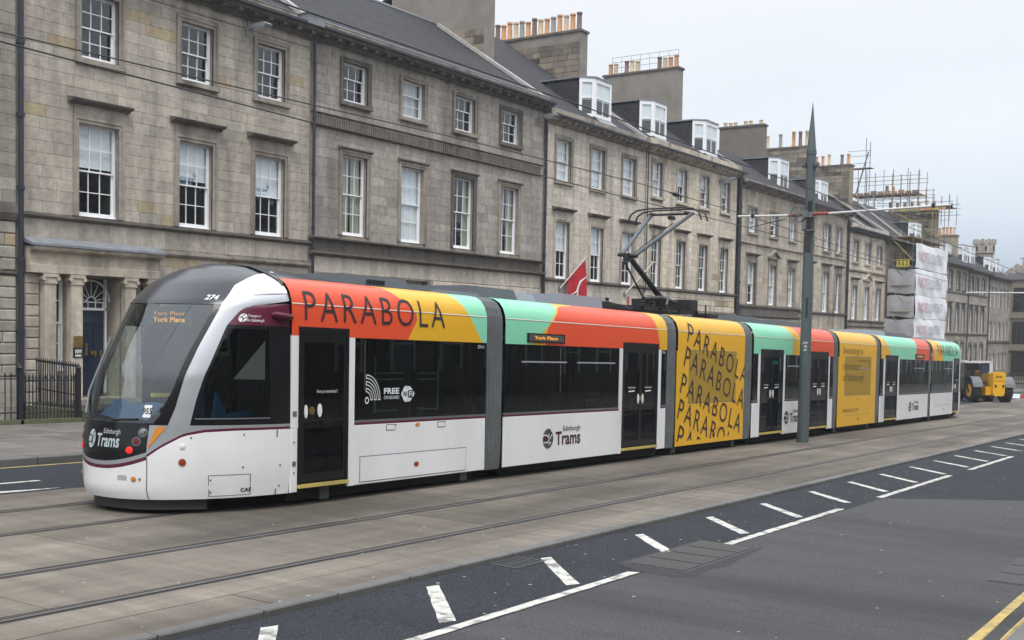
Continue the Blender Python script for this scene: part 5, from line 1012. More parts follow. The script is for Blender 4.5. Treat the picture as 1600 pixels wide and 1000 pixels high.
def cab(flip, top_m):
    c = empty('cab', (8.7 if not flip else L2_ - 8.7, YC, ground_z(10 if not flip else 48))); c.parent = tram; c.location = tuple(a - b for a, b in zip(WP[c.name], WP[tram.name]))
    hb = lambda t: .69 + .13 * (abs(t) / 26) ** 2
    F = dict(flip=flip)
    sym = fr(-26, 26, 26); K = lambda v: (lambda t: v)
    zone_cols('bumper', TW, sym, K(.235), lambda t: hb(t) - .095, c, **F); zone_cols('maroon_stripe', TM, sym, lambda t: hb(t) - .095, lambda t: hb(t) - .05, c, 1, **F); zone_cols('grey_stripe', TS, sym, lambda t: hb(t) - .05, hb, c, 1, **F)
    zone_cols('nose_panel', TB, sym, hb, K(1.17), c, **F)
    emit('skirt', MB().grid([[(XC_ - (XC_ - 8.80) * math.cos(R(abs(t))) ** (2 / NE) if not flip else L2_ - (XC_ - (XC_ - 8.80) * math.cos(R(abs(t))) ** (2 / NE)), YC - (1 if t > 0 else -1) * 1.22 * math.sin(R(abs(t))) ** (2 / NE), h) for t in fr(-50, 50, 24)] for h in (.10, .25)]), mat('skirt_grey', (.04, .043, .047), .6), c, slope=True, smooth=True)
    wbelt = lin((26, .755), (33, .89), (41, 1.02), (49, 1.065), (60, 1.08), (90, 1.083))
    g = lin((1.17, 28), (1.25, 30), (1.64, 34), (2.07, 35), (2.41, 36.5), (2.65, 37.3), (2.72, 37.5)); p = lin((1.15, 34), (1.38, 36), (1.81, 37), (2.18, 38), (2.52, 39.7), (2.59, 40)); q = lin((1.15, 43), (1.51, 44), (1.95, 46), (2.39, 47), (2.55, 50), (2.62, 52), (2.69, 61), (2.71, 78)); sv = lin((2.59, 40), (2.62, 41.5), (2.75, 48), (2.82, 58), (2.845, 78)); wo = lin((2.59, 40), (2.91, 41.5), (3.00, 47), (3.07, 55), (3.11, 66), (3.14, 80))
    for s in (1, -1):
        A = dict(flip=flip, s=s); E_ = th_end
        ths = fr(26, E_(.6), 24)
        zone_cols('side_panel', TW, ths, K(.235), wbelt, c, **A); zone_cols('belt_stripe', TM, ths, wbelt, lambda t: wbelt(t) + .033, c, 1, **A); zone_cols('wing_panel', TS, ths, lambda t: wbelt(t) + .033, K(1.15), c, 3, **A)
        zone_cols('marker_light', ORG, fr(26.5, 33, 6), lin((26.5, .86), (33, 1.11)), lin((26.5, .885), (29, 1.13), (33, 1.13)), c, 2, off=.008, **A)
        zone_rows('pillar_trim', TB, [1.15] + fr(1.17, 2.70, 17), lambda h: g(h) - .5 if h > 1.16 else 26, p, c, 3, off=.002, **A)
        zone_rows('arch', TS, fr(1.15, 2.845, 34), lambda h: p(h) if h < 2.59 else sv(h), lambda h: q(h) if h < 2.70 else E_(h), c, 5, **A)
        zone_rows('shoulder', top_m, fr(2.59, 2.84, 6) + fr(2.85, 3.14, 9), wo, lambda h: sv(h) if h < 2.845 else E_(h), c, 8, **A)
        zone_rows('maroon_panel', TM, fr(2.41, 2.705, 8), q, E_, c, 10, **A)
        wl = lambda h: q(h) + 1.3; wr = lambda h: E_(h, 10.28); wh = fr(1.22, 2.365, 10)
        zone_rows('window_frame', TB, wh, q, wl, c, 1, **A); zone_rows('window_frame', TB, wh, wr, E_, c, 4, **A); zone_rows('window_frame', TB, [1.15, 1.22], q, E_, c, 10, **A); zone_rows('window_frame', TB, [2.365, 2.41], q, E_, c, 10, **A)
        zone_rows('side_window', (dgl if s > 0 else wsg) if not flip else tg, wh, wl, wr, c, 10, **A)
        zone_rows('window_bead', TGY, [1.225, 1.24], wl, wr, c, 10, off=.006, **A)
    zone_rows('windscreen', wsg, fr(1.17, 2.70, 18), lambda h: -g(h), g, c, 24, **F)
    zone_rows('roof_fairing', TBR, [2.70, 2.74, 2.80, 2.86, 2.91, 2.96, 3.0, 3.04, 3.07, 3.10, 3.14], lambda h: -wo(h), wo, c, 24, **F)
    for s in (1, -1): zone_rows('roof_fairing', TBR, [2.66, 2.70], g, wo, c, 2, flip=flip, s=s)
    zone_rows('windscreen_header', TBR, [2.655, 2.69, 2.725], lambda h: -40.3, lambda h: 40.3, c, 24, off=.005, **F)
    zone_rows('roof_fairing', TBR, [3.14, 3.18, 3.22, 3.25], lambda h: -th_end(h) if th_end(h) < 90 else -89.9, lambda h: min(th_end(h), 89.9), c, 16, **F)
    # dome running back over the first passenger section
    fx = (lambda x: L2_ - x) if flip else (lambda x: x)
    rows = []
    for x in fr(10.55, 12.7, 8):
        t = (x - 10.55) / 2.15; pts = [(1.19, 2.98), (1.08, 3.04), (.9, 3.11), (.6, 3.2), (.2, 3.25), (-.2, 3.25), (-.6, 3.2), (-.9, 3.11), (-1.08, 3.04), (-1.19, 2.98)]
        rows.append([(fx(x), YC - y * (1 - .15 * t), h - .14 * t * t - .005) for y, h in pts])
    emit('roof_fairing', MB().grid(rows), TBR, c, slope=True, smooth=True)
    return c
cab1 = cab(False, TW); cab2 = cab(True, TG)
def on_nose(cx_th, hc):   # flat stickers wrapped on the nose: metres along the surface -> theta
    def f(u, v, off=.006):
        h = hc + v; th = cx_th; step = .004; 
        return nose_arc(h, cx_th, u, off)
    return f
def nose_arc(h, th0, d, off):
    """walk d metres along the outline from angle th0 (positive towards the near side)"""
    def Q(t): return nose_pt(h, t)
    th = th0; acc = 0; s = 1 if d > 0 else -1; prev = Q(th)
    while acc < abs(d):
        th += s * .5; c = Q(th); acc += math.dist(prev, c); prev = c
    return nose_pt(h, th, False, off)
_cache = {}
def nose_fn(th0, hc):
    def f(u, v, off=.007):
        # look-up along one representative outline keeps the letters smooth
        key = (th0, hc)
        if key not in _cache:
            t = -40.; tab = []; base = None; acc = 0; prev = nose_pt(hc, t)
            while t < 88: t += .25; c = nose_pt(hc, t); acc += math.dist(prev, c); prev = c; tab.append((acc, t))
            a0 = min(tab, key=lambda e: abs(e[1] - th0))[0]; _cache[key] = [(a - a0, t) for a, t in tab]
        tt = interp(_cache[key], u)
        if -.6 < tt < .6: pass
        return nose_pt(hc + v, tt, False, off)
    return f
nf = nose_fn(0, .95)
fl_logo = lambda u, v, off=.007: nf(-.25 + u * .435, v * .66, off)
logo(0, 0, cab1, LSV, LSV, fn=fl_logo)
def nose_disc(name, m, th, h, r, off=.01, ring=None):
    f = nose_fn(th, h); n = 16
    o = emit(name, MB().add([f(0, 0, off + .012)] + [f(r * math.cos(2 * math.pi * k / n), r * math.sin(2 * math.pi * k / n), off) for k in range(n)], [(0, k + 1, (k + 1) % n + 1) for k in range(n)]), m, cab1, slope=True, smooth=True)
    if ring: emit('lamp_ring', arc_band(MB(), lambda u, v: f(u, v, off + .004), 0, 0, r, r * 1.3, 0, 2 * math.pi, 16), ring, cab1, slope=True, fixn=False)
    return o
for s in (1, -1):
    nose_disc('tail_lamp', LTR, s * 18, .84, .045); nose_disc('lamp', LTD, s * 21, .95, .042, ring=TGY); nose_disc('headlamp', mat('lamp_glass', (.25, .27, .28), .05, metal=.8), s * 23.5, 1.06, .045, ring=TGY)
    nose_disc('indicator', ORG, s * 20, .49, .032); nose_disc('bolt', TGY, s * 23, .49, .015)
f = nose_fn(14, .50); emit('coupler_slot', MB().add([f(-.06, -.03, .004), f(.06, -.03, .004), f(.06, .03, .004), f(-.06, .03, .004)], [(0, 1, 2, 3)]), mat('slot_grey', (.40, .41, .41), .5), cab1, slope=True, fixn=False)
# seam, hatch, lamps on the near cab side
emit('panel_seam', MB().grid([[nose_pt(h, 26 + d, False, .004) for d in (0, .45)] for h in fr(.235, .75, 8)]), TGY, cab1, slope=True, fixn=False)
nose_disc('side_lamp', LWH, 41, .90, .035); nose_disc('side_lamp', MATS['red_reflector'], 41, .70, .045)
def nrect(name, m, t0, t1, h0, h1, off=.004, n=8): return emit(name, MB().grid([[nose_pt(h, t, False, off) for t in fr(t0, t1, n)] for h in (h0, h1)]), m, cab1, slope=True, fixn=False)
for (t0, t1, h0, h1) in ((51, 67, .525, .532), (51, 67, .262, .269), (51, 51.3, .262, .53), (66.7, 67, .262, .53), (76.3, 76.8, .24, 1.08)): nrect('panel_seam', TGY, t0, t1, h0, h1)
for (t, h) in ((52, .47), (52, .32), (44, 1.0), (64, 1.03), (64, .62), (78, .62), (78, .35)): nose_disc('bolt', TGY, t, h, .013, .004)
f = nose_fn(65, .33); emit('lettering', text_on(MB(), 'CAF', lambda u, v: f(-.06 + u * .15, -.025 + v * .05), .03), TB, cab1, slope=True, fixn=False)
f = nose_fn(55.2, 2.50); emit('lettering', text_on(MB(), 'Transport', lambda u, v: f(.01 + u * .17, .005 + v * .042), .005), LWH, cab1, slope=True, fixn=False); emit('lettering', text_on(MB(), 'for Edinburgh', lambda u, v: f(.01 + u * .23, -.055 + v * .048), .005), LWH, cab1, slope=True, fixn=False)
f = nose_fn(53.5, 2.50); emit('roundel', MB().add([f(.055 * math.cos(2 * math.pi * k / 16), .055 * math.sin(2 * math.pi * k / 16)) for k in range(16)], [tuple(range(16))]), LWH, cab1, slope=True, fixn=False)
emit('roundel_band', MB().grid([[f(-.05 + .1 * k / 6, .012 * math.sin(k * 1.3) + d, .009) for k in range(7)] for d in (-.006, .006)]).grid([[f(.012 * math.sin(k * 1.3) + d, -.05 + .1 * k / 6, .009) for k in range(7)] for d in (-.006, .006)]), TM, cab1, slope=True, fixn=False)
f = nose_fn(37, 2.735); emit('lettering', text_on(MB(), '274', lambda u, v: f(-.17 + u * .16, -.02 + v * .065), .02), LWH, cab1, slope=True, fixn=False)
emit('camera_pod', MB().tube([nose_pt(2.56, 67.5, False, .0), nose_pt(2.555, 69, False, .035), nose_pt(2.54, 72, False, .05), nose_pt(2.535, 76, False, .045), nose_pt(2.535, 79, False, .0)], [.02, .045, .052, .045, .02], 10), mat('maroon_pod', (.085, .004, .02), .3), cab1, slope=True, smooth=True)
for hh, mm in ((2.97, LTD), (2.91, TB)): nose_disc('marker_lamp', mm, 77, hh, .022, .004)
emit('wiper', MB().tube([nose_pt(1.19, -12, False, .03), nose_pt(1.55, -27, False, .03), nose_pt(1.95, -33, False, .03)], .012, 6), TB, cab1, slope=True); emit('wiper', MB().tube([nose_pt(1.24, -15, False, .04), nose_pt(1.5, -22, False, .035), nose_pt(2.2, -29, False, .03)], .016, 6), TGY, cab1, slope=True); emit('wiper', MB().tube([nose_pt(1.2, 6, False, .03), nose_pt(1.22, 20, False, .03)], .012, 6), TB, cab1, slope=True)
# inside the cab
dash = mat('dashboard', (.020, .021, .023), .7); blue = mat('blue_fabric', (.022, .06, .12), .85); 
def plan(h, x1, off=-.07):
    """outline of the cab at height h, inset, cut off at x1"""
    P = [nose_pt(h, t, False, off) for t in fr(-88, 88, 60)]; P = [(p[0], p[1]) for p in P if p[0] < x1]; return [(x1, P[0][1])] + P + [(x1, P[-1][1])]
emit('dashboard', MB().prism(plan(1.0, 9.45), 1.0, 1.15, 'z').prism([(9.15, YC - .55), (9.15, YC + .55), (9.5, YC + .6), (9.5, YC - .6)], 1.15, 1.24, 'z'), dash, cab1, slope=True)
emit('sun_sheet', MB().grid([[(8.97 + .26 * a, YC - .50 + .95 * b, 1.19 + .20 * a + .02 * math.sin(9 * b)) for b in fr(0, 1, 10)] for a in fr(0, 1, 4)]), blue, cab1, slope=True, smooth=True, fixn=False)
emit('driver_seat', MB().bev(9.75, 10.15, YC - .25, YC + .25, .85, .97, .02).box(10.1, 10.22, YC - .24, YC + .24, .95, 1.62).box(10.1, 10.2, YC - .13, YC + .13, 1.64, 1.86).box(9.85, 10.0, YC - .1, YC + .1, .36, .85), blue, cab1, slope=True)
emit('cab_bulkhead', MB().box(10.58, 10.62, YC - 1.2, YC - .35, .36, 2.40).box(10.58, 10.62, YC + .35, YC + 1.2, .36, 2.40).box(10.58, 10.62, YC - .35, YC + .35, .36, 1.0), mat('bulkhead', (.028, .031, .034), .6), cab1, slope=True)
emit('cab_floor', MB().prism(plan(.36, 10.58), .34, .38, 'z'), DK, cab1, slope=True); emit('cab_ceiling', MB().prism(plan(2.75, 10.58, -.10), 2.70, 2.73, 'z'), MATS['bulkhead'], cab1, slope=True)
emit('cab_lining', MB().grid([[nose_pt(h, t, False, -.06) for t in fr(30, th_end(.8), 12)] for h in (.4, 1.14)]).grid([[nose_pt(h, -t, False, -.06) for t in fr(30, th_end(.8), 12)] for h in (.4, 1.14)]), MATS['bulkhead'], cab1, slope=True, fixn=False)
emit('blue_cloth', MB().prism([(9.62, 1.20), (9.66, 1.55), (9.84, 1.28), (10.25, 1.30), (10.25, 1.24)], YN + .36, YN + .40, 'y'), mat('blue_cloth', (.04, .20, .42), .8), cab1, slope=True)
emit('yellow_handrail', MB().box(9.85, 10.2, YC + .5, YC + .54, 1.42, 1.47).box(10.25, 10.5, YC + .5, YC + .54, 1.41, 1.46), mat('bright_yellow', (.85, .68, .03), .5), cab1, slope=True)
emit('papers', MB().add([(9.92, YN + .34, 1.72), (10.25, YN + .12, 1.72), (10.25, YN + .12, 2.22)], [(0, 1, 2)]), mat('paper', (.75, .78, .78), .8), cab1, slope=True, fixn=False)
ld = emit('led_display', MB().box(9.62, 9.66, YC - .55, YC + .55, 2.38, 2.62), mat('screen_dark', (.02, .02, .02), .4), cab1, slope=True)
fdisp = lambda h0, w0, hh: (lambda u, v: (9.60, YC + .18 - u * w0 * 1.1 - 0, h0 + v * hh))
emit('led_text', text_on(MB(), 'York Place', fdisp(2.51, .56, .045), -.01), LEDM, ld, slope=True, fixn=False); emit('led_text', text_on(MB(), 'York Place', fdisp(2.42, .56, .065), .01), LEDM, ld, slope=True, fixn=False)
nb = emit('number_card', MB().grid([[nose_pt(h, t, False, .004) for t in fr(22, 25.6, 3)] for h in (1.24, 1.39)]), LWH, cab1, slope=True, fixn=False)
f = nose_fn(23.8, 1.31); emit('lettering', text_on(MB(), '955', lambda u, v: f(-.055 + u * .11, -.03 + v * .075, .008), .02), TB, nb, slope=True, fixn=False)

# ---- roof equipment
def rbox(name, m, x0, x1, y0, y1, h0, h1, parent=tram, tap=.06):
    mb = MB().add([(x0, y0, h0), (x1, y0, h0), (x1, y1, h0), (x0, y1, h0), (x0 + tap, y0 + tap, h1), (x1 - tap, y0 + tap, h1), (x1 - tap, y1 - tap, h1), (x0 + tap, y1 - tap, h1)], [(0, 3, 2, 1), (4, 5, 6, 7), (0, 1, 5, 4), (1, 2, 6, 5), (2, 3, 7, 6), (3, 0, 4, 7)])
    return emit(name, mb, m, parent, slope=True)
rbox('roof_box', RG, 12.2, 13.75, 11.25, 12.7, 3.06, 3.24)
for k in range(6): emit('vent_slat', MB().box(12.75 + k * .07, 12.78 + k * .07, 11.24, 11.27, 3.12, 3.18), DK, tram, slope=True)
rbox('roof_box', RG, 15.1, 16.6, 11.15, 12.8, 3.06, 3.25); rbox('roof_box', RGL, 15.9, 17.2, 11.15, 12.8, 3.06, 3.22); rbox('roof_box', RGL, 18.15, 19.7, 11.2, 12.7, 3.06, 3.29, tap=.03)
rbox('cable_tray', RG, 14.2, 15.3, 11.0, 11.3, 3.04, 3.12); rbox('roof_box', RG, 26.4, 28.0, 11.2, 12.7, 3.06, 3.24); rbox('roof_box', RG, 29.0, 31.5, 11.2, 12.7, 3.06, 3.22); rbox('roof_box', RGL, 37.6, 39.2, 11.2, 12.7, 3.06, 3.24); rbox('roof_box', RG, 40, 42, 11.2, 12.7, 3.06, 3.22)
BK = mat('pantograph_black', (.014, .014, .015), .5); PG = mat('pantograph_grey', (.060, .075, .088), .4)
mb = MB().box(19.9, 21.0, 11.4, 11.6, 3.15, 3.22).box(20.0, 21.1, 12.2, 12.4, 3.12, 3.2)
emit('cable_gear', mb.tube([(19.8, 11.5, 3.2), (20.3, 11.45, 3.24), (20.9, 11.5, 3.2), (21.4, 11.5, 3.15)], .03, 6), BK, tram, slope=True)
# pantograph
pan = empty('pantograph', (23.3, YC, ground_z(23.3) + 3.1)); pan.parent = tram; pan.location = tuple(a - b for a, b in zip(WP[pan.name], WP[tram.name]))
bf = MB()
for y in (11.45, 12.5): bf.box(21.7, 24.6, y - .04, y + .04, 3.16, 3.24)
for x in (21.8, 22.6, 23.6, 24.5): bf.box(x - .05, x + .05, 11.41, 12.54, 3.17, 3.25)
emit('base_frame', bf, BK, pan, slope=True)
for x, y in ((22.0, 11.5), (22.35, 11.45), (22.0, 12.4), (24.3, 11.5), (24.3, 12.4), (23.1, 11.45)):
    emit('insulator', MB().tube([(x, y, 3.24), (x, y, 3.28), (x, y, 3.30), (x, y, 3.34), (x, y, 3.36), (x, y, 3.42)], [.06, .06, .035, .06, .035, .05], 10), BK, pan, slope=True)
emit('drive_unit', MB().box(22.3, 23.4, 11.6, 11.95, 3.22, 3.42).box(24.2, 24.55, 11.4, 12.1, 3.24, 3.50).tube([(22.0, 11.5, 3.4), (22.8, 11.5, 3.46), (23.6, 11.5, 3.4)], .05, 8), BK, pan, slope=True)
emit('hose', MB().tube([(22.7, 11.2, 3.08), (22.6, 11.25, 3.3), (22.8, 11.3, 3.45), (23.2, 11.4, 3.42)], .025, 6), PG, pan, slope=True)
K0 = (23.95, YC, 3.42); K1 = (22.15, YC, 4.34)
emit('lower_arm', MB().tube([K0, K1], [.075, .06], 10), BK, pan, slope=True); emit('lower_arm', MB().tube([(22.95, YC, 3.42), (21.95, YC, 4.22)], .022, 6), BK, pan, slope=True)
emit('knuckle', MB().tube([(22.12, YC - .24, 4.34), (22.12, YC + .24, 4.38)], .045, 8).box(22.03, 22.2, YC - .07, YC + .07, 4.22, 4.40), BK, pan, slope=True)
emit('upper_arm', MB().tube([(22.15, YC - .12, 4.33), (24.1, YC - .57, 5.47)], .045, 8), PG, pan, slope=True); emit('upper_arm', MB().tube([(22.10, YC + .14, 4.38), (24.22, YC + .53, 5.50)], .045, 8), PG, pan, slope=True)
emit('guide_rod', MB().tube([(22.2, YC, 4.34), (24.3, YC, 5.30)], .012, 5), BK, pan, slope=True)
for dx in (-.17, .17):
    pts = [(24.2 + dx, YC + .1 - y_, 5.62 - z_) for y_, z_ in ((.95, .30), (.88, .12), (.72, .03), (.45, 0), (-.45, 0), (-.72, .03), (-.88, .12), (-.95, .30))]
    emit('contact_strip', MB().tube(pts, .022, 6), BK, pan, slope=True)
emit('head_frame', MB().tube([(24.0, YC - .45, 5.50), (24.35, YC - .45, 5.52)], .03, 6).tube([(24.0, YC + .45, 5.50), (24.35, YC + .45, 5.52)], .03, 6).tube([(24.15, YC - .6, 5.48), (24.2, YC + .6, 5.50)], .03, 6).box(24.05, 24.25, YC - .08, YC + .02, 5.36, 5.44), BK, pan, slope=True)
emit('aerial', MB().tube([(25.0, 11.4, 3.1), (25.0, 11.4, 3.42)], .02, 6).box(24.7, 25.3, 11.2, 11.6, 3.12, 3.18), BK, tram, slope=True)

# ================================================================== POLE, WIRES, SMALL THINGS
def vs_(x, y, h): return (x, y, h - S * x)
PX, PY = 28.62, 10.22; pg_ = mat('pole_paint', (.075, .098, .102), .5, var=.08, vscale=2); zb_ = ground_z(PX) + .04
pole = empty('tram_wire_pole', (PX, PY, zb_), 'tall tapering grey green steel pole with a pointed top standing between the tracks', 'pole')
emit('mast', MB().tube([(PX, PY, zb_), (PX, PY, zb_ + 3), (PX, PY, 4.72 + ZC)], [.150, .138, .118], 20), pg_, pole, smooth=True)
emit('spire', MB().tube([(PX, PY, 4.70 + ZC), (PX, PY, 4.72 + ZC), (PX, PY, 5.84 + ZC), (PX, PY, 5.95 + ZC)], [.123, .120, .015, .004], 20), pg_, pole, smooth=True)
emit('collar', MB().tube([(PX, PY, 4.62 + ZC), (PX, PY, 4.72 + ZC)], .130, 20), pg_, pole)
emit('slot_cover', MB().box(PX - .145, PX + .02, PY - .10, PY + .0, 2.35 + ZC, 3.42 + ZC), BK, pole); emit('slot_panel', MB().box(PX - .15, PX - .13, PY - .105, PY + .08, 2.15 + ZC, 2.52 + ZC), mat('panel_dark', (.03, .03, .028), .6), pole)
emit('bracket', MB().box(PX - .17, PX + .10, PY - .15, PY + .12, 3.0 + ZC, 3.14 + ZC).box(PX - .16, PX + .06, PY - .16, PY + .14, 2.66 + ZC, 2.69 + ZC), TGY, pole)
whl = MB().grid([[(PX - .2 + dxx, PY + .22 + r * math.cos(a), 3.10 + ZC + r * math.sin(a)) for a in fr(0, 2 * math.pi, 24)] for r, dxx in ((.20, 0), (.24, 0), (.24, .05), (.20, .05), (.20, 0))])
for k in range(6): a = k * math.pi / 3; whl.tube([(PX - .18, PY + .22, 3.10 + ZC), (PX - .18, PY + .22 + .2 * math.cos(a), 3.10 + ZC + .2 * math.sin(a))], .018, 5)
whl.tube([(PX - .24, PY + .22, 3.10 + ZC), (PX - .1, PY + .22, 3.10 + ZC)], .06, 12); emit('tension_wheel', whl, mat('galvanised', (.17, .18, .18), .5, metal=.4), pole)
emit('weight_rod', MB().box(PX - .2, PX - .14, PY + .02, PY + .12, 2.7 + ZC, 3.25 + ZC), MATS['galvanised'], pole)
arm_m = mat('arm_white', (.55, .56, .56), .5); red_i = mat('insulator_red', (.25, .05, .04), .5)
for (y0, y1, zz0, zz1, nm) in ((PY + .5, 12.12, 3.07, 3.10, 'a'), (PY - .55, 6.68, 3.08, 3.16, 'b')):
    a = emit('bracket_arm', MB().tube([(PX - .15, y0, zz0 + ZC), (PX - .15, y1, zz1 + ZC)], .028, 8), arm_m, pole)
    sgn = 1 if y0 > PY else -1; emit('insulator', MB().tube([(PX - .15, PY + sgn * .15, zz0 + ZC), (PX - .15, PY + sgn * .26, zz0 + ZC)], .05, 10).tube([(PX - .15, PY + sgn * .26, zz0 + ZC), (PX - .15, y0, zz0 + ZC)], .042, 10), red_i, a)
    ye = y1 - sgn * .42; emit('steady_arm', MB().tube([(PX - .15, y1 - sgn * .35, zz1 - .30 + ZC), (PX - .15, ye - sgn * .9, zz1 - .12 + ZC)], .012, 5).tube([(PX - .15, y1, zz1 + .04 + ZC), (PX - .15, y1, zz1 - .08 + ZC)], .02, 6).box(PX - .19, PX - .11, ye - .04, ye + .04, zz1 - .05 + ZC, zz1 + .05 + ZC), BK, a)
for s_ in (-1, 1): emit('clamp', MB().box(PX - .10, PX + .06, PY + s_ * .12, PY + s_ * .19, 4.28 + ZC, 4.42 + ZC).box(PX - .16, PX - .02, PY + s_ * .14, PY + s_ * .24, 4.32 + ZC, 4.38 + ZC), TGY, pole)
emit('door_slit', MB().box(PX - .155, PX - .13, PY - .07, PY - .04, .45 + ZC, .95 + ZC), BK, pole)
for k, t_ in enumerate(('CTY', '10', '07')):
    def fn(u, v, k=k): 
        a = R(198 + (u - .5) * (55 if k == 0 else 30)); return (PX + .146 * math.cos(a), PY + .146 * math.sin(a), ZC - .25 - k * .09 + v * .055)
    emit('lettering', text_on(MB(), t_, fn, .03), LWH, pole, fixn=False)
wm_ = mat('wire_black', (.02, .02, .022), .6)
def wire(label, pts, r=.010): o = emit('overhead_wire', MB().tube(pts, r, 5), wm_, label=label, cat='wire', group='overhead tram wires'); return o
hw = 5.72
wire('lower overhead wire above the tram, touching the pantograph', [(-2, 12, 3.16 + ZC), (7.4, 12, 3.10 + ZC), (12.2, 12, 2.99 + ZC), (18.65, 12, 2.97 + ZC), (22.7, 12, 2.90 + ZC), (26, 12, 2.87 + ZC), (PX, 12.0, 2.84 + ZC), (55, 12, 2.30 + ZC), (85, 12, 1.75 + ZC)], .011)
wire('upper overhead wire above the tram running across the first two houses', [(-2, 12, 3.18 + ZC), (7.4, 12, 3.205 + ZC), (12.5, 12, 3.25 + ZC), (16, 12, 3.29 + ZC), (22.7, 12, 3.29 + ZC), (PX, 12.0, 3.16 + ZC), (40, 12, 2.75 + ZC), (55, 12, 2.6 + ZC), (85, 12, 1.9 + ZC)], .010)
wire('nearest overhead wire, over the empty track, crossing the slate roof', [(-2, 8.6, 3.30 + ZC), (9, 8.6, 3.28 + ZC), (14.2, 8.6, 3.27 + ZC), (20, 8.6, 3.20 + ZC), (PX, 8.6, 3.08 + ZC), (55, 8.6, 2.35 + ZC), (85, 8.6, 1.8 + ZC)], .010)
ins = empty('wire_insulator', (24.45, 12, 3.12 + ZC), 'bulb shaped section insulator hanging in the upper wire left of the pole', 'insulator')
emit('bulb', MB().tube([(24.1, 12, 3.26 + ZC), (24.3, 12, 3.25 + ZC), (24.4, 12, 3.245 + ZC), (24.55, 12, 3.24 + ZC), (24.65, 12, 3.235 + ZC), (24.85, 12, 3.23 + ZC)], [.015, .02, .055, .055, .02, .015], 10), BK, ins, smooth=True)
# far catenary arm
fp = empty('tram_wire_pole', (85, 16.9, ground_z(85)), 'far thin wire pole with a white arm reaching over the tracks beyond the tram', 'pole')
emit('mast', MB().tube([(85, 12.9, ground_z(85)), (85, 12.9, 3.2 + ZC)], [.09, .07], 10), pg_, fp); emit('bracket_arm', MB().tube([(85, 18.7, 3.19 + ZC), (85, 11.2, 3.12 + ZC)], .045, 8), arm_m, fp)
# wall mounted street lights
def wall_light(x, z, label, L=.85, dx=.0):
    t = empty('wall_light', (x, FY, z), label, 'lamp', 'street lights fixed to the fronts'); gm = mat('lamp_grey', (.20, .22, .23), .5)
    emit('bracket', MB().tube([(x, FY, z + .02), (x + dx * .3, FY - .35, z + .10)], .03, 8).box(x - .09, x + .09, FY - .05, FY, z - .15, z + .12), gm, t)
    emit('housing', MB().prism([(FY - .30, z + .06), (FY - .36, z + .15), (FY - L, z + .17), (FY - L - .12, z + .10), (FY - L - .05, z + .02), (FY - .35, z + .02)], x + dx * .3 - .14, x + dx * .3 + .14, 'x'), gm, t)
    emit('diffuser', MB().box(x + dx * .3 - .12, x + dx * .3 + .12, FY - L + .02, FY - .4, z - .02, z + .02), mat('lamp_diffuser', (.45, .47, .48), .3), t)
    emit('cable', MB().tube([(x, FY - .03, z + .05), (x - .02, FY - .04, z + .35)], .012, 5), BK, t)
wall_light(24.65, 9.0 + ZC, 'grey street light fixed high between the second and third windows of the first house')
wall_light(41.2, 9.0 + ZC, 'green grey street light at the top right corner of the four bay house'); wall_light(60.2, 8.6 + ZC, 'street light above the last top floor window of the warm stone house'); wall_light(88.9, 7.25 + ZC, 'street light over the middle top window of the golden stone house')
# flags
def flagpole(label, p0, p1, cloth=None, grp='slanting flagpoles on the pale house'):
    t = empty('flagpole', p0, label, 'flag' if cloth else 'flagpole', grp)
    emit('pole', MB().tube([p0, p1], .035, 8), mat('pole_white', (.55, .53, .50), .5), t); emit('finial', MB().tube([p1, (p1[0] + .04, p1[1] - .03, p1[2] + .07)], [.06, .03], 8), mat('finial_gold', (.5, .42, .2), .4), t); emit('bracket', MB().box(p0[0] - .07, p0[0] + .07, p0[1] - .02, p0[1] + .06, p0[2] - .12, p0[2] + .1), TGY, t)
    return t
a_, b_ = Vector((43.15, FY - .05, 1.83 + ZC)), Vector((44.25, FY - .75, 3.28 + ZC))
ft = flagpole('red union flag hanging from a slanting white pole on the pale house front', tuple(a_), tuple(b_))
fcl = mat('flag_red', (.42, .014, .022), .8, var=.15, vscale=2)
def clothp(u, v):
    # u along the pole from tip downwards, v down the hanging cloth
    top = b_.lerp(a_, u * .62 + .04); L = 1.75 - u * .55 if u < .999 else 1.2
    return (top.x + .04 * math.sin(u * 9 + v * 3) + .10 * v * (1 - u), top.y - .05 * math.sin(u * 11 + v * 2) , top.z - v * (2.05 - .95 * u))
ck_ = emit('cloth', MB().grid([[clothp(u, v) for u in fr(0, 1, 14)] for v in fr(0, 1, 10)]), fcl, ft, smooth=True, fixn=False)
def fl2(u, v):   # emblem coordinates on the cloth
    p = clothp(1 - u, 1 - v); return (p[0] - .01, p[1] - .03, p[2])
emit('emblem', MB().grid([[fl2(x, y) for x, y in ((.95, .62), (.70, .58), (.58, .48), (.35, .38), (.15, .28))], [fl2(x, y) for x, y in ((.95, .60), (.76, .54), (.66, .42), (.45, .33), (.15, .26))]]).grid([[fl2(x, y) for x, y in ((.62, .44), (.55, .33), (.38, .26), (.12, .24))], [fl2(x, y) for x, y in ((.60, .36), (.52, .26), (.40, .22), (.22, .23))]]), LWH, ft, slope=False, fixn=False)
emit('lettering', text_on(MB(), 'unite', lambda u, v: fl2(.12 + u * .75, .03 + v * .15), .02), LWH, ft, fixn=False)
a2, b2 = Vector((49.2, FY - .05, 1.80 + ZC)), Vector((50.7, FY - .75, 3.38 + ZC))
ft2 = flagpole('second slanting white flagpole seen behind the pantograph, flag furled low', tuple(a2), tuple(b2)); emit('cloth', MB().box(49.4, 49.5, FY - .14, FY - .1, .9 + ZC, 1.7 + ZC), fcl, ft2)
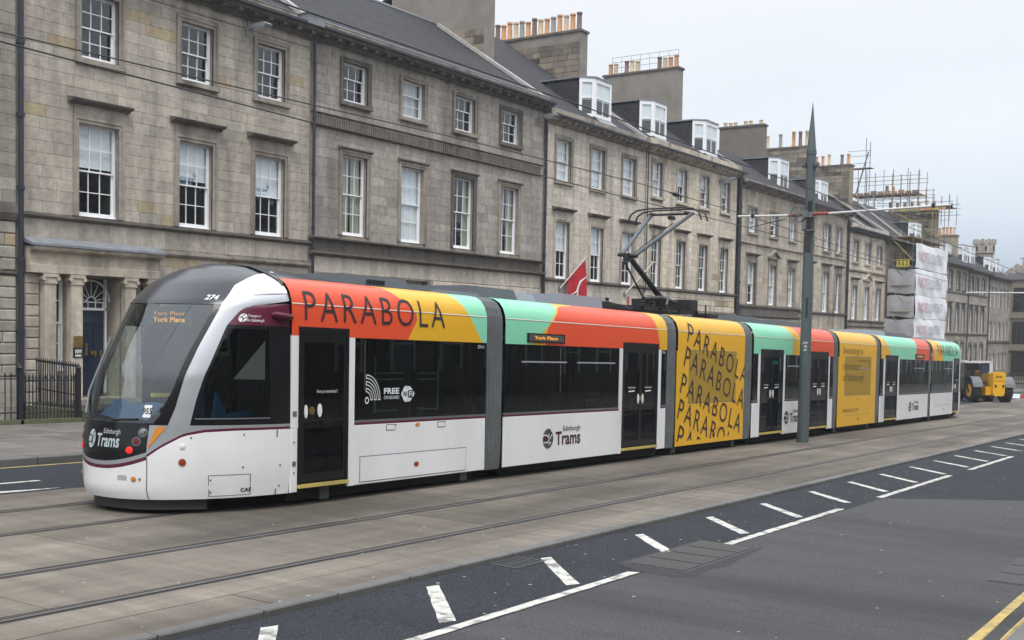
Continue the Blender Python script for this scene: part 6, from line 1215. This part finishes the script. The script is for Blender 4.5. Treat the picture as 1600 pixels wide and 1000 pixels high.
# railings
irn = mat('railing_black', (.010, .011, .016), .5); mosst = mat('plinth_mossy', (.10, .105, .06), .9, var=.3, vscale=3)
def railing(label, p0, p1, n, hgt, base, rails=(.15, .85), spike=.14, parent=None, r=.014, plinth=None, top_levels=None):
    """upright bars with spear heads between p0 and p1 (plan), base and heights above local base line"""
    zc = (base[0] + base[1]) / 2; t = empty('railing', ((p0[0] + p1[0]) / 2, (p0[1] + p1[1]) / 2, min(base)), label, 'railing', None)
    L = math.dist(p0, p1); src = None
    for k in range(n + 1):
        u = k / n; x, y = p0[0] + (p1[0] - p0[0]) * u, p0[1] + (p1[1] - p0[1]) * u; z = base[0] + (base[1] - base[0]) * u
        if src is None: src = emit('bar', MB().tube([(x, y, z), (x, y, z + hgt - spike), (x, y, z + hgt - spike + .02), (x, y, z + hgt - spike + .06), (x, y, z + hgt)], [r, r, r * 1.9, r * 1.7, .002], 6), irn, t, org=(x, y, z))
        else: inst(src, (x, y, z), t)
    for f_ in rails:
        emit('rail', MB().tube([(p0[0], p0[1], base[0] + hgt * f_), (p1[0], p1[1], base[1] + hgt * f_)], .018, 6), irn, t)
    if plinth: emit('plinth', MB().prism([(p0[0] - .1, base[0] - plinth), (p1[0] + .1, base[1] - plinth), (p1[0] + .1, base[1]), (p0[0] - .1, base[0])], p0[1] - .13, p0[1] + .13, 'y'), mosst, t)
    return t
gz = ground_z
railing('black iron spiked railing on a low stone kerb in front of the far left house', (13.2, 24.2), (15.3, 24.2), 14, 1.12, (gz(13.2) + .22, gz(15.3) + .22), plinth=.14)
railing('black spiked railing in front of the basement area beside the blue door', (15.42, 24.2), (16.82, 24.2), 15, 1.08, (gz(15.4) + .22, gz(16.8) + .22), plinth=.14)
railing('taller spiked railing running back along the steps to the blue door', (16.95, 24.35), (17.3, 26.5), 17, 1.16, (gz(17) + .42, gz(17) + .48), rails=(.30, .92))
railing('black railing beyond the steps, mostly hidden behind the tram nose', (20.7, 24.2), (27.3, 24.2), 44, 1.08, (gz(20.7) + .22, gz(27.3) + .22), plinth=.14)
railing('railing in front of the four bay house seen through the tram windows', (27.6, 24.2), (41.5, 24.2), 90, 1.08, (gz(27.6) + .22, gz(41.5) + .22), plinth=.14)
railing('distant black railing in front of the tan office block', (110.5, 21.2), (111.5, 17.6), 26, 1.5, (gz(110) + .1, gz(110) + .1), r=.03)
for (x, lab) in ((15.36, 'square black iron gate post left of the steps'), (16.92, 'thick black iron post at the foot of the blue door steps')):
    gp = empty('railing_post', (x, 24.2, gz(x) + .1), lab, 'post'); emit('shaft', MB().box(x - .045, x + .045, 24.15, 24.25, gz(x) + .1, gz(x) + 1.35), irn, gp); emit('cap', MB().tube([(x, 24.2, gz(x) + 1.35), (x, 24.2, gz(x) + 1.43), (x, 24.2, gz(x) + 1.55)], [.05, .07, .005], 8), irn, gp)
st_ = empty('entrance_steps', (18.8, 25.4, gz(18.8) + .1), 'stone steps and platform bridging to the blue door', 'steps')
for k in range(3): emit('step', MB().box(17.35, 20.6, 24.25 + k * .32, 24.57 + k * .32 if k < 2 else FY, -2.4, gz(18.8) + .24 + k * .13), flag, st_)
emit('platform_edge', MB().box(17.1, 17.34, 24.3, FY, -1.2, gz(18.8) + .42), mosst, st_)

# scaffold on the chimneys and over the sheeted house
gal = mat('scaffold_tube', (.16, .165, .17), .45, metal=.5); gal2 = mat('scaffold_tube_yellow', (.34, .32, .10), .6); plank = mat('scaffold_board', (.30, .22, .13), .85, var=.2, vscale=4); sheet_m = mat('debris_sheet', (.74, .75, .78), .75, var=.06, vscale=2.2, bump=.5, bscale=1.6); sheet_g = mat('debris_sheet_grey', (.36, .36, .38), .8, var=.15, vscale=2, bump=.6, bscale=2)
sca = empty('scaffold', (99, 25.3, gz(99)), 'tube scaffold wrapping the house and chimneys beyond the golden house, part covered in white sheets', 'scaffold')
rs_ = random.Random(5)
def T(p, q, m=gal, r=.028): emit('tube', MB().tube([p, q], r, 5), m, sca)
def Wc(x, y, z): return (x, y, z + ZC)
for x in (93.2, 95.8, 98.4, 101, 103.3):
    for y in (24.7, 26.4): T((x, y, gz(x)), Wc(x, y, 8.2 + rs_.uniform(-.2, .6)), gal if x != 95.8 else gal2)
for zz in (-2.2, 0, 2.0, 4.1, 6.1, 8.0):
    T(Wc(93, 24.66, zz), Wc(103.5, 24.66, zz)); T(Wc(93, 24.66, zz + .9), Wc(103.5, 24.66, zz + .9)); T(Wc(93.2, 24.6, zz), Wc(93.2, 26.6, zz)); emit('board', MB().box(93, 103.5, 24.8, 26.3, zz + ZC - .05, zz + ZC), plank, sca)
for k in range(5): T(Wc(93.15, 24.6, -2 + 2 * k), Wc(93.15, 26.5, 0 + 2 * k), gal2)
def frp(x0, x1, y, z0, z1, nx, nz, over=.6):
    for i in range(nx + 1): x = x0 + (x1 - x0) * i / nx; T(Wc(x, y, z0), Wc(x, y, z1 + over * rs_.random()), gal2 if rs_.random() < .25 else gal, .026)
    for j in range(nz + 1): z = z0 + (z1 - z0) * j / nz; T(Wc(x0 - .2, y, z), Wc(x1 + .2, y, z), gal2 if rs_.random() < .2 else gal, .024)
# lattice round the big stack of the sheeted house
rust = mat('beam_rust', (.22, .13, .10), .7); rust2 = mat('tube_red', (.28, .07, .05), .6)
def lat(x, ys, z0, z1, over=.5, r=.030):
    for y in ys: T(Wc(x, y, z0 - rs_.random() * .3), Wc(x, y, z1 + over * rs_.random()), rs_.choice((gal, gal, gal, gal2, rust2)), r)
def hor(x, y0, y1, zs, m=None, r=.026):
    for z in zs: T(Wc(x, y0 - .15, z), Wc(x, y1 + .15, z), m or rs_.choice((gal, gal, gal, gal2)), r)
for x in (109.6, 112.4):
    lat(x, [28.7 + .82 * k for k in range(9)], 11.6, 15.2, .7); hor(x, 28.7, 35.2, (12.0, 12.35, 12.9, 14.7, 15.1)); hor(x, 28.7, 35.2, (13.35,), gal, .035)
    lat(x, [25.9, 26.6, 27.3, 28.0], 10.6, 12.7, .9); hor(x, 25.7, 28.7, (11.5, 12.1, 12.5))
lat(109.6, [28.7, 29.75, 31.1], 12, 15.6, .5, .036); lat(109.6, [26.3, 27.4, 28.6, 29.8, 31.0, 31.9], 7.6, 11.9, .4); hor(109.6, 26.2, 32, (8.4, 9.2, 10.0, 10.8))
hor(109.6, 27.4, 28.7, (12.9, 13.2, 13.6)); lat(109.6, [27.4, 28.05], 12.4, 13.7, .1)
for k in range(9): y = 28.8 + k * .7; T(Wc(109.6, y, 12.65 if k % 2 else 13.25), Wc(109.6, y + .7, 13.25 if k % 2 else 12.65), rust, .022)
T(Wc(109.6, 26.5, 9.2), Wc(109.6, 31.2, 11.9), gal2, .03); T(Wc(109.6, 27.5, 8.0), Wc(109.6, 29.8, 11.2), gal, .026)
rt_ = random.Random(12)
for k in range(10): emit('board', MB().box(109.7 , 112.3, 28.75 + k * .65, 29.35 + k * .65, 13.42 + ZC, 13.47 + ZC), plank, sca); emit('toe_board', MB().box(109.66, 109.70, 28.75 + k * .65, 29.33 + k * .65, 13.47 + ZC, 13.47 + ZC + rt_.uniform(.18, .34)), rt_.choice((plank, plank, rust, mat('toe_orange', (.45, .22, .10), .8))), sca)
for k in range(4): emit('board', MB().box(109.7, 112.3, 25.9 + k * .7, 26.55 + k * .7, 12.06 + ZC, 12.11 + ZC), plank, sca)
for (y, h_) in ((32.0, .9), (31.4, .8)): emit('stored_pot', MB().tube([Wc(110.8, y, 13.47), Wc(110.8, y, 13.47 + h_)], .16, 8), pots_m[0] if y < 32 else pots_m[3], sca)
# slim ladder tower
for (y, zt) in ((33.75, 18.9), (33.35, 18.5)): T(Wc(109.6, y, 12), Wc(109.6, y, zt), gal, .035)
hor(109.6, 33.4, 35.4, (15.95, 16.5, 17.2, 17.7), gal, .024); emit('board', MB().box(109.4, 110.4, 33.2, 35.3, 16.0 + ZC, 16.06 + ZC), plank, sca)
emit('ladder', MB().tube([Wc(109.7, 34.6, 13.6), Wc(109.7, 33.5, 17.6)], .035, 5).tube([Wc(109.9, 34.75, 13.6), Wc(109.9, 33.65, 17.6)], .035, 5), gal, sca)
lat(109.6, [32.9, 34.4, 35.3], 12, 13.4, .2, .034)
rs2 = random.Random(9)
for k in range(8): y = 26.2 + k * .6; emit('toe_board', MB().box(109.5, 109.55, y, y + .52, 11.75 + ZC, 12.0 + ZC), rs2.choice((plank, mat('toe_orange', (.45, .22, .10), .8), mat('toe_yellow', (.42, .32, .10), .8))), sca)
emit('site_sign', MB().box(93.0, 93.04, 24.9, 25.9, 5.55 + ZC, 6.15 + ZC), mat('sign_yellow', (.55, .45, .06), .6), sca)
for k in range(3): emit('sign_mark', MB().box(92.98, 93.0, 25.05 + k * .3, 25.12 + k * .3, 5.65 + ZC, 6.05 + ZC), BK, sca)
# sheets: front faces the street, side faces up the street
inkr = mat('banner_red', (.62, .40, .45), .8, var=.2, vscale=5); inkg = mat('banner_grey', (.45, .46, .50), .8, var=.2, vscale=5)
for k, (za, zb) in enumerate(((5.45, 7.45), (3.35, 5.40), (1.45, 3.30), (-.35, 1.42))):
    ph = rs2.uniform(0, 6)
    def fs(u, v, za=za, zb=zb, ph=ph): return (93.25 + 10.1 * u, 24.45 + .07 * math.sin(u * 7 + ph) * math.sin(math.pi * v) - .05 * math.sin(math.pi * v) + .03 * math.sin(u * 23 + v * 6 + ph), za + ZC + (zb - za) * v + .05 * math.sin(u * 5 + ph) * (1 - v) + .04 * math.sin(u * 11) * v)
    sh_ = emit('sheet', MB().grid([[fs(u, v) for u in fr(0, 1, 36)] for v in fr(0, 1, 10)]), sheet_m, sca, smooth=True, fixn=False)
    def ft_(u, v, fs=fs): p = fs(u, v); return (p[0], p[1] - .06, p[2])
    emit('banner_print', text_on(MB(), 'NOTE', lambda u, v: ft_(.07 + u * .30, .30 + v * .42), .01, LV), inkr, sh_, fixn=False); emit('banner_print', text_on(MB(), 'CONTENT', lambda u, v: ft_(.40 + u * .46, .30 + v * .42), .0, LV), inkg, sh_, fixn=False)
    if k > 0:
        def fd(u, v, za=za, zb=zb, ph=ph): return (93.15 - .05 * math.sin(math.pi * v) + .05 * math.sin(u * 9 + ph), 24.45 + 2.15 * u + (.5 if k == 3 else 0) * u, za + .1 + ZC + (zb - za - .15) * v + .06 * math.sin(u * 6 + ph))
        emit('sheet', MB().grid([[fd(u, v) for u in fr(0, 1, 14)] for v in fr(0, 1, 10)]), sheet_g, sca, smooth=True, fixn=False)
emit('sheet', MB().box(93.4, 103.1, 24.5, 24.54, -.95 + ZC, -.40 + ZC), sheet_m, sca)

# telehandler seen from behind
TX, TY_ = 70.8, 14.2; JY = mat('plant_yellow', (.78, .42, .015), .4, var=.06, vscale=3, dirt=.1); tyre = mat('tyre', (.018, .018, .018), .9, bump=.5, bscale=30); cabm = mat('cab_dark', (.02, .028, .030), .4); fen = mat('fender_grey', (.13, .14, .15), .7)
tel = empty('telehandler', (TX, TY_, gz(TX)), 'yellow telehandler with big yellow rimmed tyres standing beyond the end of the tram', 'telehandler')
def L_(x, y, h): return (TX + x, TY_ + y, h)   # x forward (away), y left (towards the houses)
def wheel(x, y, out_s):
    o = emit('wheel', MB().tube([L_(x, y - .24, .68), L_(x, y - .18, .68), L_(x, y + .18, .68), L_(x, y + .24, .68)], [.60, .68, .68, .60], 28), tyre, tel, slope=True)
    for k in range(18):
        a = 2 * math.pi * k / 18; c, s = math.cos(a), math.sin(a); emit('tread_lug', MB().tube([L_(x + .67 * c, y - .22, .68 + .67 * s), L_(x + .69 * c, y + .0, .68 + .69 * s)], .035, 4), tyre, o, slope=True)
    for s_ in (-1, 1): emit('rim', MB().tube([L_(x, y + s_ * .21, .68), L_(x, y + s_ * .255, .68)], [.40, .36], 20), JY, o, slope=True); emit('hub', MB().tube([L_(x, y + s_ * .25, .68), L_(x, y + s_ * .29, .68)], .12, 12), mat('hub_dark', (.12, .07, .02), .6), o, slope=True)
for x, y in ((0, .86), (0, -1.0), (2.5, .86), (2.5, -1.0)): wheel(x, y, 1)
for y in (.86, -1.0): emit('fender', MB().grid([[L_(.82 * math.cos(a), y + w_, .70 + .82 * math.sin(a)) for a in fr(R(15), R(165), 10)] for w_ in (-.28, .28)]).grid([[L_(.77 * math.cos(a), y + w_, .70 + .77 * math.sin(a)) for a in fr(R(15), R(165), 10)] for w_ in (-.28, .28)]), fen, tel, slope=True)
emit('chassis', MB().box(TX - .9, TX + 3.6, TY_ - .45, TY_ + .45, .45, .95), JY, tel, slope=True)
emit('tail_block', MB().prism([(-.34, .42), (.26, .42), (.34, .56), (.38, 1.70), (.33, 1.80), (-.40, 1.80), (-.45, 1.70), (-.42, .56)], TX - 1.25, TX - .75, 'x').xf(lambda x, y, z: (x, y * .85 + TY_ - .12, z)), JY, tel, slope=True)
for yy in (-.35, .22): emit('tow_slot', MB().box(TX - 1.27, TX - 1.24, TY_ - .14 + yy * .75 - .03, TY_ - .14 + yy * .75 + .07, .90, 1.08), BK, tel, slope=True)
emit('lettering', text_on(MB(), 'JCB', lambda u, v: (TX - 1.262, TY_ + .10 - u * .40, 1.45 + v * .13), .03), BK, tel, slope=True, fixn=False); emit('panel_seam', MB().box(TX - 1.26, TX - 1.25, TY_ - .48, TY_ + .18, 1.28, 1.30), BK, tel, slope=True)
emit('boom', MB().add([L_(-.9, -.6, 1.15), L_(-.9, -.15, 1.15), L_(3.4, -.2, 1.25), L_(3.4, -.55, 1.25), L_(-.9, -.6, 1.72), L_(-.9, -.15, 1.72), L_(3.4, -.2, 1.6), L_(3.4, -.55, 1.6)], [(0, 3, 2, 1), (4, 5, 6, 7), (0, 1, 5, 4), (1, 2, 6, 5), (2, 3, 7, 6), (3, 0, 4, 7)]).xf(lambda x, y, z: (x, y, z)), JY, tel, slope=True)
emit('boom_support', MB().prism([(-.9, .7), (-.3, .7), (.3, 1.35), (.0, 1.75), (-.5, 1.68), (-.9, 1.3)], TY_ - .08, TY_ + .02, 'y').xf(lambda x, y, z: (x + TX, y, z)), JY, tel, slope=True)
emit('engine_cover', MB().box(TX - .5, TX + 1.9, TY_ - .75, TY_ + .3, .5, 1.0), cabm, tel, slope=True); emit('driver_seat', MB().box(TX + .6, TX + 1.0, TY_ + .6, TY_ + 1.05, 1.2, 1.9), cabm, tel, slope=True); emit('cab_body', MB().box(TX + .1, TX + 1.8, TY_ + .3, TY_ + 1.35, .75, 1.45), cabm, tel, slope=True)
cf = MB()
for (x, y) in ((.15, .40), (.15, 1.30), (1.7, .40), (1.7, 1.30)): cf.box(TX + x - .05, TX + x + .05, TY_ + y - .05, TY_ + y + .05, 1.4, 2.32)
emit('cab_frame', cf, cabm, tel, slope=True); emit('cab_roof', MB().bev(TX + .0, TX + 1.85, TY_ + .3, TY_ + 1.40, 2.30, 2.40, .03), mat('cab_roof_white', (.6, .6, .58), .5), tel, slope=True)
for (x0, x1, y0, y1) in ((.12, .14, .45, 1.25), (1.70, 1.72, .45, 1.25), (.2, 1.65, .36, .38), (.2, 1.65, 1.31, 1.33)): emit('cab_window', MB().box(TX + x0, TX + x1, TY_ + y0, TY_ + y1, 1.45, 2.28), glass_mat('cab_glass', (.22, .32, .30), 1.5, base=.18), tel, slope=True)
emit('mirror', MB().box(TX - .4, TX - .36, TY_ + 1.2, TY_ + 1.36, 1.6, 1.9), BK, tel, slope=True); emit('beacon', MB().tube([L_(.5, .9, 2.40), L_(.5, .9, 2.52)], .06, 8), BK, tel, slope=True)
ca_, sa_ = math.cos(R(33)), math.sin(R(33))
def turn(o, deg, px, py):
    ca_, sa_ = math.cos(R(deg)), math.sin(R(deg))
    for c in o.children:
        if c.type == 'MESH':
            w0 = WP[c.name]
            for v in c.data.vertices:
                x, y = v.co.x + w0[0] - px, v.co.y + w0[1] - py; v.co.x = px + x * ca_ - y * sa_ - w0[0]; v.co.y = py + x * sa_ + y * ca_ - w0[1]
        turn(c, deg, px, py)
turn(tel, 33, TX, TY_)
# box van behind it
VX, VY = 78, 16.5; van = empty('van', (VX, VY, gz(VX)), 'white box bodied van with a dark rear opening parked behind the telehandler', 'van'); vw = mat('van_white', (.62, .63, .62), .4, coat=.3)
emit('body', MB().box(VX, VX + 4.6, VY - 1.1, VY + 1.2, .75, .9).box(VX, VX + .08, VY - 1.1, VY - .9, .9, 2.38).box(VX, VX + .08, VY + 1.05, VY + 1.2, .9, 2.38).box(VX, VX + 4.6, VY - 1.1, VY + 1.2, 2.32, 2.46).box(VX + .08, VX + 4.6, VY - 1.1, VY - .98, .9, 2.34).box(VX + .08, VX + 4.6, VY + 1.13, VY + 1.2, .9, 2.34), vw, van, slope=True)
emit('rear_door', MB().box(VX + .1, VX + .14, VY - .9, VY + 1.05, .9, 2.34), mat('van_dark', (.035, .05, .075), .3), van, slope=True); emit('bumper', MB().box(VX - .15, VX, VY - 1.0, VY + 1.1, .45, .65), BK, van, slope=True)
for y in (-.85, .95):
    for x in (1.0, 5.2): w_ = emit('wheel', MB().tube([(VX + x, VY + y - .12, .36), (VX + x, VY + y + .12, .36)], .36, 18), tyre, van, slope=True); emit('rim', MB().tube([(VX + x, VY + y - .13, .36), (VX + x, VY + y + .13, .36)], .2, 12), TGY, w_, slope=True)
emit('cab', MB().prism([(4.7, .5), (6.4, .5), (6.4, 1.2), (5.9, 1.4), (5.4, 2.1), (4.7, 2.15)], VY - .9, VY + 1.1, 'y').xf(lambda x, y, z: (x + VX, y, z)), vw, van, slope=True)
turn(van, 15, VX, VY)
# crowd barriers and clutter at the far right
bar_m = mat('barrier_steel', (.22, .23, .24), .45, metal=.5)
for k, lab in enumerate(('grey steel crowd barrier nearest the telehandler', 'grey steel crowd barrier in the middle of its row', 'grey steel crowd barrier at the right edge of the photo')):
    x0, y0 = 86 + k * 2.3, 15.6 - k * .35; t = empty('crowd_barrier', (x0, y0, gz(x0)), lab, 'barrier', 'steel crowd barriers')
    y1 = y0 - 1.9
    emit('frame', MB().tube([(x0, y0, .1), (x0, y0, 1.1), (x0 + .3, y1, 1.1), (x0 + .3, y1, .1)], .025, 6).tube([(x0, y0, .25), (x0 + .3, y1, .25)], .02, 6).box(x0 - .3, x0 + .3, y0 - .03, y0 + .03, 0, .05).box(x0, x0 + .6, y1 - .03, y1 + .03, 0, .05), bar_m, t, slope=True)
    for j in range(1, 12): u = j / 12; emit('bar', MB().tube([(x0 + .3 * u, y0 + (y1 - y0) * u, .25), (x0 + .3 * u, y0 + (y1 - y0) * u, 1.1)], .012, 5), bar_m, t, slope=True)
rb_ = empty('road_barrier', (84, 14.6, gz(84)), 'low red and white plastic road barrier beside the telehandler', 'barrier')
for k in range(4): emit('segment', MB().prism([(-.2, 0), (.2, 0), (.1, .28), (-.1, .28)], 15.1 - k * .55, 15.6 - k * .55, 'y').xf(lambda x, y, z: (x + 83, y, z)), (MATS['red_lens_dark'] if 0 else mat('barrier_red', (.35, .03, .03), .5), LWH)[k % 2], rb_, slope=True)

# thin mist down the street
hm = bpy.data.materials.new('haze'); hm.use_nodes = True; hn = hm.node_tree; hn.nodes.clear(); ho = N(hn, 'ShaderNodeOutputMaterial'); pv_ = N(hn, 'ShaderNodeVolumePrincipled')
pv_.inputs['Color'].default_value = (.90, .94, 1, 1); pv_.inputs['Density'].default_value = .0006; pv_.inputs['Anisotropy'].default_value = .2; hn.links.new(pv_.outputs[0], ho.inputs['Volume'])
emit('haze', MB().box(-100, 950, -110, 420, -26, 24), hm, kind='stuff')
